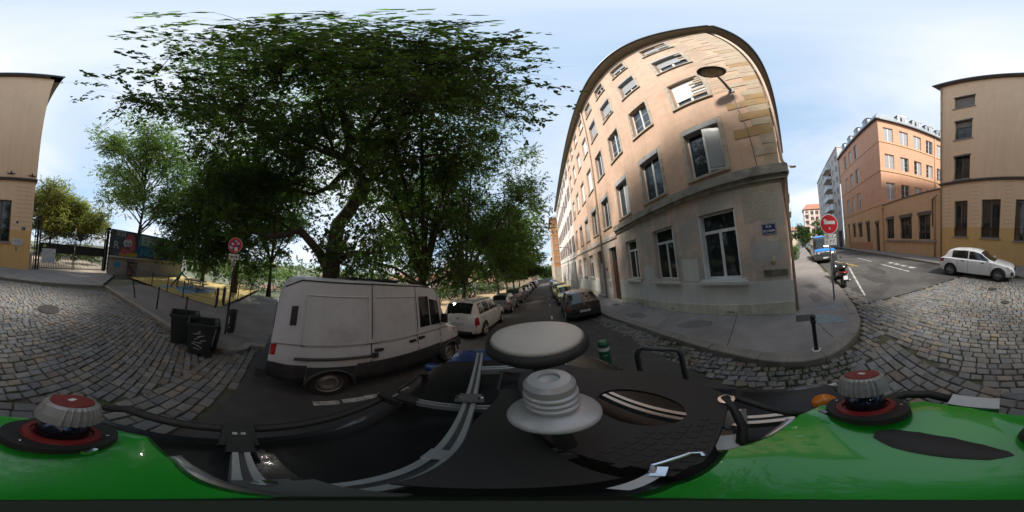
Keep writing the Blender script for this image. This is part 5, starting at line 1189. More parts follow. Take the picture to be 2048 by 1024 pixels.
# shrubs
def bush(x, y, zb, r, h, label, mat, n, ls, seed, group=None, name='shrub'):
    rg = random.Random(seed); root = empty(name, (x, y, zb), label=label, cat='shrub', group=group); b = MB()
    cs = []
    for k in range(9):
        a = rg.uniform(0, 6.28); s_ = r*math.sqrt(rg.random())*.8; q = (x+math.cos(a)*s_, y+math.sin(a)*s_, zb+h*rg.uniform(.25, .9)); cs.append(q); b.tube([(x, y, zb-.05), q], [.02, .008], 5)
    b.build('stems', BARK, root); leaves_mesh('foliage', cs, [r*.55]*9, [n//9]*9, ls, mat, root, seed=seed, flat=max(.6, min(1.4, h/r*.5)), shell=.45); return root
bush(-9.3, 1.9, zf(-9, 2)+.1, .9, 2.0, 'light green shrub beside the rear of the white van', LEAFL, 2600, .11, 51)
bush(-12.5, 2.4, -.4, 1.4, 1.8, 'broad green shrub behind the van rear, further into the park', LEAFB, 2600, .13, 52)
bush(-11.0, 10.6, -.9, 1.3, 1.9, 'pale yellowish shrub by the park fence behind the van cab', LEAFY, 2600, .13, 53)
bush(-12.0, 14.5, -1.0, 1.6, 2.2, 'green shrub by the park fence between second and third tree', LEAFB, 2800, .14, 54)
bush(-12.4, 18.5, -1.1, 1.7, 3.0, 'dark tall shrub by the park fence right of the third tree', LEAFD, 3200, .15, 55)
bush(-12.6, 23.5, -1.2, 1.8, 2.0, 'green shrub by the park fence before the pink-roofed house', LEAFB, 2600, .16, 56)
bush(-11.2, 29.5, -1.3, 1.7, 1.7, 'low green shrub at the far end of the park fence', LEAFB, 2400, .17, 57)
bush(19.0, .95, .35, .75, 1.9, 'bright green shrub against the side wall on the narrow pavement', LEAFL, 2600, .1, 58)
bush(20.4, .95, .35, .7, 1.7, 'second shrub against the side wall, just behind the first', LEAFL, 1800, .1, 59)
for k, (x, y, lab) in enumerate(((-2.4, -19.5, 'low green hedge plant behind the left half of the gate'), (-5.2, -20.2, 'low green hedge plant behind the middle of the gate'), (-8.0, -20.6, 'low green hedge plant behind the right half of the gate'))): bush(x, y, .1, 1.6, 1.7, lab, LEAFB, 2600, .15, 60+k)
for k, (x, y, h, lab) in enumerate(((-1.8, 88, 5.2, 'large green bush closing the street end, left'), (1.4, 90, 6.0, 'large green bush closing the street end, middle'), (4.4, 89, 7.4, 'large green bush closing the street end, right'))): bush(x, y, terr(x, y), 3.0, h, lab, LEAFB, 3000, .4, 70+k)
for k in range(7):
    x, y = -17.8-1.0*(k % 3), -11+1.9*k
    bush(x, y, -.4, 1.6, 2.6+.4*(k % 2), 'dense green shrub in the hedge behind the playground', LEAFM, 2400, .16, 80+k, group='hedge shrubs behind the playground')
# street trees far down the side street
round_tree('street_tree', 64, -.6, .2, 8.6, 3.4, 'bushy green street tree at the far end of the side street', LEAFB, 9000, .38, 91, r0=.2, nl=7, crad=1.3)
round_tree('street_tree', 84, -2.6, .2, 9.0, 3.2, 'yellowish street tree before the rose apartment block', LEAFY, 7000, .42, 92, r0=.2, nl=7, crad=1.3)
round_tree('street_tree', 44, -4.9+.0, .2, 8.2, 1.9, 'loose pale-leaved street tree behind the blue van', LEAFL, 3000, .32, 93, r0=.12, nl=7, crad=.8, low=.45)
# wooded hillside on the far side of the valley
rgw = np.random.default_rng(4); cs = []; 
for k in range(520):
    a = math.radians(rgw.uniform(-125, 12)); d = rgw.uniform(255, 400); x, y = d*math.sin(a), d*math.cos(a); cs.append((x, y, terr(x, y)+rgw.uniform(0, 5)))
wood = leaves_mesh('far_wood', cs, [9]*len(cs), [70]*len(cs), 3.2, LEAFM, None, seed=4, flat=.7)
tag(wood, 'distant wooded hillside across the valley', 'wood', kind='stuff')
# ------------------------------------------------------------------ vehicles
TYRE = M('tyre_rubber', (0.018, 0.018, 0.018), 0.85, 0.15, 20, 0.2, 90)
RIMA = M('rim_alloy', (0.38, 0.38, 0.39), 0.35, 0.08, 8, metal=0.8); RIMS = M('rim_steel', (0.22, 0.21, 0.19), 0.55, 0.3, 10, metal=0.5)
ARCH = M('arch_black', (0.012, 0.012, 0.012), 0.9); TRIM = M('trim_plastic', (0.022, 0.022, 0.023), 0.6, 0.15, 20)
CGL = glass_mat('car_glass', (0.012, 0.015, 0.016), 0.03, spec=0.7); LENSR = M('lens_red', (0.32, 0.012, 0.010), 0.12, 0.1, 20, spec=.6); LENSC = M('lens_clear', (0.45, 0.46, 0.48), 0.08, 0.2, 30, spec=.7); LENSO = M('lens_amber', (0.55, 0.16, 0.01), 0.15)
PLATE = M('plate_white', (0.55, 0.56, 0.58), 0.4, 0.12, 9); CHROME = M('chrome', (0.6, 0.6, 0.62), 0.15, metal=1.0)
def paint(name, col, rough=0.28, coat=0.6, var=0.04, **k): return M(name, col, rough, var, 2.0, coat=coat, spec=.5, rvar=.06, **k)
P_WHITE = paint('paint_white', (0.80, 0.81, 0.82)); P_WHITE2 = paint('paint_white_dusty', (0.62, 0.64, 0.66)); P_SILV = paint('paint_silver', (0.33, 0.335, 0.34), metal=.5); P_GREY = paint('paint_grey', (0.12, 0.125, 0.13), metal=.4)
P_BLACK = paint('paint_black', (0.018, 0.019, 0.022)); P_DGREY = paint('paint_dark_grey', (0.035, 0.038, 0.042), metal=.3); P_YEL = paint('paint_yellow_green', (0.42, 0.36, 0.05)); P_BLUE = paint('paint_blue', (0.02, 0.06, 0.26)); P_RED = paint('paint_dark_red', (0.10, 0.02, 0.02)); P_LBLUE = paint('paint_pale_blue', (0.42, 0.47, 0.52))
P_VAN = M('paint_van_dirty', (0.51, 0.545, 0.58), 0.36, 0.06, 2.5, col2=(0.38, 0.38, 0.38), scale2=1.6, c2=(0.52, 0.75), streak=0.10, spec=.4)

class Body:
    def __init__(s, L, sh, rf, w, zb=.2, tumble=.17, crown=.03, hw_cab=.90):
        s.L, s.sh, s.rf, s.w, s.zb, s.tum, s.cr, s.hc = L, sh, rf, w, zb, tumble, crown, hw_cab
    def ring(s, t):
        L = s.L; w = lerp_tab(s.w, t); sh = lerp_tab(s.sh, t); rf = max(lerp_tab(s.rf, t), sh+.02); k = min(1, max(0, (rf-sh-.02)/.38))
        zb = s.zb+(.10*max(0, 1-t/.06) if t < .06 else 0)+(.06*max(0, (t-.95)/.05) if t > .95 else 0); H = sh-zb
        wt = w*(s.hc-s.tum)
        hood = [(w*.93, sh+.008), (w*.82, sh+.02), (w*.66, sh+.03), (w*.4, sh+.04), (0, sh+.045)]
        cab = [(w*s.hc, sh+.02), (w*(s.hc-s.tum*.42), sh+(rf-sh)*.5), (wt, rf-.055), (wt*.80, rf-.008), (0, rf+s.cr)]
        top = [(a[0]+(b[0]-a[0])*k, a[1]+(b[1]-a[1])*k) for a, b in zip(hood, cab)]
        return [(0, zb), (w*.86, zb), (w*.955, zb+.07), (w*.995, zb+.36*H), (w, zb+.70*H), (w*.955, sh-.01)]+top
    def pos(s, t, j, side=1):
        r = s.ring(t); i = min(len(r)-2, int(j)); f = j-i
        return Vector((side*(r[i][0]+(r[i+1][0]-r[i][0])*f), (t-.5)*s.L, r[i][1]+(r[i+1][1]-r[i][1])*f))
    def nrm(s, t, j, side):
        e = .01; a = s.pos(min(1, t+e), j, side)-s.pos(max(0, t-e), j, side); b = s.pos(t, min(10, j+.08), side)-s.pos(t, max(0, j-.08), side)
        n = a.cross(b)*side
        return n.normalized() if n.length > 1e-9 else Vector((0, 0, 1))
    def mesh(s):
        ts = sorted(set([0, .006, .02, .04, .97, .985, .995, 1.0]+[i/46 for i in range(47)])); b = MB(); vs = []; n = 11
        for t in ts:
            vs += [s.pos(t, j, 1) for j in range(n)]+[s.pos(t, j, -1) for j in range(1, n-1)]
        m = 2*n-2; ridx = list(range(n))+[n+(n-2)-i for i in range(1, n-1)]  # closed loop: right 0..10 then left 9..1
        ridx = list(range(n))+[n+i-1 for i in range(n-2, 0, -1)]
        fs = []
        for i in range(len(ts)-1):
            for q in range(m):
                a, c = ridx[q], ridx[(q+1) % m]; fs.append((i*m+a, (i+1)*m+a, (i+1)*m+c, i*m+c))
        def cap(off, rev):
            for j in range(n-1):
                rj, rk = j, j+1; lj = 0 if j == 0 else n+j-1; lk = n-1 if j+1 == n-1 else n+j
                q = [rj, rk, lk, lj]; q = [x for i_, x in enumerate(q) if x not in q[:i_]]
                fs.append(tuple(off+x for x in (q if rev else q[::-1])))
        cap(0, False); cap((len(ts)-1)*m, True)
        b.add(vs, fs); return b
    def patch(s, t0, t1, j0, j1, side, off=.006, nt=8, nj=4, b=None, sk=0.0):
        b = b or MB(); vs = []
        for i in range(nt+1):
            for k in range(nj+1):
                j = j0+(j1-j0)*k/nj; t = t0+(t1-t0)*i/nt+sk*(k/nj-.5); vs.append(s.pos(t, j, side)+s.nrm(t, j, side)*off)
        fl = side > 0
        b.add(vs, [((i*(nj+1)+k, (i+1)*(nj+1)+k, (i+1)*(nj+1)+k+1, i*(nj+1)+k+1) if fl else (i*(nj+1)+k+1, (i+1)*(nj+1)+k+1, (i+1)*(nj+1)+k, i*(nj+1)+k)) for i in range(nt) for k in range(nj)]); return b
    def across(s, t0, t1, jlo, off=.006, nt=6, nj=5):
        b = MB(); s.patch(t0, t1, jlo, 10, 1, off, nt, nj, b); s.patch(t0, t1, jlo, 10, -1, off, nt, nj, b); return b
def fixn(me):
    bm = bmesh.new(); bm.from_mesh(me); bmesh.ops.recalc_face_normals(bm, faces=bm.faces); bm.to_mesh(me); bm.free()
def cut_arches(o, B, wheels, r, depth=.34):
    cut = MB()
    for (y, x) in wheels:
        for sd in (-1, 1):
            m = Matrix.Rotation(math.pi/2, 3, 'Y'); x0 = sd*(x+.25); x1 = sd*(x-depth)
            cut.lathe([(r, min(x0, x1)), (r, max(x0, x1))], 28, (0, y, r*.88), m)
    co = cut.build('cutter', ARCH, o.parent, local=True); fixn(co.data); fixn(o.data); md = o.modifiers.new('b', 'BOOLEAN'); md.operation = 'DIFFERENCE'; md.object = co; md.solver = 'EXACT'; md.material_mode = 'TRANSFER'
    bpy.context.view_layer.update(); dg = bpy.context.evaluated_depsgraph_get(); me = bpy.data.meshes.new_from_object(o.evaluated_get(dg)); o.modifiers.clear(); old = o.data; o.data = me
    bpy.data.objects.remove(co); bpy.data.meshes.remove(old)
def wheel(root, x, y, r, side, rim, wd=.2, spokes=7, steel=False):
    m = Matrix.Rotation(side*math.pi/2, 3, 'Y'); c = (x, y, r)
    b = MB(); b.lathe([(r*.62, -wd*.5), (r*.93, -wd*.5), (r, -wd*.32), (r, wd*.32), (r*.93, wd*.5), (r*.66, wd*.5), (r*.64, wd*.3)], 28, c, m, False); w = b.build('wheel', TYRE, root, local=True); smooth_by_angle(w, 40)
    b = MB(); b.lathe([(r*.66, wd*.44), (r*.60, wd*.40), (r*.57, wd*.1), (.001, wd*.12)], 28, c, m, False)
    rr = b.build('rim_well', ARCH if not steel else rim, w, local=True)
    b = MB(); b.lathe([(r*.665, wd*.46), (r*.635, wd*.49), (r*.605, wd*.40)], 28, c, m, False)
    if steel:
        b.lathe([(r*.58, wd*.2), (r*.44, wd*.46), (r*.3, wd*.40), (r*.26, wd*.2), (.001, wd*.22)], 24, c, m, False)
    else:
        b.lathe([(r*.16, wd*.36), (r*.14, wd*.46), (.001, wd*.47)], 16, c, m, False)
        for k in range(spokes):
            a = 2*math.pi*k/spokes
            for da in (-.10, .10):
                p = m @ Vector((math.cos(a+da*.4)*r*.1, math.sin(a+da*.4)*r*.1, wd*.40)); q = m @ Vector((math.cos(a+da)*r*.61, math.sin(a+da)*r*.61, wd*.42)); b.tube([Vector(c)+p, Vector(c)+q], [r*.042, r*.034], 4)
    b.build('rim', rim, w, local=True); return w
def place(x, y, yaw, dz=0.0):      # matrix standing on the sloping ground; yaw 0 faces +Y
    e = .8; h = Vector((-math.sin(yaw), math.cos(yaw), 0)); rt = Vector((math.cos(yaw), math.sin(yaw), 0))
    zz = lambda p: zf(p.x, p.y); c = Vector((x, y, 0))
    f = Vector((h.x, h.y, (zz(c+h*1.3)-zz(c-h*1.3))/2.6)).normalized(); r = Vector((rt.x, rt.y, (zz(c+rt*.7)-zz(c-rt*.7))/1.4)).normalized(); u = r.cross(f).normalized(); r = f.cross(u)
    z = (zz(c+h*1.3+rt*.7)+zz(c-h*1.3+rt*.7)+zz(c+h*1.3-rt*.7)+zz(c-h*1.3-rt*.7))/4+dz
    return Matrix(((r.x, f.x, u.x, x), (r.y, f.y, u.y, y), (r.z, f.z, u.z, z), (0, 0, 0, 1)))
PROF = {
 'hatch': dict(L=4.06, W=.88, sh=[(0, .60), (.02, .90), (.1, .96), (.6, .94), (.74, .91), (.93, .76), (.985, .62), (1, .50)], rf=[(0, .64), (.02, 1.0), (.05, 1.12), (.115, 1.36), (.21, 1.45), (.36, 1.48), (.48, 1.455), (.57, 1.37), (.76, .945), (1, .5)], w=[(0, .74), (.03, .82), (.12, .88), (.5, .895), (.85, .87), (.95, .80), (1, .66)], wb=2.56, yc=-.02, r=.33, ws=(.565, .75), rw=(.052, .115), sw=(.155, .715), split=.415),
 'suv': dict(L=4.25, W=.90, sh=[(0, .66), (.015, .98), (.1, 1.02), (.6, 1.02), (.76, 1.0), (.94, .90), (.985, .78), (1, .62)], rf=[(0, .7), (.02, 1.08), (.05, 1.40), (.09, 1.62), (.3, 1.68), (.55, 1.66), (.62, 1.58), (.76, 1.05), (1, .6)], w=[(0, .80), (.03, .86), (.12, .89), (.5, .90), (.88, .88), (.96, .82), (1, .70)], wb=2.6, yc=.0, r=.335, ws=(.625, .75), rw=(.03, .082), sw=(.1, .72), split=.40),
 'mpv': dict(L=4.4, W=.91, sh=[(0, .62), (.015, .94), (.1, .98), (.6, .96), (.78, .92), (.94, .78), (.985, .66), (1, .55)], rf=[(0, .66), (.02, 1.05), (.05, 1.38), (.10, 1.58), (.3, 1.65), (.5, 1.62), (.6, 1.5), (.8, .96), (1, .55)], w=[(0, .78), (.03, .86), (.12, .90), (.5, .91), (.88, .88), (.96, .80), (1, .66)], wb=2.73, yc=-.02, r=.32, ws=(.61, .79), rw=(.03, .095), sw=(.11, .74), split=.44),
 'small': dict(L=3.8, W=.84, sh=[(0, .62), (.02, .9), (.1, .94), (.6, .93), (.76, .9), (.94, .74), (.985, .62), (1, .52)], rf=[(0, .65), (.03, 1.0), (.055, 1.2), (.12, 1.44), (.3, 1.52), (.5, 1.5), (.6, 1.40), (.77, .94), (1, .5)], w=[(0, .74), (.03, .80), (.12, .835), (.5, .845), (.86, .82), (.95, .76), (1, .64)], wb=2.46, yc=.0, r=.30, ws=(.60, .765), rw=(.05, .115), sw=(.12, .72), split=.42),
}
def car(name, kind, pm, mw, label, cat='car', group=None, rim=RIMA, tail=LENSR, spokes=7, plate=True, rails=False, roofm=None, dirt=None, mirror=True, hi=True, sx=1.0):
    pf = PROF[kind]; B = Body(pf['L'], pf['sh'], pf['rf'], [(t, w*pf['W']/.895) for t, w in pf['w']]); r = pf['r']; yr = -pf['wb']/2+pf['yc']*2; yf = pf['wb']/2+pf['yc']*2
    root = empty(name, mat=mw, label=label, cat=cat, group=group)
    body = B.mesh().build('body', pm, root, local=True); cut_arches(body, B, ((yr, pf['W']), (yf, pf['W'])), r*1.16); smooth_by_angle(body, 32)
    B.across(pf['ws'][0]+.005, pf['ws'][1]-.008, 8.35, .005, 8).build('windscreen', CGL, root, local=True, smooth=True)
    B.across(pf['rw'][0], pf['rw'][1], 8.25, .006, 5).build('rear_window', CGL, root, local=True, smooth=True)
    a, e = pf['sw']; sp = pf['split']
    for sd in (-1, 1):
        for (t0, t1) in (((a+.035, sp-.008), (sp+.008, e-.045)) if kind in ('hatch', 'small') else ((a+.02, a+.115), (a+.125, sp-.008), (sp+.008, e-.04))):
            B.patch(t0, t1, 6.12, 7.82, sd, .005, 8, 4).build('side_window', CGL, root, local=True, smooth=True)
        if hi:
            for t in (a+.12, sp, e-.01): B.patch(t-.0016, t+.0016, 2.1, 5.9, sd, .003, 1, 8).build('door_seam', ARCH, root, local=True)
            for t in (sp-.05, e-.09 if e-.09 > sp+.1 else sp+.16): p = B.pos(t-.02, 4.75, sd); b = MB(); b.box(p+Vector((sd*.015, 0, 0)), (.03, .17, .028)); b.build('door_handle', TRIM if pm is P_WHITE else pm, root, local=True)
        B.patch(.0, 1.0, 1.0, 2.0, sd, .004, 30, 2).build('sill_trim', TRIM, root, local=True, smooth=True) if False else None
        B.patch(.905, .985, 4.05, 5.0, sd, .007, 5, 3, sk=-.03).build('headlight', LENSC, root, local=True, smooth=True)
        if kind in ('suv',): B.patch(.004, .06, 3.6, 5.2, sd, .008, 5, 4).build('taillight', tail, root, local=True, smooth=True)
        elif kind in ('mpv', 'small'): B.patch(.004, .055, 4.2, 6.5, sd, .008, 5, 5).build('taillight', tail, root, local=True, smooth=True)
        else: B.patch(.004, .075, 4.15, 5.1, sd, .008, 5, 4).build('taillight', tail, root, local=True, smooth=True)
        if mirror:
            p = B.pos(e-.035, 6.3, sd); b = MB(); b.lathe([(.001, -.075), (.06, -.06), (.075, 0), (.06, .06), (.001, .075)], 12, (0, 0, 0)); b.v = [(p.x+sd*.10+v[2]*1.25, p.y+v[1]*.7, p.z+.06+v[0]*1.0) for v in b.v]; b.frame(p, Vector((1, 0, 0)), Vector((0, 1, 0)), Vector((0, 0, 1)), min(0, sd*.08), max(0, sd*.08), -.02, .02, .02, .05); mo = b.build('wing_mirror', pm, root, local=True); smooth_by_angle(mo, 40)
        for y in (yr, yf): wheel(root, sd*(pf['W']-.10), y, r, sd, rim, .2, spokes)
        if rails:
            pts = [B.pos(t, 8.6, sd)+Vector((0, 0, .05)) for t in (.1, .2, .3, .4, .5, .56)]; pts = [B.pos(.09, 8.5, sd)]+pts+[B.pos(.58, 8.5, sd)]; b = MB(); b.tube(pts, .018, 6); b.build('roof_rail', P_SILV, root, local=True, smooth=True)
    # bumpers, plates, badge, grille
    w0 = pf['W']; L2 = pf['L']/2
    b = MB(); b.box((0, L2-.035, .36), (w0*1.15, .07, .18)); b.build('grille', TRIM, root, local=True)
    b = MB(); b.box((0, -L2+.03, .34), (w0*1.45, .10, .10)); b.build('rear_bumper_trim', TRIM, root, local=True)
    if plate:
        b = MB(); b.box((0, L2+.012, .40), (.5, .02, .11)); b.build('number_plate', PLATE, root, local=True)
        b = MB(); zz = .55 if kind != 'suv' else .72; b.box((0, -L2+.002 if kind != 'hatch' else -L2-.004, zz), (.5, .03, .11)); b.build('number_plate', PLATE, root, local=True)
        b = MB(); b.lathe([(.05, -.008), (.05, .008), (.001, .012)], 16, (0, -L2+.03, pf['sh'][1][1]-.02), Matrix.Rotation(math.pi/2, 3, 'X')); b.build('badge', CHROME, root, local=True)
    b = MB(); p = B.pos(pf['rw'][1]+.02, 10); b.tube([p, p+Vector((0, -.12, .15))], [.008, .004], 5); b.build('aerial', TRIM, root, local=True)
    b = MB(); b.box((0, 0, B.zb+.02), (w0*1.3, pf['L']*.85, .03)); b.build('underbody', ARCH, root, local=True)
    if roofm:
        B.across(pf['rw'][1]+.01, pf['ws'][0]-.005, 8.3, .005, 10).build('roof_panel', roofm, root, local=True, smooth=True)
    return root, B

# ---- parked along the left side
car('estate_car', 'suv', P_WHITE2, place(-3.55, 7.95, 0), 'white boxy estate car with roof rails parked just in front of the van', rails=True, rim=RIMA)
car('hatchback', 'small', P_SILV, place(-3.55, 13.6, 0), 'small silver hatchback parked ahead of the white estate car', spokes=8)
car('people_carrier', 'mpv', P_GREY, place(-3.55, 18.8, 0), 'grey people carrier parked ahead of the silver hatchback', tail=LENSR)
car('hatchback', 'hatch', P_SILV, place(-3.6, 24.2, 0), 'silver hatchback, fourth car on the left side', hi=False)
car('hatchback', 'small', P_WHITE2, place(-3.6, 29.3, 0), 'white hatchback, fifth car on the left side', hi=False)
car('hatchback', 'hatch', P_DGREY, place(-3.6, 34.6, 0), 'dark hatchback, sixth car on the left side', hi=False)
car('people_carrier', 'mpv', P_RED, place(-3.4, 40.5, 0), 'dark red people carrier parked near the left street end', hi=False)
car('hatchback', 'hatch', P_SILV, place(-3.3, 47.5, 0), 'silver car farthest along the left side', hi=False)
# ---- parked along the right side
car('hatchback', 'hatch', P_BLACK, place(1.66, 9.5, 0), 'black hatchback with leaves on its roof parked nearest on the right')
car('small_car', 'small', P_YEL, place(1.55, 14.6, math.pi), 'yellow-green small car facing us behind the black hatchback')
car('hatchback', 'mpv', P_YEL, place(1.5, 19.7, math.pi), 'second yellow-green car, behind the first yellow-green one', hi=False)
car('small_car', 'small', P_LBLUE, place(1.5, 25.5, 0), 'pale blue small car parked mid-way on the right side', hi=False)
car('hatchback', 'hatch', P_DGREY, place(1.5, 31.0, 0), 'dark grey hatchback beyond the pale blue car', hi=False)
car('hatchback', 'hatch', P_SILV, place(1.5, 37.5, 0), 'silver car farthest along the right side', hi=False)
# fallen leaves on the black car's roof
b = MB(); rg = random.Random(2); mwg = place(1.66, 9.5, 0); Bg = Body(4.2, PROF['hatch']['sh'], PROF['hatch']['rf'], PROF['hatch']['w'])
for k in range(60):
    p = mwg @ (Bg.pos(rg.uniform(.2, .54), rg.uniform(8.6, 10), rg.choice((-1, 1)))+Vector((0, 0, .012))); a = rg.uniform(0, 6.28); l = rg.uniform(.03, .05); c, s_ = math.cos(a)*l, math.sin(a)*l; t = rg.uniform(.4, 1.1)
    b.add([(p.x-c, p.y-s_, p.z), (p.x+s_*.5, p.y-c*.5, p.z+.006), (p.x+c, p.y+s_, p.z), (p.x-s_*.5, p.y+c*.5, p.z+.006)], [(0, 1, 2, 3)], (t, t*.7, t))
tag(b.build('roof_leaves', DRYL), 'brown fallen leaves lying on the black hatchback roof', 'leaves', kind='stuff')
# ---- white hatchback at the crossing
wh, _ = car('hatchback', 'hatch', P_WHITE, place(4.12, -7.88, math.pi/2+math.atan2(.54, 2.52)), 'clean white hatchback parked before the yellow building', spokes=9)
Bw = Body(PROF['hatch']['L'], PROF['hatch']['sh'], PROF['hatch']['rf'], PROF['hatch']['w'])
for sd in (-1, 1):
    Bw.patch(.955, .992, 2.6, 4.0, sd, .007, 4, 4).build('front_vent', TRIM, wh, local=True); Bw.patch(.03, .97, 1.0, 1.75, sd, .005, 30, 2).build('sill_trim', TRIM, wh, local=True, smooth=True)
b = MB(); b.box((0, 2.015, .56), (.95, .06, .22)); b.build('upper_grille', TRIM, wh, local=True)
b = MB(); b.box((0, 2.02, .34), (1.3, .05, .10)); b.build('bumper_lip', P_WHITE, wh, local=True)
# ---- row in the side street
cols_ = [(P_GREY, 'mpv'), (P_DGREY, 'hatch'), (P_SILV, 'hatch'), (P_GREY, 'suv'), (P_DGREY, 'small'), (P_SILV, 'mpv'), (P_DGREY, 'hatch')]
labs = ['grey people carrier right behind the blue van', 'dark hatchback, second behind the blue van', 'silver hatchback, third behind the blue van', 'grey estate car, fourth behind the blue van', 'dark small car, fifth behind the blue van', 'silver people carrier, sixth behind the blue van', 'dark hatchback, last behind the blue van']
for k, ((pm, kd), lb) in enumerate(zip(cols_, labs)): car('side_street_car', kd, pm, place(23.6+5.1*k, -2.5, math.pi/2), lb, hi=False)

# ---- the old white van
def old_van():
    mw = place(-3.46, 2.06, R(.6), .0)
    root = empty('panel_van', mat=mw, label='old dirty white panel van with dark lower body parked beside the pavement', cat='van')
    L = 4.55; W = .965
    sh = [(0, 1.14), (.02, 1.18), (.70, 1.18), (.82, 1.17), (.88, 1.14), (.95, 1.07), (.985, 1.0), (1, .86)]
    rf = [(0, 1.9), (.008, 2.12), (.03, 2.29), (.08, 2.36), (.4, 2.40), (.69, 2.38), (.765, 2.30), (.805, 2.12), (.885, 1.18), (1, .82)]
    w = [(0, .92), (.008, .955), (.03, .965), (.78, .965), (.92, .95), (.98, .91), (1, .84)]
    B = Body(L, sh, rf, w, zb=.33, tumble=.13, crown=.03, hw_cab=.985); yr, yf, r = -1.28, 1.67, .335
    # rounder roof edge
    body = B.mesh().build('body', P_VAN, root, local=True); cut_arches(body, B, ((yr, W), (yf, W)), r*1.14, .4); smooth_by_angle(body, 28)
    b = MB()
    DK = M('van_lower_paint', (.035, .038, .043), .55, .25, 3, col2=(.075, .07, .065), scale2=2)
    for sd in (-1, 1):
        # dark lower band, left out over the wheel arches
        for (t0, t1) in ((.0, (yr-.40)/L+.5), ((yr+.40)/L+.5, (yf-.40)/L+.5), ((yf+.40)/L+.5, 1.0)):
            B.patch(t0, t1, .95, 3.55, sd, .006, 16, 5).build('lower_band', DK, root, local=True, smooth=True)
        for y0 in (yr, yf):
            arc = MB(); pts = [(sd*(W+.004), y0+(r*1.16)*math.cos(a), r*.88+(r*1.16)*math.sin(a)) for a in [math.pi*i/14 for i in range(15)]]; arc.tube(pts, .03, 6); arc.build('arch_lip', DK, root, local=True, smooth=True)
            top = MB(); v2 = []
            for i in range(15):
                a = math.pi*i/14; y = y0+r*1.18*math.cos(a); zt = max(r*.88+r*1.18*math.sin(a), .33); v2 += [(sd*(W+.007), y, zt), (sd*(W+.007), y, max(zt, .76))]
            top.add(v2, [(2*i, 2*i+1, 2*i+3, 2*i+2) for i in range(14)]); top.build('lower_band', DK, root, local=True)
            wheel(root, sd*(W-.13), y0, r, sd, RIMS, .2, steel=True)
        # pressed panels (raised frames) on the side
        for (t0, t1) in ((.10, .345), (.375, .60)):
            for (j0, j1) in ((4.75, 5.0), (7.55, 7.7)): pass
            fr = MB(); P5 = lambda t, j: B.pos(t, j, sd)+B.nrm(t, j, sd)*.004
            loop = [P5(t0+(t1-t0)*i/10, 5.05) for i in range(11)]+[P5(t1, 5.05+(7.55-5.05)*i/8) for i in range(1, 9)]+[P5(t1-(t1-t0)*i/10, 7.55) for i in range(1, 11)]+[P5(t0, 7.55-(7.55-5.05)*i/8) for i in range(1, 8)]
            fr.tube(loop, .012, 6, closed=True); fr.build('panel_pressing', P_VAN, root, local=True, smooth=True)
        for t in (.363, .61, .785): B.patch(t-.0022, t+.0022, 2.6, 8.0, sd, .004, 1, 10).build('door_seam', ARCH, root, local=True)
        gt = MB(); gt.tube([B.pos(t, 8.05, sd)+Vector((sd*.012, 0, 0)) for t in [.02+.70*i/12 for i in range(13)]], .014, 6); gt.build('roof_gutter', DK, root, local=True, smooth=True)
        rl = MB(); p0, p1 = B.pos(.085, 4.05, sd), B.pos(.375, 4.05, sd); rl.tube([p0+Vector((sd*.02, 0, 0)), p1+Vector((sd*.02, 0, 0))], .026, 6); rl.box(p1+Vector((sd*.03, 0, 0)), (.05, .10, .10)); rl.build('sliding_door_rail', DK, root, local=True)
        for t, j in ((.395, 4.45), (.575, 4.6), (.635, 4.7)): hd = MB(); p = B.pos(t, j, sd); hd.box(p+Vector((sd*.02, 0, 0)), (.04, .17, .05)); hd.build('door_handle', TRIM, root, local=True)
        B.patch(.628, .70, 6.25, 7.55, sd, .006, 6, 4).build('cab_window', CGL, root, local=True, smooth=True)
        B.patch(.708, .785, 6.25, 7.45, sd, .006, 6, 4).build('quarter_window', CGL, root, local=True, smooth=True)
        B.patch(.052, .075, 6.6, 7.2, sd, .008, 2, 3).build('air_vent', TRIM, root, local=True)
        B.patch(.002, .02, 4.1, 5.4, sd, .008, 2, 4).build('taillight', LENSR, root, local=True)
        B.patch(.93, .985, 4.0, 4.9, sd, .008, 4, 3).build('headlight', LENSC, root, local=True)
        mi = MB(); p = B.pos(.79, 6.4, sd); mi.box(p+Vector((sd*.12, .02, .08)), (.17, .06, .24)); mi.tube([p, p+Vector((sd*.10, .02, .02))], .014, 5); mi.build('wing_mirror', TRIM, root, local=True)
        ind = MB(); p = B.pos(.93, 5.0, sd); ind.box(p+Vector((sd*.01, 0, -.05)), (.03, .06, .09)); ind.build('indicator', LENSO, root, local=True)
        for k in range(4):
            st = MB(); t = .258+.029*k; B.patch(t, t+.024, 3.68, 3.86, sd, .008, 1, 1, st); st.build('sticker', M('sticker_white', (.58, .56, .50), .6, .2, 30), root, local=True)
    B.across(.812, .878, 7.6, .006, 6).build('windscreen', CGL, root, local=True, smooth=True)
    for sd in (-1, 1):
        b = MB(); b.box((sd*.42, -L/2-.008, 1.62), (.56, .012, .5)); b.build('rear_window', CGL, root, local=True)
    b = MB(); b.box((0, -L/2-.05, .52), (1.9, .16, .2)); b.build('rear_bumper', DK, root, local=True)
    b = MB(); b.box((0, L/2-.02, .5), (1.84, .16, .22)); b.build('front_bumper', DK, root, local=True)
    b = MB(); b.box((0, L/2-.03, .80), (1.2, .05, .2)); b.build('grille', TRIM, root, local=True)
    b = MB(); b.box((-.25, -.1, 2.46), (1.0, 1.5, .03)); b.box((-.25, .5, 2.42), (.9, .04, .08)); b.box((-.25, -.7, 2.42), (.9, .04, .08)); b.build('solar_panel', M('solar_dark', (.015, .018, .03), .3), root, local=True)
    b = MB(); b.box((0, 0, .36), (1.5, L*.9, .04)); b.build('underbody', ARCH, root, local=True)
old_van()

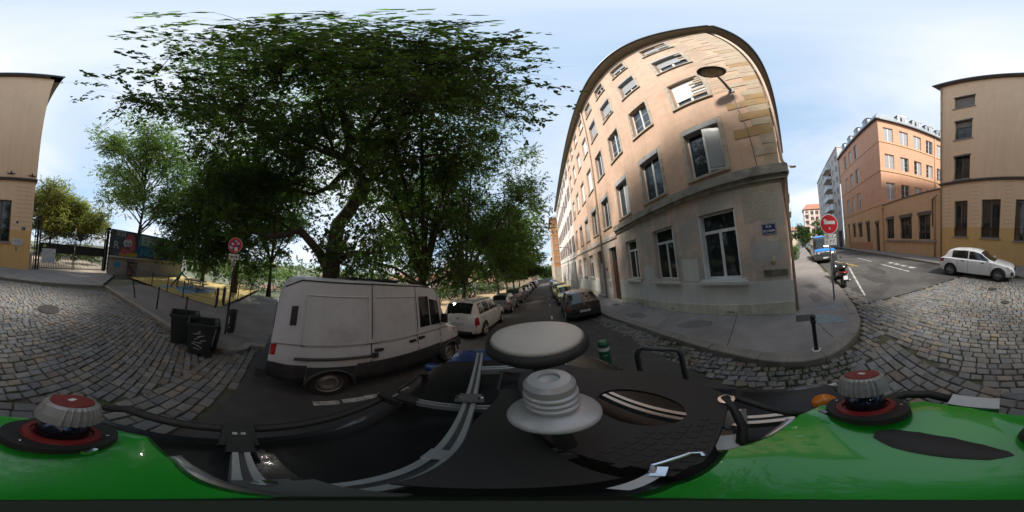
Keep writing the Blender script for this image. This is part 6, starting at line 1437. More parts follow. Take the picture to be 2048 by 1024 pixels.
# ---- blue van facing us in the side street
def blue_van():
    mw = place(17.6, -2.2, math.pi/2) @ Matrix.Scale(1.08, 4); root = empty('delivery_van', mat=mw, label='bright blue and dark grey van facing us behind the scooter', cat='van')
    L = 5.2
    sh = [(0, 1.25), (.02, 1.3), (.70, 1.3), (.82, 1.22), (.94, 1.08), (.98, 1.0), (1, .8)]; rf = [(0, 1.9), (.01, 2.25), (.04, 2.42), (.6, 2.45), (.70, 2.38), (.76, 2.2), (.88, 1.3), (1, .82)]; w = [(0, .9), (.02, .98), (.8, .99), (.94, .94), (1, .8)]
    B = Body(L, sh, rf, w, zb=.25, tumble=.13, hw_cab=.97); yr, yf, r = -1.5, 1.75, .34
    VB = M('van_blue', (.02, .22, .72), .35, .06, 4, coat=.4)
    body = B.mesh().build('body', P_DGREY, root, local=True); cut_arches(body, B, ((yr, .98), (yf, .98)), r*1.15); smooth_by_angle(body, 30)
    B.across(.875, .965, 5.3, .008, 6).build('bonnet', VB, root, local=True, smooth=True); B.across(.66, .735, 8.3, .008, 5).build('roof_front', VB, root, local=True, smooth=True)
    B.across(.775, .868, 7.6, .007, 6).build('windscreen', CGL, root, local=True, smooth=True)
    for sd in (-1, 1):
        B.patch(.90, .985, 4.1, 5.0, sd, .009, 5, 3).build('headlight', LENSC, root, local=True); B.patch(.66, .76, 6.3, 7.5, sd, .007, 5, 3).build('side_window', CGL, root, local=True)
        for y in (yr, yf): wheel(root, sd*.86, y, r, sd, RIMS, .2, steel=True)
        b = MB(); p = B.pos(.77, 6.4, sd); b.box(p+Vector((sd*.14, 0, .1)), (.16, .07, .25)); b.build('wing_mirror', TRIM, root, local=True)
    b = MB(); b.box((0, L/2-.02, .92), (1.0, .06, .12)); b.build('grille', CHROME, root, local=True)
    b = MB(); b.box((0, L/2+.0, .94), (.14, .05, .17), 0, 0, R(45)); b.build('badge', CHROME, root, local=True)
    b = MB(); b.box((0, L/2-.02, .55), (1.7, .1, .3)); b.build('bumper', TRIM, root, local=True)
    b = MB(); b.box((0, L/2+.04, .5), (.5, .02, .11)); b.build('number_plate', PLATE, root, local=True)
blue_van()

# ---- scooter
def scooter():
    yaw = math.atan2(-1.0, .16)    # faces +X
    mw = place(7.4, -1.62, -math.pi/2+.08); root = empty('scooter', mat=mw, label='black scooter with red tail lamp parked behind the no-entry sign', cat='scooter')
    BK = paint('paint_scooter', (.02, .02, .022))
    for y in (-.66, .66):
        m = Matrix.Rotation(math.pi/2, 3, 'Y'); b = MB(); b.lathe([(.17, -.05), (.235, -.06), (.265, -.03), (.265, .03), (.235, .06), (.17, .05)], 22, (0, y, .265), m, False); w = b.build('wheel', TYRE, root, local=True, smooth=True)
        b = MB(); b.lathe([(.17, -.03), (.05, -.04), (.05, .04), (.17, .03)], 16, (0, y, .265), m); b.build('rim', RIMS, w, local=True)
    def loft(secs, name, mat):
        b = MB(); vs = []; n = 14
        for (y, z, rx_, rz_) in secs:
            for k in range(n): a = 2*math.pi*k/n; vs.append((rx_*math.cos(a), y, z+rz_*math.sin(a)))
        fs = [(i*n+k, i*n+(k+1) % n, (i+1)*n+(k+1) % n, (i+1)*n+k) for i in range(len(secs)-1) for k in range(n)]+[tuple(range(n))[::-1], tuple((len(secs)-1)*n+k for k in range(n))]
        b.add(vs, fs); return b.build(name, mat, root, local=True, smooth=True)
    loft([(-.98, .72, .06, .03), (-.88, .70, .14, .09), (-.6, .64, .19, .16), (-.25, .56, .20, .18), (0, .42, .18, .12)], 'tail_fairing', BK)
    loft([(-.10, .32, .17, .08), (.35, .30, .17, .08)], 'footboard', TRIM)
    loft([(.28, .55, .20, .26), (.45, .70, .21, .32), (.56, .78, .17, .26), (.64, .80, .08, .14)], 'leg_shield', BK)
    loft([(-.72, .80, .12, .04), (-.55, .84, .15, .06), (-.2, .82, .16, .06), (.02, .78, .13, .05)], 'seat', TRIM)
    b = MB(); b.tube([(0, .66, .30), (0, .52, .75), (0, .44, 1.0)], .035, 8); b.build('fork', TRIM, root, local=True)
    b = MB(); b.tube([(-.34, .36, 1.02), (-.2, .43, 1.04), (0, .45, 1.0), (.2, .43, 1.04), (.34, .36, 1.02)], .018, 8); b.build('handlebar', CHROME, root, local=True)
    for s_ in (-1, 1):
        b = MB(); b.tube([(s_*.22, .43, 1.04), (s_*.3, .46, 1.2)], .008, 5); b.lathe([(.001, -.02), (.06, 0), (.001, .02)], 10, (s_*.31, .46, 1.24), Matrix.Rotation(math.pi/2, 3, 'X')); b.build('mirror', TRIM, root, local=True)
    loft([(.44, 1.08, .17, .02), (.52, 1.2, .16, .10), (.50, 1.38, .12, .06)], 'screen', glass_mat('scooter_screen', (.05, .05, .05), .1))
    b = MB(); P6 = [(.17*math.sin(a), -.80-.19*math.cos(a), .735+.02*math.cos(a)) for a in [R(-80+160*i/12) for i in range(13)]]; b.tube(P6, .028, 8); b.build('tail_lamp', LENSR, root, local=True, smooth=True)
    b = MB(); b.box((0, -1.0, .52), (.19, .02, .16), 0, R(-18)); b.build('number_plate', PLATE, root, local=True)
    loft([(-1.02, .44, .05, .05), (-.9, .42, .13, .03), (-.4, .36, .10, .03)], 'mudguard', TRIM)
    b = MB(); b.tube([(.19, -.05, .24), (.21, -.5, .30), (.21, -.95, .36)], [.04, .06, .055], 10); b.build('exhaust', CHROME, root, local=True, smooth=True)
    loft([(-.95, .95, .1, .03), (-.8, .98, .2, .13), (-.6, .98, .2, .13), (-.5, .94, .1, .05)], 'top_case', BK)
scooter()
# ------------------------------------------------------------------ street furniture
DKG = M('post_dark', (0.030, 0.027, 0.030), 0.55, 0.2, 10, metal=.2); GALV = M('galvanised', (0.30, 0.305, 0.31), 0.5, 0.12, 8, metal=.5)
SRED = M('sign_red', (0.55, 0.012, 0.018), 0.35, 0.05, 8); SWHITE = M('sign_white', (0.68, 0.68, 0.68), 0.4, 0.05, 8); SBLUE = M('sign_blue', (0.02, 0.06, 0.30), 0.35, 0.1, 8)
BINM = M('bin_plastic', (0.022, 0.030, 0.027), 0.5, 0.15, 6, 0.05, 60)
def disc_frame(c, n):      # matrix with Z = n
    n = Vector(n).normalized(); x = Vector((0, 0, 1)).cross(n).normalized(); y = n.cross(x)
    return Matrix(((x.x, y.x, n.x, c[0]), (x.y, y.y, n.y, c[1]), (x.z, y.z, n.z, c[2]), (0, 0, 0, 1)))
def on(m, b):
    b.v = [tuple(m @ Vector(p)) for p in b.v]; return b
# no-entry sign
s1 = empty('road_sign', (5.18, -.93, zf(5.18, -.93)+.13), label='red no-entry disc with a paper plate below on a grey pole', cat='road sign')
b = MB(); b.tube([(5.18, -.93, zf(5.18, -.93)+.1), (5.175, -.93, 3.16)], .03, 10); b.build('pole', GALV, s1, smooth=True)
fn = Vector((-.80, .60, 0)).normalized()*1; fn = Vector((-.93, -.35, 0)).normalized()
m = disc_frame((5.13, -.945, 2.86), fn)
b = MB(); b.lathe([(.001, -.012), (.31, -.012), (.325, -.004), (.325, .008), (.30, .010)], 40); on(m, b).build('sign_rim', SWHITE, s1)
b = MB(); b.lathe([(.001, .013), (.302, .013), (.302, .0)], 40); on(m, b).build('sign_face', SRED, s1)
b = MB(); b.box((.01, .05, .0155), (.40, .105, .004)); b.box((-.155, .125, .0155), (.09, .07, .004)); on(m, b).build('white_bar', SWHITE, s1)
b = MB(); b.lathe([(.001, .0175), (.042, .0175), (.042, .0135)], 20, (.0, -.14, 0)); on(m, b).build('sticker', M('sticker_pink', (.55, .36, .38), .5, .3, 40), s1)
m2 = disc_frame((5.13, -.945, 2.36), fn)
b = MB(); b.box((0, 0, 0), (.46, .36, .012)); on(m2, b).build('plate', SWHITE, s1)
DRK = M('marker_dark', (.09, .08, .08), .6)
put_text('lettering', 'S', .16, DRK, m2 @ Matrix.Translation((-.10, .09, .007)), s1, bold=.004)
b = MB()
for k, (x, y, w, h, a) in enumerate(((-.19, .10, .05, .02, .5), (.02, .06, .03, .02, 0), (.09, .10, .10, .02, 1.1), (.17, .05, .09, .018, .3), (.20, .09, .05, .015, 1.2), (-.12, -.06, .07, .02, .4), (-.01, -.06, .09, .022, 1.2), (.04, -.03, .07, .02, .1), (.12, -.08, .10, .02, 1.3), (.14, -.02, .08, .018, .2), (-.18, -.09, .05, .015, .8), (.19, -.1, .05, .015, .5))): b.box((x, y, .0075), (w, h, .002), a)
on(m2, b).build('scribble', DRK, s1, kind='stuff')
# no-stopping sign at the left corner with litter bin on the pole
s2 = empty('road_sign', (-5.02, -1.76, zf(-5, -1.76)+.13), label='round red and blue no-stopping sign covered in stickers above an arrow plate', cat='road sign')
b = MB(); b.tube([(-5.02, -1.76, zf(-5, -1.7)+.1), (-5.02, -1.76, 3.2)], .032, 10); b.build('pole', DKG, s2, smooth=True)
fn = Vector((.94, .35, 0)).normalized(); fn = Vector((.86, -.05, 0)).normalized(); m = disc_frame((-4.965, -1.77, 2.95), fn)
b = MB(); b.lathe([(.001, -.012), (.235, -.012), (.245, -.004), (.245, .008), (.235, .010)], 36); on(m, b).build('sign_rim', SWHITE, s2)
b = MB(); b.lathe([(.001, .012), (.236, .012), (.236, 0)], 36); on(m, b).build('sign_ring', SRED, s2)
b = MB(); b.lathe([(.001, .015), (.175, .015), (.175, .01)], 32); on(m, b).build('sign_field', SBLUE, s2)
b = MB(); b.box((0, 0, .0175), (.36, .045, .003), R(45)); b.box((0, 0, .0168), (.36, .045, .003), R(-45)); on(m, b).build('sign_cross', SRED, s2)
for k, (x, y, w, h, a, c) in enumerate(((.05, -.13, .11, .12, .1, (.7, .66, .55)), (-.08, .03, .08, .07, .3, (.6, .6, .62)), (.11, .06, .09, .09, -.3, (.55, .35, .3)), (-.13, -.08, .12, .06, -.4, (.5, .5, .55)), (.02, .13, .08, .06, .2, (.4, .42, .5)))):
    b = MB(); b.box((x, y, .0205), (w, h, .002), a); on(m, b).build('sticker', M('sticker_%d' % k, c, .5, .2, 20), s2)
m2 = disc_frame((-4.965, -1.77, 2.57), fn)
b = MB(); b.box((0, 0, 0), (.36, .19, .012)); on(m2, b).build('arrow_plate', M('plate_cream', (.55, .55, .5), .5, .1, 8), s2)
b = MB(); b.box((0, 0, .0075), (.16, .03, .003)); b.add([(.13, 0, .009), (.07, .055, .009), (.07, -.055, .009)], [(0, 1, 2)]); b.add([(-.13, 0, .009), (-.07, -.055, .009), (-.07, .055, .009)], [(0, 1, 2)]); on(m2, b).build('arrow', DRK, s2)
m3 = disc_frame((-4.965, -1.77, 2.35), fn); b = MB(); b.box((0, 0, 0), (.12, .17, .012)); on(m3, b).build('small_plate', GALV, s2)
m3 = disc_frame((-4.975, -1.77, 2.17), fn); b = MB(); b.box((0, 0, 0), (.035, .13, .008)); on(m3, b).build('small_sticker', M('sticker_pale', (.6, .5, .4), .6), s2)
lb = empty('litter_bin', (-5.0, -1.68, .0), label='dark grey litter bin strapped to the no-stopping sign pole', cat='litter bin')
b = MB(); b.lathe([(.12, .0), (.145, .05), (.155, .62), (.165, .72), (.165, .76), (.15, .76), (.14, .60)], 20, (-5.0, -1.60, .02)); b.build('bin_body', M('litter_bin_grey', (.035, .036, .042), .5, .15, 8), lb, smooth=False)
b = MB(); b.tube([(-5.0+.15*math.cos(a), -1.60+.15*math.sin(a), .80+.03*math.sin(a)) for a in [2*math.pi*i/20 for i in range(20)]], .02, 6, closed=True); b.build('bin_rim', DKG, lb)
b = MB(); b.box((-4.845, -1.63, .50), (.004, .02, .28)); b.box((-4.845, -1.6, .25), (.004, .05, .015)); b.build('paint_scrawl', SWHITE, lb)
# posts on the left pavement
for (x, y, tx, ty, h, lab) in ((-5.24, -6.78, .34, .12, .99, 'thin dark pavement post leaning over, nearest the gate'), (-5.1, -4.96, .01, 0, 1.06, 'upright thin dark pavement post between leaning post and bins'), (-4.9, -3.3, 0, .0, 1.06, 'thin dark pavement post standing behind the wheelie bins')):
    z = zf(x, y)+.12; root = empty('pavement_post', (x, y, z), label=lab, cat='post', group='dark posts along the left kerb'); b = MB(); b.tube([(x, y, z-.05), (x+tx*.5, y+ty*.5, z+h*.5), (x+tx, y+ty, z+h-.06)], .035, 10); b.build('shaft', DKG, root, smooth=True)
    b = MB(); b.lathe([(.04, -.04), (.044, 0), (.04, .05), (.001, .065)], 12, (x+tx, y+ty, z+h-.06)); b.build('cap', DKG, root, smooth=True)
# ball-top bollard on the right pavement
z = zf(2.66, -.09)+.13; bo = empty('ball_bollard', (2.68, -.08, z), label='black bollard with a ball top on the corner pavement', cat='bollard')
b = MB(); b.lathe([(.05, -.02), (.05, .02), (.038, .05), (.036, .62), (.05, .64), (.05, .68), (.036, .70)], 16, (2.68, -.08, z)); b.build('shaft', DKG, bo, smooth=False)
b = MB(); b.lathe([(.03, 0), (.048, .03), (.05, .055), (.04, .085), (.001, .10)], 16, (2.68, -.08, z+.70)); b.build('ball', DKG, bo, smooth=True)
b = MB(); b.lathe([(.085, .002), (.05, .012)], 14, (2.68, -.08, z)); b.build('footing', PLINTH, bo)
# green flexible bollard and steel hoop in the road
GRNM = M('bollard_green', (.008, .11, .055), .45, .12, 6); z = zf(.95, 3.14)
gb = empty('flexible_bollard', (.95, 3.14, z), label='green round-topped flexible bollard with a white band in the road', cat='bollard')
b = MB(); b.lathe([(.15, 0), (.14, .02), (.122, .05), (.115, .40), (.12, .42), (.112, .44), (.112, .66), (.122, .68), (.118, .74), (.08, .785), (.001, .79)], 22, (.95, 3.14, z)); b.build('post', GRNM, gb, smooth=False)
b = MB(); b.lathe([(.114, .0), (.114, .09)], 22, (.95, 3.14, z+.56)); b.build('reflective_band', SWHITE, gb)
mw_ = disc_frame((.95-.0315, 3.14-.111, z+.46), (-.27, -.96, 0)); b = MB()
for (x, y, w, h, a) in ((-.03, 0, .04, .01, .8), (.0, .01, .035, .01, -.6), (.02, 0, .035, .01, 1.3), (.035, .015, .03, .008, .2)): b.box((x, y, .003), (w, h, .002), a)
on(mw_, b).build('scrawl', SWHITE, gb)
hp = empty('steel_hoop', (1.15, 1.62, .02), label='grey steel tube hoop standing in the road beside the mapping car', cat='barrier')
z = zf(1.1, 1.6); ha, hb = Vector((.93, 1.77, 0)), Vector((1.36, 1.47, 0)); e = (hb-ha)*.14
b = MB(); b.tube([ha+Vector((0, 0, z-.05)), ha+Vector((0, 0, 1.08)), ha+e*.35+Vector((0, 0, 1.16)), ha+e+Vector((0, 0, 1.19)), hb-e+Vector((0, 0, 1.10)), hb-e*.35+Vector((0, 0, 1.07)), hb+Vector((0, 0, .99)), hb+Vector((0, 0, z-.05))], .036, 12); b.build('tube', M('hoop_grey', (.075, .085, .085), .5, .2, 6, metal=.3), hp, smooth=True)
for p in (ha, hb): b = MB(); b.lathe([(.08, -.01), (.08, .015), (.04, .03)], 14, (p.x, p.y, z)); b.build('foot_plate', GALV, hp)
# wheelie bins
def wheelie(x, y, yaw, label, lidback, scr):
    root = empty('wheelie_bin', (x, y, zf(x, y)), yaw, label=label, cat='wheelie bin', group='open wheelie bins by the kerb')
    H = 1.02; b = MB()
    def rect(w, d, z, o=0): return [(-w, -d+o, z), (w, -d+o, z), (w, d+o, z), (-w, d+o, z)]
    vs = rect(.22, .24, .06)+rect(.28, .33, .95)+rect(.255, .305, .95)+rect(.2, .22, .12)
    b.add(vs, [(3, 2, 1, 0)]+[(i, (i+1) % 4, 4+(i+1) % 4, 4+i) for i in range(4)]+[(4+i, 4+(i+1) % 4, 8+(i+1) % 4, 8+i) for i in range(4)]+[(8+i, 8+(i+1) % 4, 12+(i+1) % 4, 12+i) for i in range(4)]+[(12, 13, 14, 15)])
    b.build('tub', BINM, root, local=True)
    b = MB()
    for (w0, w1, d0, d1) in ((-.31, .31, -.36, -.315), (-.31, .31, .315, .36), (-.31, -.265, -.36, .36), (.265, .31, -.36, .36)): b.frame((0, 0, .95), Vector((1, 0, 0)), Vector((0, 1, 0)), Vector((0, 0, 1)), w0, w1, d0, d1, -.05 if w1-w0 > .5 else -.048, .02 if w1-w0 > .5 else .018)
    b.build('rim', BINM, root, local=True)
    b = MB(); b.box((0, .40, .55), (.54, .035, .80), 0, R(-4)); b.build('lid', BINM, root, local=True) if lidback else None
    b = MB(); b.tube([(-.22, .36, .95), (-.22, .42, .99), (.22, .42, .99), (.22, .36, .95)], .018, 8); b.build('handle', BINM, root, local=True)
    for s_ in (-1, 1): b = MB(); b.lathe([(.001, -.025), (.1, -.025), (.1, .025), (.001, .025)], 18, (s_*.25, .24, .1), Matrix.Rotation(math.pi/2, 3, 'Y')); b.build('wheel', TYRE, root, local=True)
    if scr:
        b = MB(); rg = random.Random(3)
        for k in range(9): zz = .25+k*.065; b.box((.238+.0663*(zz-.06)+.004, rg.uniform(-.1, .1), zz), (.004, rg.uniform(.08, .2), .018), 0, rg.uniform(-.9, .9))
        b.build('paint_scrawl', M('scrawl_grey', (.4, .4, .42), .6), root, local=True)
wheelie(-3.72, -2.55, R(35), 'open black wheelie bin, the plain one nearer the gate', True, False)
wheelie(-3.56, -1.86, R(28), 'open black wheelie bin with a pale scrawl on its side', True, True)
# low fence of the playground
FNM = M('fence_dark', (.025, .024, .026), .5, .2, 10, metal=.3); WIREM = M('fence_wire', (.05, .05, .055), .5, .1, 10, metal=.4)
def mesh_fence(pts, label):
    root = empty('mesh_fence', (pts[0][0], pts[0][1], zf(*pts[0])+.13), label=label, cat='fence')
    for (x, y) in pts: b = MB(); z = zf(x, y)+.12; b.box((x, y, z+.53), (.05, .05, 1.10)); b.build('post', FNM, root, loc=(x, y, z))
    for (a, c) in zip(pts, pts[1:]):
        A_, C_ = Vector((a[0], a[1], zf(*a)+.16)), Vector((c[0], c[1], zf(*c)+.16)); b = MB(); l = (C_-A_).length
        for k in range(6): z = Vector((0, 0, .02+.19*k)); b.tube([A_+z, C_+z], .006, 4)
        n = int(l/.075)
        for k in range(1, n): p = A_.lerp(C_, k/n); b.tube([p, p+Vector((0, 0, .98))], .0028, 3)
        b.build('wire_panel', WIREM, root)
mesh_fence([(-8.7, -12.5), (-8.51, -9.15), (-8.15, -7.2), (-7.94, -5.7), (-7.78, -3.45)], 'low dark wire mesh fence along the front of the playground')
mesh_fence([(-8.6, -3.32), (-10.34, -3.07), (-13, -2.85), (-16, -2.75)], 'low dark wire mesh fence along the near end of the playground')
gt = empty('fence_gate', (-8.15, -3.4, .0), label='small dark gate standing at the corner of the playground fence', cat='gate')
b = MB(); z = .02
for p in ((-7.86, -3.44), (-8.5, -3.34)): b = MB(); b.box((p[0], p[1], .46), (.07, .07, 1.06)); b.build('gate_post', FNM, gt)
b = MB(); b.tube([(-7.95, -3.43, .12), (-7.95, -3.43, .9), (-8.4, -3.36, .9), (-8.4, -3.36, .12)], .022, 6, closed=True); b.build('gate_leaf', FNM, gt)
# barred gate between yellow building and graffiti wall
GA, GB_ = Vector((-.15, -12.95, 0)), Vector((-6.9, -14.2, 0)); ud = (GB_-GA).normalized(); FGt = (GA, ud, Vector((-ud.y, ud.x, 0)) if Vector((-ud.y, ud.x, 0)).y > 0 else Vector((ud.y, -ud.x, 0))); GL = (GB_-GA).length
gate = empty('barred_gate', (-3.5, -13.6, .1), label='wide black barred double gate with posters beside the yellow building', cat='gate')
zb = .12
for (u0, u1) in ((.35, GL/2-.03), (GL/2+.03, GL-.3)):
    b = MB()
    for zz in (zb+.08, zb+1.35, zb+3.0): b.fb(FGt, u0, u1, -.025, .025, zz, zz+.05)
    b.fb(FGt, u0, u0+.06, -.025, .025, zb, zb+3.1); b.fb(FGt, u1-.06, u1, -.025, .025, zb, zb+3.1); lf = b.build('gate_leaf', FNM, gate)
    n = int((u1-u0)/.14)
    for k in range(1, n): u = u0+(u1-u0)*k/n; b = MB(); b.tube([FGt[0]+FGt[1]*u+Vector((0, 0, zb+.05)), FGt[0]+FGt[1]*u+Vector((0, 0, zb+3.2))], .019, 6); b.build('bar', FNM, lf)
    b = MB(); b.fb(FGt, u0+.03, u1-.03, .012, .022, zb+1.4, zb+2.15); b.build('sheet_panel', FNM, lf)
for u in (.12, GL-.1):      # wrought iron lattice pillars
    p = FGt[0]+FGt[1]*u; pil = MB()
    pil.box((p.x, p.y, zb+1.95), (.16, .16, 3.9))
    for dx in (-.19, .19):
        for dy in (-.19, .19): pil.box((p.x+dx, p.y+dy, zb+1.95), (.08, .08, 3.95))
    for k in range(8): pil.box((p.x, p.y, zb+.2+k*.5), (.36, .36, .03))
    for k in range(7): pil.tube([(p.x-.15, p.y+.17, zb+.2+k*.5), (p.x+.15, p.y+.17, zb+.7+k*.5)], .012, 5)
    pil.build('gate_pillar', FNM, gate); b = MB(); b.box((p.x, p.y, zb+4.02), (.48, .48, .14)); b.box((p.x, p.y, zb+4.14), (.32, .32, .12)); b.build('pillar_cap', FNM, gate)
WP = M('poster_white', (.55, .56, .58), .6, .12, 6); BLP = M('poster_blue', (.03, .22, .48), .6, .2, 10)
b = MB(); b.fb(FGt, .55, 1.72, .03, .04, zb+.52, zb+1.70); po_ = b.build('poster', WP, gate)
b = MB(); rg = random.Random(9)
for k in range(26):
    u, z_ = rg.uniform(.65, 1.6), rg.choice((rg.uniform(.62, 1.0), rg.uniform(1.2, 1.6)))
    b.fb(FGt, u, u+rg.uniform(.04, .16), .0405, .043, zb+z_, zb+z_+rg.uniform(.02, .06))
b.build('poster_print', BLP, po_, kind='stuff')
b = MB(); m_ = disc_frame(FGt[0]+FGt[1]*.75+FGt[2]*.035+Vector((0, 0, zb+1.92)), FGt[2]); b.lathe([(.001, .004), (.13, .004), (.13, 0)], 20); on(m_, b).build('round_sign', M('sticker_lime', (.30, .45, .12), .5), gate)
b = MB(); b.box((.18, -12.45, 1.3), (.38, .3, .16)); b.box((.18, -12.45, .75), (.3, .24, 1.0)); tag(b.build('gate_stone', STONE, loc=(.18, -12.45, .3)), 'short pale stone pier with a cap at the corner of the yellow building', 'pier')
# posts / lamp behind gate
b = MB(); b.tube([(-5.6, -22, .1), (-5.6, -22, 4.6)], .05, 8); tag(b.build('white_post', SWHITE, loc=(-5.6, -22, .1)), 'white post standing in the yard behind the gate', 'post')
# graffiti wall
GW = empty('graffiti_wall', (-11.5, -13.3, 0), label='long wall with a grey base and a colourful graffiti panel above', cat='wall')
Fg = facade(-7.0, -13.75, math.degrees(math.atan2(.95, -9.6)), 1)
if Fg[2].y < 0: Fg = (Fg[0], Fg[1], -Fg[2])
GREYR = M('wall_render_grey', (.27, .26, .235), .92, .1, 2, .15, 50, col2=(.20, .19, .17), scale2=.8, streak=.2)
b = MB(); b.fb(Fg, 0, 9.8, -.3, .0, -.5, 1.55); b.build('base_wall', GREYR, GW)
b = MB(); b.fb(Fg, -.05, 9.8, -.35, .14, 1.55, 1.72); b.build('coping', STONED, GW)
GP = [M('graffiti_bg_dark', (0.036, 0.043, 0.050), .7, .5, 3, col2=(0.072, 0.115, 0.158), scale2=.8), M('graffiti_bg_blue', (0.022, 0.072, 0.187), .7, .4, 2), M('graffiti_white', (0.374, 0.382, 0.374), .7, .15, 8), M('graffiti_pink', (0.324, 0.065, 0.079), .7, .2, 5), M('graffiti_teal', (0.086, 0.216, 0.216), .7, .3, 3), M('graffiti_yellow', (0.302, 0.238, 0.029), .7, .2, 5), M('graffiti_cyan', (0.036, 0.216, 0.346), .7, .2, 5)]
b = MB(); b.fb(Fg, 0, 9.8, -.25, .0, 1.72, 4.25); b.build('graffiti_panel', GP[0], GW)
def spray(poly, d, mat, name='spray_shape'):
    b = MB(); n = len(poly); vs = [Fg[0]+Fg[1]*u+Fg[2]*d+Vector((0, 0, z)) for u, z in poly]; b.add(vs, [tuple(range(n))]); b.build(name, mat, GW)
def ell(u, z, a, c, n=20, ph=0): return [(u+a*math.cos(2*math.pi*i/n+ph), z+c*math.sin(2*math.pi*i/n+ph)) for i in range(n)]
spray([(3.0, 1.8), (9.7, 1.8), (9.7, 2.9), (3.0, 2.9)], .002, GP[1]); spray([(3.0, 2.95), (6.2, 2.95), (6.0, 4.1), (3.1, 4.15)], .002, GP[4])
spray([(.9, 1.8), (3.0, 1.75), (3.0, 2.15), (1.0, 2.1)], .0025, GP[5])
spray(ell(2.05, 3.05, .62, .95), .004, GP[3]); spray(ell(1.5, 2.25, .42, .38), .0045, GP[3]); spray(ell(1.55, 3.05, .28, .36), .006, GP[2]); spray(ell(2.0, 3.1, .26, .36), .0065, GP[2]); spray(ell(1.62, 2.98, .09, .12), .008, GP[0]); spray(ell(2.0, 3.0, .09, .12), .008, GP[0]); spray(ell(1.8, 2.55, .35, .14), .0075, GP[0])
def gtext(body, size, u, z, mat, sx=1.0, d=.009, bold=.02): put_text('graffiti_letters', body, size, mat, sign_mat(Fg, u, d, z), GW, bold=bold, sx=sx, extrude=.001)
gtext('EPK', 1.25, 4.4, 3.5, GP[2], 1.05); gtext('NOAL', 1.05, 4.9, 2.35, GP[6], 1.1); gtext('NOAL', .95, 4.9, 2.36, GP[1], 1.08, .011, -.02); gtext('SESS', .7, .95, 3.9, GP[2], .8, bold=.0); gtext('R', 1.0, .55, 2.75, GP[2], 1.0, bold=.0); gtext('2019', .55, 8.3, 2.3, GP[2], .8) if False else None
spray(ell(5.6, 2.0, .5, .12), .0085, GP[5]); spray(ell(7.6, 3.3, .9, .5), .004, GP[4]); spray(ell(8.4, 2.4, .8, .3), .0045, GP[2]); spray(ell(6.7, 3.6, .4, .4), .005, GP[5])
spray(ell(.85, .85, .38, .28), .003, GP[6]); spray([(.5, .7), (1.25, .72), (1.1, 1.12), (.8, 1.22)], .004, GP[6])
# dark cabinet with graffiti in front of the wall
gc = Fg[0]+Fg[1]*2.35+Fg[2]*.35
cb = empty('utility_cabinet', (gc.x, gc.y, zf(gc.x, gc.y)+.1), label='dark painted utility cabinet in front of the grey wall base', cat='cabinet')
b = MB(); b.box((gc.x, gc.y, .62), (.85, .5, 1.2), math.atan2(Fg[1].y, Fg[1].x)); b.build('case', M('cabinet_paint', (.05, .04, .045), .6, .5, 4, col2=(.22, .10, .08), scale2=4, c2=(.5, .56)), cb)
b = MB(); b.box((gc.x, gc.y, 1.25), (.93, .58, .06), math.atan2(Fg[1].y, Fg[1].x)); b.build('lid', FNM, cb)
# heap of leaves and rubbish before the wall
b = MB(); rg = random.Random(6)
for k in range(240):
    u = rg.uniform(.2, 2.6); dd = rg.uniform(.55, 1.5)*(1-.25*abs(u-1.2)); p = Fg[0]+Fg[1]*u+Fg[2]*dd; z = zf(p.x, p.y)+.14+rg.random()*.10; a = rg.uniform(0, 6.28); l = rg.uniform(.03, .09); c, s_ = math.cos(a)*l, math.sin(a)*l; t = rg.uniform(.1, .9)
    b.add([(p.x-c, p.y-s_, z), (p.x+s_*.5, p.y-c*.5, z+rg.uniform(0, .04)), (p.x+c, p.y+s_, z+.01), (p.x-s_*.5, p.y+c*.5, z+.02)], [(0, 1, 2, 3)], (t, t, t*1.3))
tag(b.build('leaf_litter', leaf_mat('litter', (.22, .17, .11), (.05, .04, .02))), 'heap of dead leaves and scraps before the graffiti wall', 'leaves', kind='stuff')
# picnic table with benches
TBM = M('table_blue', (.035, .05, .10), .5, .2, 8); BNM = M('bench_wood', (.34, .26, .17), .7, .2, 5, sc3=(1, 6, 6))
tbx, tby = -11.1, -6.9; tz = zf(tbx, tby)+.136
tb = empty('picnic_table', (tbx, tby, tz), label='dark blue picnic table with pale seats in the playground', cat='picnic table')
b = MB(); b.box((tbx, tby, tz+.74), (.75, 1.6, .05), R(12)); b.build('table_top', TBM, tb)
for dx in (-.62, .62): b = MB(); b.box((tbx+dx*math.cos(R(12)), tby+dx*math.sin(R(12)), tz+.44), (.28, 1.6, .05), R(12)); b.build('seat', BNM, tb)
for dy in (-.5, .5):
    b = MB(); ox, oy = -dy*math.sin(R(12)), dy*math.cos(R(12)); b.tube([(tbx+ox-.62, tby+oy-.1, tz), (tbx+ox-.62, tby+oy-.1, tz+.40), (tbx+ox+.62, tby+oy+.1, tz+.40), (tbx+ox+.62, tby+oy+.1, tz)], .035, 6); b.tube([(tbx+ox-.2, tby+oy, tz), (tbx+ox-.2, tby+oy, tz+.72)], .04, 6); b.tube([(tbx+ox+.2, tby+oy, tz), (tbx+ox+.2, tby+oy, tz+.72)], .04, 6); b.build('leg_frame', TBM, tb)
bn = empty('low_bench', (-9.7, -4.9, 0), label='narrow low bench with thin legs at the front of the playground', cat='bench'); z = zf(-9.7, -4.9)+.13
b = MB(); b.box((-10.2, -5.4, z+.46), (.3, 1.7, .05), R(20)); b.build('seat', BNM, bn)
for (x, y) in ((-10.0, -6.05), (-10.4, -4.75)): b = MB(); b.tube([(x, y, z), (x, y, z+.45)], .03, 6); b.build('leg', TBM, bn)
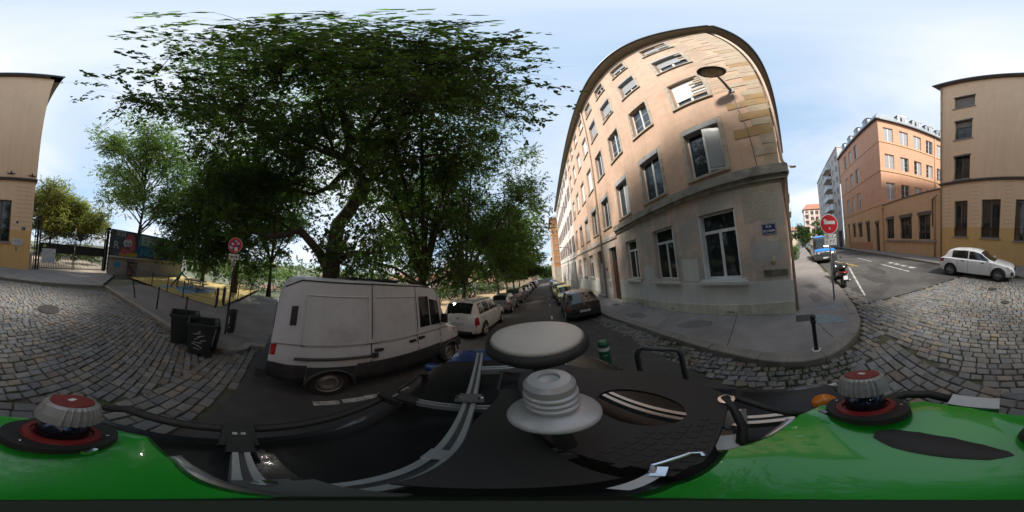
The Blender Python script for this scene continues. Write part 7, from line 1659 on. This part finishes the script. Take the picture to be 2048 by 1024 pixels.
# park fence, benches
PFM = M('park_fence_green', (.09, .13, .10), .6, .25, 4)
pf = empty('park_fence', (-13.5, 14, -1), label='grey-green paling fence along the back of the park', cat='fence')
pts = [(-13.6, 3), (-13.7, 8), (-13.8, 13), (-13.5, 18), (-13.0, 24), (-12, 31), (-10.5, 38)]
for (a, c) in zip(pts, pts[1:]):
    l = math.hypot(c[0]-a[0], c[1]-a[1]); n = int(l/.32)
    for k in range(n): x, y = a[0]+(c[0]-a[0])*k/n, a[1]+(c[1]-a[1])*k/n; b = MB(); z = zf(x, y); b.box((x, y, z+.72), (.03, .22, 1.35), math.atan2(c[1]-a[1], c[0]-a[0])-math.pi/2); b.build('paling', PFM, pf, loc=(x, y, z))
    b = MB(); b.tube([(a[0]-.04, a[1], zf(*a)+1.2), (c[0]-.04, c[1], zf(*c)+1.2)], .03, 5); b.build('rail', PFM, pf)
def park_bench(x, y, yaw, label):
    z = zf(x, y)+.10; root = empty('park_bench', (x, y, z), yaw, label=label, cat='bench')
    for k in range(3): b = MB(); b.box((0, -.16+.14*k, .44), (1.7, .11, .04)); b.build('seat_slat', M('bench_slat', (.16, .07, .04), .6, .25, 4), root, local=True)
    for k in range(3): b = MB(); b.box((0, .24+.03*k, .58+.13*k), (1.7, .03, .10)); b.build('back_slat', MATS['bench_slat'], root, local=True)
    for s_ in (-1, 1): b = MB(); b.tube([(s_*.7, -.2, 0), (s_*.7, -.2, .42), (s_*.7, .2, .42), (s_*.7, .33, .92)], .025, 6); b.tube([(s_*.7, .2, .42), (s_*.7, .22, 0)], .025, 6); b.build('leg', BLACKI, root, local=True)
park_bench(-7.6, 11.9, R(-70), 'slatted brown park bench behind the white estate car')
park_bench(-9.0, 18.2, R(-80), 'slatted park bench farther along the gravel with people on it')
# wooden edging board by the path
b = MB(); b.box((-8.6, .8, zf(-8.6, .8)+.22), (5.6, .05, .22), R(3)); tag(b.build('edging_board', M('timber_edge', (.26, .17, .10), .85, .25, 5), loc=(-8.6, .8, zf(-8.6, .8)+.1)), 'low timber edging board between path and gravel behind the van', 'board')

# ------------------------------------------------------------------ people
def skin_mesh(name, verts, edges, radii, mat, parent, root=0, sub=2):
    me = bpy.data.meshes.new(name); me.from_pydata(verts, edges, []); o = bpy.data.objects.new(name, me); COL.objects.link(o)
    sk = o.modifiers.new('s', 'SKIN'); sk.use_smooth_shade = True; sd = o.modifiers.new('d', 'SUBSURF'); sd.levels = sub; sd.render_levels = sub
    bpy.context.view_layer.update()
    if not me.skin_vertices: bpy.context.view_layer.objects.active = o
    for i, r in enumerate(radii):
        d_ = me.skin_vertices[0].data[i]; d_.radius = (r, r) if not isinstance(r, tuple) else r; d_.use_root = (i == root)
    dg = bpy.context.evaluated_depsgraph_get(); m2 = bpy.data.meshes.new_from_object(o.evaluated_get(dg)); bpy.data.objects.remove(o)
    m2.materials.clear(); m2.materials.append(mat); o2 = bpy.data.objects.new(name, m2); COL.objects.link(o2); attach(o2, parent, True); return o2
def person(loc, yaw, label, J, skin, shirt, trou, hair, shoe=None, sc=1.0, sleeve=.5, longhair=False):
    """J: joint dict, local frame: +Y is where the person faces."""
    mw = Matrix.Translation(loc) @ Matrix.Rotation(yaw, 4, 'Z') @ Matrix.Scale(sc, 4); root = empty('person', mat=mw, label=label, cat='person')
    V = []; E_ = []; Rr = []; idx = {}
    def add(k, p, r): idx[k] = len(V); V.append(tuple(p)); Rr.append(r)
    add('pelvis', J['pelvis'], .12); add('chest', J['chest'], (.15, .11)); add('neck', J['neck'], .052); add('headb', J['head']-Vector((0, 0, .05)), .075); add('headt', J['head']+Vector((0, 0, .07)), .082)
    E_ += [('pelvis', 'chest'), ('chest', 'neck'), ('neck', 'headb'), ('headb', 'headt')]
    for s in 'LR':
        add('hip'+s, J['hip'+s], .085); add('knee'+s, J['knee'+s], .058); add('ank'+s, J['ank'+s], .038); add('toe'+s, J['toe'+s], .035)
        E_ += [('pelvis', 'hip'+s), ('hip'+s, 'knee'+s), ('knee'+s, 'ank'+s), ('ank'+s, 'toe'+s)]
        add('sho'+s, J['sho'+s], .058); add('elb'+s, J['elb'+s], .040); add('wri'+s, J['wri'+s], .026); hd = (J['wri'+s]-J['elb'+s]).normalized(); add('palm'+s, J['wri'+s]+hd*.08, (.034, .016))
        E_ += [('chest', 'sho'+s), ('sho'+s, 'elb'+s), ('elb'+s, 'wri'+s), ('wri'+s, 'palm'+s)]
        sd_ = hd.cross(Vector((0, 0, 1))); sd_ = sd_.normalized() if sd_.length > .1 else Vector((1, 0, 0))
        for q in range(4): k = 'f%d%s' % (q, s); add(k, J['wri'+s]+hd*(.15+.01*(q in (1, 2)))+sd_*(.018*(q-1.5)), .0085); E_.append(('palm'+s, k))
        add('th'+s, J['wri'+s]+hd*.07+sd_*.05*(1 if s == 'R' else -1), .009); E_.append(('palm'+s, 'th'+s))
    skin_mesh('body', V, [(idx[a], idx[b_]) for a, b_ in E_], Rr, skin, root)
    def sub(name, chain, rad, mat):
        keys = []; ed = []
        for ch in chain:
            for k in ch:
                if k[0] not in keys: keys.append(k[0])
            for a, c in zip(ch, ch[1:]): ed.append((keys.index(a[0]), keys.index(c[0])))
        pos = {k[0]: k[1] for ch in chain for k in ch}; skin_mesh(name, [tuple(pos[k]) for k in keys], ed, [rad[k] for k in keys], mat, root)
    mid = lambda a, c, t=.5: a.lerp(c, t)
    ch = [[('p', J['pelvis']+Vector((0, 0, -.02))), ('c', J['chest']), ('n', mid(J['chest'], J['neck'], .6))]]; rad = {'p': (.155, .125), 'c': (.17, .125), 'n': .07}
    for s in 'LR': ch.append([('c', J['chest']), ('s'+s, J['sho'+s]), ('e'+s, mid(J['sho'+s], J['elb'+s], sleeve*1.6 if sleeve < .6 else 1.0))]+([('w'+s, mid(J['elb'+s], J['wri'+s], .9))] if sleeve > .8 else [])); rad['s'+s] = .07; rad['e'+s] = .058; rad['w'+s] = .04
    sub('shirt', ch, rad, shirt)
    ch = [[('p', J['pelvis'])]]; rad = {'p': (.15, .12)}; ch = []
    for s in 'LR': ch.append([('p', J['pelvis']), ('h'+s, J['hip'+s]), ('k'+s, J['knee'+s]), ('a'+s, mid(J['knee'+s], J['ank'+s], .95))]); rad['h'+s] = .098; rad['k'+s] = .07; rad['a'+s] = .055
    sub('trousers', ch, rad, trou)
    h = J['head']; b = MB(); n = 12; vs = []; back = J.get('back', Vector((0, -1, 0)))
    for i in range(7):
        ph = -.35+(math.pi/2+.35)*i/6
        for k in range(n):
            a = 2*math.pi*k/n; dv = Vector((math.cos(a)*math.cos(ph)*.098, math.sin(a)*math.cos(ph)*.108, math.sin(ph)*.12)); 
            if dv.y > .03 and i < 4: dv *= .6
            vs.append(h+Vector((0, -.012, .035))+dv)
    b.add(vs, [(i*n+k, i*n+(k+1) % n, (i+1)*n+(k+1) % n, (i+1)*n+k) for i in range(6) for k in range(n)]); b.build('hair', hair, root, local=True, smooth=True)
    if longhair: b = MB(); b.tube([h+Vector((0, -.08, .05)), h+Vector((0, -.11, -.08)), h+Vector((0, -.10, -.24))], [.08, .085, .04], 10); b.build('long_hair', hair, root, local=True, smooth=True)
    b = MB(); b.box(h+Vector((0, .095, -.005)), (.022, .04, .05), 0, R(-15)); b.build('nose', skin, root, local=True)
    for s in (-1, 1): b = MB(); b.lathe([(.001, -.008), (.013, 0), (.001, .008)], 8, h+Vector((s*.033, .083, .02)), Matrix.Rotation(math.pi/2, 3, 'X')); b.build('eye', M('eye_dark', (.02, .015, .012), .3), root, local=True)
    b = MB(); b.box(h+Vector((0, .083, -.05)), (.045, .012, .012)); b.build('mouth', M('lip', (.30, .10, .09), .5), root, local=True)
    for s in 'LR': b = MB(); p = J['ank'+s]; q = J['toe'+s]; b.tube([p+(p-q)*.25+Vector((0, 0, -.02)), p.lerp(q, .5)+Vector((0, 0, -.01)), q], [.045, .048, .034], 8); b.build('shoe', shoe or TRIM, root, local=True, smooth=True)
    return root
V_ = Vector
SKIN1 = M('skin', (.30, .17, .11), .55, .05, 6); SKIN2 = M('skin_pale', (.48, .30, .22), .55, .05, 6); HAIRD = M('hair_dark', (.018, .013, .01), .6, .2, 30)
# standing, leaning over the picnic table
J = dict(pelvis=V_((0, 0, .92)), chest=V_((0, .22, 1.22)), neck=V_((0, .33, 1.38)), head=V_((0, .40, 1.50)), hipL=V_((-.09, .0, .86)), hipR=V_((.09, .0, .86)), kneeL=V_((-.10, -.02, .48)), kneeR=V_((.10, -.26, .48)), ankL=V_((-.10, -.05, .08)), ankR=V_((.10, -.50, .10)), toeL=V_((-.11, .09, .035)), toeR=V_((.11, -.37, .035)),
     shoL=V_((-.19, .24, 1.27)), shoR=V_((.19, .24, 1.27)), elbL=V_((-.24, .40, 1.04)), elbR=V_((.24, .40, 1.04)), wriL=V_((-.20, .62, .93)), wriR=V_((.18, .62, .93)))
person((-10.15, -7.95, zf(-10.2, -8)+.136), R(35), 'person in a green shirt and grey trousers leaning over the picnic table', J, SKIN1, M('shirt_green', (.04, .26, .15), .8, .1, 8), M('trousers_grey', (.10, .085, .08), .85, .1, 8), HAIRD)
# seated pose for the benches
def seated(): return dict(pelvis=V_((0, 0, .54)), chest=V_((0, -.03, .92)), neck=V_((0, -.01, 1.10)), head=V_((0, .03, 1.24)), hipL=V_((-.09, .03, .52)), hipR=V_((.09, .03, .52)), kneeL=V_((-.11, .45, .50)), kneeR=V_((.11, .45, .50)), ankL=V_((-.11, .47, .09)), ankR=V_((.11, .50, .09)), toeL=V_((-.12, .61, .035)), toeR=V_((.12, .64, .035)), shoL=V_((-.19, -.03, .98)), shoR=V_((.19, -.03, .98)), elbL=V_((-.23, .06, .72)), elbR=V_((.23, .06, .72)), wriL=V_((-.12, .28, .62)), wriR=V_((.12, .28, .62)))
zb_ = zf(-9, 18)+.10
person((-9.0, 17.75, zb_), R(-80+180), 'person in dark clothes seated on the farther park bench, nearer end', seated(), SKIN2, M('shirt_black', (.02, .02, .025), .8), M('jeans_dark', (.03, .035, .06), .85), HAIRD, sleeve=1.0, longhair=True)
person((-8.95, 18.65, zb_), R(-75+180), 'person in a pale top seated on the farther park bench, far end', seated(), SKIN2, M('shirt_pale', (.5, .45, .42), .8), M('trousers_brown', (.12, .07, .05), .85), HAIRD)
st = dict(pelvis=V_((0, 0, .93)), chest=V_((0, .02, 1.28)), neck=V_((0, .03, 1.47)), head=V_((0, .05, 1.61)), hipL=V_((-.09, 0, .88)), hipR=V_((.09, 0, .88)), kneeL=V_((-.10, .03, .48)), kneeR=V_((.10, .06, .48)), ankL=V_((-.10, -.02, .08)), ankR=V_((.10, .08, .08)), toeL=V_((-.11, .12, .035)), toeR=V_((.12, .22, .035)), shoL=V_((-.19, .02, 1.37)), shoR=V_((.19, .02, 1.37)), elbL=V_((-.25, .0, 1.09)), elbR=V_((.25, .0, 1.09)), wriL=V_((-.22, .10, .86)), wriR=V_((.22, .10, .86)))
person((-6.3, 8.0, zf(-6.3, 8)+.12), R(60), 'dark-haired person in a red top standing between van and estate car', st, SKIN2, M('shirt_red', (.16, .04, .035), .8), M('jeans_blue', (.04, .05, .09), .85), HAIRD, longhair=True, sc=.93)
# ------------------------------------------------------------------ the mapping car the camera rides on
YAW = R(19.5)
PROF['ego'] = dict(L=4.1, W=.87, sh=[(0, .62), (.02, .90), (.1, .95), (.6, .95), (.72, .93), (.93, .80), (.985, .68), (1, .55)], rf=[(0, .65), (.03, 1.0), (.05, 1.12), (.10, 1.40), (.22, 1.50), (.45, 1.52), (.55, 1.44), (.73, .97), (1, .5)], w=PROF['hatch']['w'], wb=2.58, yc=0, r=.315, ws=(.55, .725), rw=(.055, .10), sw=(.11, .69), split=.42)
cx_, cy_ = .14, 1.30      # car centre in the rig frame (origin under the camera)
_h = Vector((-math.sin(YAW), math.cos(YAW))); _rt = Vector((math.cos(YAW), math.sin(YAW)))
ec = _rt*cx_+_h*cy_
P_EGO = paint('paint_midnight', (.010, .012, .018)); BLKROOF = M('roof_black_gloss', (.008, .008, .009), .38, .3, 14, spec=.35, coat=.0, rvar=.1)
ego, EB = car('mapping_car', 'ego', P_EGO, Matrix.Translation((ec.x, ec.y, .02)) @ Matrix.Rotation(YAW, 4, 'Z'), 'blue survey car with a black roof carrying a camera and sensor rig', cat='car', roofm=BLKROOF)
P_EBL = paint('paint_deep_blue', (.012, .035, .15))
EB.across(.74, .965, 5.6, .005, 12, 6).build('bonnet', P_EBL, ego, local=True, smooth=True)
for ch in ego.children:
    if ch.name.startswith('wing_mirror'): ch.data.materials[0] = P_EBL
class Rig(MB):
    def fin(s, name, mat, parent=None, smooth=False, kind=None):       # rig frame -> car frame
        s.v = [(x-cx_, y-cy_, z-.02) for x, y, z in s.v]; o = s.build(name, mat, parent or ego, smooth=smooth, local=True, kind=kind); return o
ALU = M('aluminium_profile', (.50, .51, .52), .38, .06, 6, metal=.75); ALUD = M('aluminium_slot', (.10, .10, .10), .5, metal=.5); BLKP = M('plate_black', (.014, .014, .014), .6, .15, 10); RUB = M('rubber_black', (.014, .014, .014), .6); CLAMP = M('clamp_grey', (.13, .135, .135), .5, .1, 6, metal=.4)
def profile(p, q, w=.045):      # slotted aluminium extrusion
    p, q = Vector(p), Vector(q); d = (q-p); l = d.length; d.normalize(); n = Vector((-d.y, d.x, 0)).normalized(); b = Rig(); z = Vector((0, 0, 1))
    for s in (-1, 1): b.frame(p, d, n, z, 0, l, min(s*w*.16, s*w*.5), max(s*w*.16, s*w*.5), -w*.5, w*.5)
    o = b.fin('rail', ALU); b = Rig(); b.frame(p, d, n, z, .001, l-.001, -w*.16, w*.16, -w*.42, w*.28); b.fin('rail_slot', ALUD, o)
# roof rails of the car and feet
for x in (-.49,):
    b = Rig(); b.tube([(x, -.35, 1.47), (x, -.25, 1.56), (x, .5, 1.58), (x, 1.05, 1.56), (x, 1.2, 1.46)], .022, 8); b.fin('roof_rail', RUB, smooth=True)
profile((-.11, -.12, 1.65), (-.11, 1.32, 1.65)); profile((.39, -.05, 1.65), (.39, 1.32, 1.65))
profile((-.085, 1.06, 1.65), (.365, 1.06, 1.65)); profile((-.44, .70, 1.60), (.40, .70, 1.60), .032); profile((-.44, .10, 1.60), (.40, .10, 1.60), .032); profile((-.085, .33, 1.65), (.10, .33, 1.65))
for y in (.70, .10): b = Rig(); b.box((-.44, y, 1.585), (.13, .085, .045), .0, 0, R(8)); b.box((-.375, y, 1.60), (.10, .055, .034)); b.fin('rail_foot', BLKP)
for (x, y) in ((-.11, .70), (.39, .70), (-.11, .10), (.39, .10)):
    b = Rig(); b.box((x, y, 1.68), (.11, .05, .012)); b.box((x, y+.035, 1.675), (.09, .02, .02)); o = b.fin('clamp_plate', CLAMP)
    for s in (-1, 1): b = Rig(); b.lathe([(.011, 0), (.011, .008), (.001, .009)], 8, (x+s*.042, y, 1.686)); b.fin('bolt', CHROME, o)
b = Rig(); b.box((-.02, .06, 1.672), (.14, .11, .008)); b.fin('corner_plate', CLAMP)
b = Rig(); b.box((-.055, .33, 1.676), (.16, .05, .006)); b.box((-.01, .285, 1.676), (.04, .09, .0062)); b.fin('bracket', ALU)
# black platform plate with an oval window
def plate_with_hole(outer, c, a, bb, z0, z1):
    n = 48; vs = []; dirs = [(math.cos(2*math.pi*i/n), math.sin(2*math.pi*i/n)) for i in range(n)]
    def hit(d):
        best = 1e9
        for (p, q) in zip(outer, outer[1:]+outer[:1]):
            ex, ey = q[0]-p[0], q[1]-p[1]; den = d[0]*ey-d[1]*ex
            if abs(den) < 1e-9: continue
            t = ((p[0]-c[0])*ey-(p[1]-c[1])*ex)/den; s = ((p[0]-c[0])*d[1]-(p[1]-c[1])*d[0])/den
            if t > 0 and -1e-6 <= s <= 1+1e-6: best = min(best, t)
        return best
    b = Rig()
    for z in (z0, z1):
        for d in dirs: vs.append((c[0]+d[0]*a, c[1]+d[1]*bb, z))
        for d in dirs: t = hit(d); vs.append((c[0]+d[0]*t, c[1]+d[1]*t, z))
    fs = []
    for i in range(n):
        j = (i+1) % n; fs += [(i, j, n+j, n+i)[::-1], (2*n+i, 2*n+j, 3*n+j, 3*n+i), (i, 2*n+i, 2*n+j, j), (n+i, n+j, 3*n+j, 3*n+i)]
    b.add(vs, fs); return b
outer = [(.10, .10), (.40, .10), (.47, .22), (.485, .35), (.46, .46), (.36, .60), (.27, .76), (.15, .785), (.07, .64), (.06, .30)]
plate_with_hole(outer, (.285, .305), .078, .125, 1.838, 1.85).fin('platform_plate', BLKP)
b = Rig(); b.prism([(-.08, .14), (.058, .14), (.058, .60), (.02, .62), (-.06, .42)], 1.815, 1.826); b.fin('lower_plate', BLKP)
for (x, y) in ((.40, .15), (.30, .62), (.10, .16), (.12, .64)): b = Rig(); b.tube([(x, y, 1.62), (x, y, 1.84)], .014, 8); b.fin('standoff', RUB)
# white dome antenna in front and threaded receiver
WANT = M('antenna_white', (.52, .50, .46), .5, .05, 5)
b = Rig(); b.lathe([(.001, .014), (.08, .012), (.118, .004), (.126, -.006)], 44, (.115, .445, 2.165)); an = b.fin('antenna_dome', WANT, smooth=True)
b = Rig(); b.lathe([(.126, -.006), (.137, -.012), (.138, -.03), (.12, -.045), (.05, -.05), (.05, -.08)], 44, (.115, .445, 2.165)); b.fin('antenna_skirt', RUB, an, smooth=True)
b = Rig(); b.tube([(.115, .445, 1.84), (.115, .445, 2.09)], .02, 10); b.fin('antenna_post', RUB, an)
GN = M('receiver_grey', (.40, .41, .42), .4, .05, 5, metal=.3)
b = Rig(); b.lathe([(.001, -.02), (.070, -.02), (.071, -.012), (.066, -.006), (.045, .002), (.040, .004)], 40, (.079, .262, 2.05)); rc = b.fin('receiver_base', GN, smooth=True)
b = Rig(); pr = [(.036, .0)]
for k in range(3): z = .012+.017*k; pr += [(.041, z), (.043, z+.004), (.043, z+.009), (.0385, z+.0125)]
pr += [(.041, .066), (.041, .078), (.034, .088), (.018, .090), (.017, .084), (.001, .082)]
b.lathe(pr, 40, (.079, .262, 2.052)); b.fin('receiver_body', GN, rc, smooth=False)
b = Rig(); b.tube([(.079, .262, 1.84), (.079, .262, 2.03)], .016, 10); b.fin('receiver_post', RUB, rc)
# green sensor housing: lofted shell
GRN = M('housing_green', (.010, .29, .018), .30, .06, 3, coat=.8, spec=.5, col2=(.02, .26, .03), scale2=9, c2=(.5, .8), bump=.04, bscale=300)
outl = [(.18, .085), (.225, .02), (.285, -.045), (.325, -.11), (.30, -.165), (.22, -.24), (.15, -.285), (.045, -.282), (-.02, -.278), (-.07, -.275), (-.13, -.262), (-.20, -.20), (-.25, -.135), (-.25, -.07), (-.18, .0), (-.12, .04), (-.07, .075), (.05, .10)]
b = Rig(); vs = []; n = len(outl); gc_ = (.035, -.10)
def zz_top(x, y, t):   # gentle crown, raised ridge along the back
    z = 1.862-.012*max(0, (y+.02)/.1)
    for (lx, ly) in ((-.132, -.150), (.217, -.165)):
        d = Vector((lx, ly)).normalized(); s = (x-lx)*d.x+(y-ly)*d.y; z = min(z, 1.858-.54*(s+.012))
    return z
for (t, dz) in ((1.04, -.17), (1.05, -.06), (1.02, -.022), (.97, -.004), (.85, .0), (.72, .0), (.6, .0), (.45, .0), (.3, .0), (.12, .0)):
    for (x, y) in outl: X_, Y_ = gc_[0]+(x-gc_[0])*t, gc_[1]+(y-gc_[1])*t; vs.append((X_, Y_, zz_top(X_, Y_, t)+dz))
fs = [(i*n+k, i*n+(k+1) % n, (i+1)*n+(k+1) % n, (i+1)*n+k) for i in range(9) for k in range(n)]+[tuple(9*n+k for k in range(n)), tuple(range(n))[::-1]]
fs = [f[::-1] for f in fs] if False else fs
b.add(vs, fs); hs = b.fin('sensor_housing', GRN); fixn(hs.data); smooth_by_angle(hs, 28)
# recessed handle slot: dark dished oval
b = Rig(); pts = [(.152, -.122), (.135, -.145), (.095, -.158), (.045, -.160), (.0, -.146), (-.03, -.126), (-.035, -.114), (-.01, -.100), (.05, -.098), (.10, -.098), (.14, -.106)]
n = len(pts); c = (.058, -.126); vs = [(x, y, 1.868) for x, y in pts]+[(c[0]+(x-c[0])*.93, c[1]+(y-c[1])*.86, 1.8665) for x, y in pts]+[(c[0]+(x-c[0])*.7, c[1]+(y-c[1])*.5, 1.8625) for x, y in pts]+[(x, y, 1.85) for x, y in pts]
b.add(vs, [(k, (k+1) % n, n+(k+1) % n, n+k) for k in range(n)]+[(n+k, n+(k+1) % n, 2*n+(k+1) % n, 2*n+k) for k in range(n)]+[tuple(2*n+k for k in range(n))]+[(3*n+k, 3*n+(k+1) % n, (k+1) % n, k) for k in range(n)])
o = b.fin('handle_slot', RUB, hs); fixn(o.data); smooth_by_angle(o, 50)
# two lidar heads, tilted outwards
LID = [(-.160, -.185, -.132, -.150), (.2395, -.198, .217, -.165)]
def tilt_about(b, c, ang, cam=(0, 0)):
    d = Vector((c[0]-cam[0], c[1]-cam[1], 0)).normalized(); ax = Vector((-d.y, d.x, 0)); m = Matrix.Rotation(ang, 3, ax); o = Vector(c); b.v = [tuple(m @ (Vector(p)-o)+o) for p in b.v]; return b
LG = M('lidar_grey', (.30, .31, .31), .45, .05, 6, metal=.3); LR = M('lidar_red', (.17, .012, .012), .45, .1, 8); LIR = M('lidar_window', (.03, .04, .07), .08, .8, 40, metal=.7, spec=.8)
for (x, y, cxo, cyo) in LID:
    x, y = cxo, cyo; PIV = (cxo, cyo, 1.845); TA = R(30)
    b = Rig(); k = 36; ov = [(cxo+.098*math.cos(2*math.pi*i/k), cyo+.078*math.sin(2*math.pi*i/k)) for i in range(k)]; b.prism(ov, 1.855, 1.874); lo_ = tilt_about(b, PIV, TA).fin('sensor_collar', RUB, hs)
    b = Rig(); b.lathe([(.064, 1.874), (.062, 1.880), (.051, 1.882), (.049, 1.876)], 40, (x, y, 0)); tilt_about(b, PIV, TA).fin('collar_ring', LR, lo_)
    b = Rig(); b.lathe([(.044, 1.878), (.043, 1.932), (.040, 1.932)], 36, (x, y, 0)); tilt_about(b, PIV, TA).fin('lidar_window', LIR, lo_, smooth=True)
    b = Rig(); vs = []; kk = 120; rp = [(.050, 1.930), (.056, 1.934), (.0555, 1.956), (.050, 1.980), (.044, 1.986)]
    for r_, z in rp:
        for i in range(kk):
            a = 2*math.pi*i/kk; fin_ = .0022*(1 if (i//2) % 2 else -1) if (.932 < z-1 < .983 and not (i % 60) < 14) else 0; vs.append((x+(r_+fin_)*math.cos(a), y+(r_+fin_)*math.sin(a), z))
    b.add(vs, [(i*kk+j, i*kk+(j+1) % kk, (i+1)*kk+(j+1) % kk, (i+1)*kk+j) for i in range(len(rp)-1) for j in range(kk)]+[tuple(range(kk))[::-1], tuple((len(rp)-1)*kk+j for j in range(kk))]); tilt_about(b, PIV, TA).fin('lidar_cap', LG, lo_)
    b = Rig(); b.lathe([(.042, 1.9865), (.041, 1.989), (.001, 1.990)], 36, (x, y, 0)); lt = tilt_about(b, PIV, TA).fin('lidar_top', LR, lo_)
    b = Rig(); b.box((x, y, 1.9908), (.016, .010, .002), .3); tilt_about(b, PIV, TA).fin('logo_mark', SWHITE, lt)
    for a in (.4, 2.2, 3.9): b = Rig(); b.lathe([(.0035, 0), (.0035, .003), (.001, .0035)], 8, (cxo+.082*math.cos(a), cyo+.064*math.sin(a), 1.874)); tilt_about(b, PIV, TA).fin('screw', CHROME, lo_)
    b = Rig(); b.box((cxo+.02, cyo+.088, 1.872), (.022, .007, .008), .2); tilt_about(b, PIV, TA).fin('latch', CHROME, lo_)
# short camera mast in line with the tilted camera
up = Vector((CAM_UP.x*math.cos(YAW)+CAM_UP.y*math.sin(YAW), -CAM_UP.x*math.sin(YAW)+CAM_UP.y*math.cos(YAW), CAM_UP.z)); o0 = Vector((0, 0, CAMH))
b = Rig(); b.tube([o0-up*.52, o0-up*.46], [.05, .022], 16); b.tube([o0-up*.46, o0-up*.27], [.022, .019], 16); b.fin('camera_mast', M('mast_shade_green', (.002, .012, .003), .7), smooth=False)  # black-green colour stands in for the camera's shade on the green housing
# tubes, hoses, small hardware
b = Rig(); b.tube([(.285, -.03, 1.82), (.24, .02, 1.80), (.195, .058, 1.77)], .013, 10); b.fin('support_tube', ALU, smooth=True)
b = Rig(); b.tube([(-.20, -.01, 1.82), (-.155, .03, 1.80), (-.09, .075, 1.77)], .014, 10); b.fin('support_tube', ALU, smooth=True)
b = Rig(); b.tube([(.385, .11, 1.86), (.34, .085, 1.845), (.29, .07, 1.80), (.24, .075, 1.76), (.19, .05, 1.74)], .011, 8); b.fin('hose', RUB, smooth=True)
b = Rig(); b.tube([(.40, .10, 1.85), (.37, .04, 1.83), (.33, -.03, 1.80), (.31, -.10, 1.76)], .012, 8); b.fin('hose', RUB, smooth=True)
b = Rig(); b.tube([(.33, -.25, 1.66), (.27, -.37, 1.68), (.20, -.41, 1.68), (.12, -.42, 1.66)], .02, 8); b.fin('hose', RUB, smooth=True)
b = Rig(); b.tube([(.06, .60, 1.66), (.0, .75, 1.72), (.03, .90, 1.74), (.10, .98, 1.66)], .008, 8); b.fin('cable', RUB, smooth=True)
b = Rig(); b.box((.045, -.352, 1.75), (.13, .05, .05)); b.fin('connector_box', GN)
b = Rig(); b.lathe([(.022, 1.851), (.022, 1.858), (.012, 1.859), (.011, 1.853), (.001, 1.852)], 20, (.378, .105, 0)); b.fin('grommet', CHROME)
b = Rig(); b.lathe([(.001, .03), (.025, .024), (.036, .008), (.036, -.02)], 20, (.355, -.135, 1.775)); b.fin('amber_lamp', LENSO, smooth=True)
b = Rig(); b.tube([(.078, .123, 1.866), (.10, .135, 1.868), (.125, .128, 1.868), (.15, .118, 1.868), (.155, .106, 1.868), (.145, .10, 1.868)], .004, 6); b.box((.085, .12, 1.864), (.03, .012, .006), .4); b.fin('release_hook', CHROME, smooth=False)
b = Rig(); b.box((.055, .115, 1.856), (.06, .012, .004), .25); b.fin('steel_strip', ALU)
b = Rig(); b.box((.24, .095, 1.745), (.06, .05, .03), .3); b.fin('white_connector', SWHITE)
for (x, y) in ((-.02, .52), (.03, .56)): b = Rig(); b.tube([(x, y, 1.62), (x+.05, y+.06, 1.69)], .014, 8); b.fin('small_actuator', ALU)
b = Rig()
for i in range(9):
    for j in range(5):
        x, y = .085+.024*i+.011*(j % 2), .115+.024*j
        if math.hypot((x-.285)/.078, (y-.305)/.125) > 1.15: b.box((x, y, 1.8512), (.015, .015, .0024))
b.fin('grip_pads', BLKP, kind='stuff')
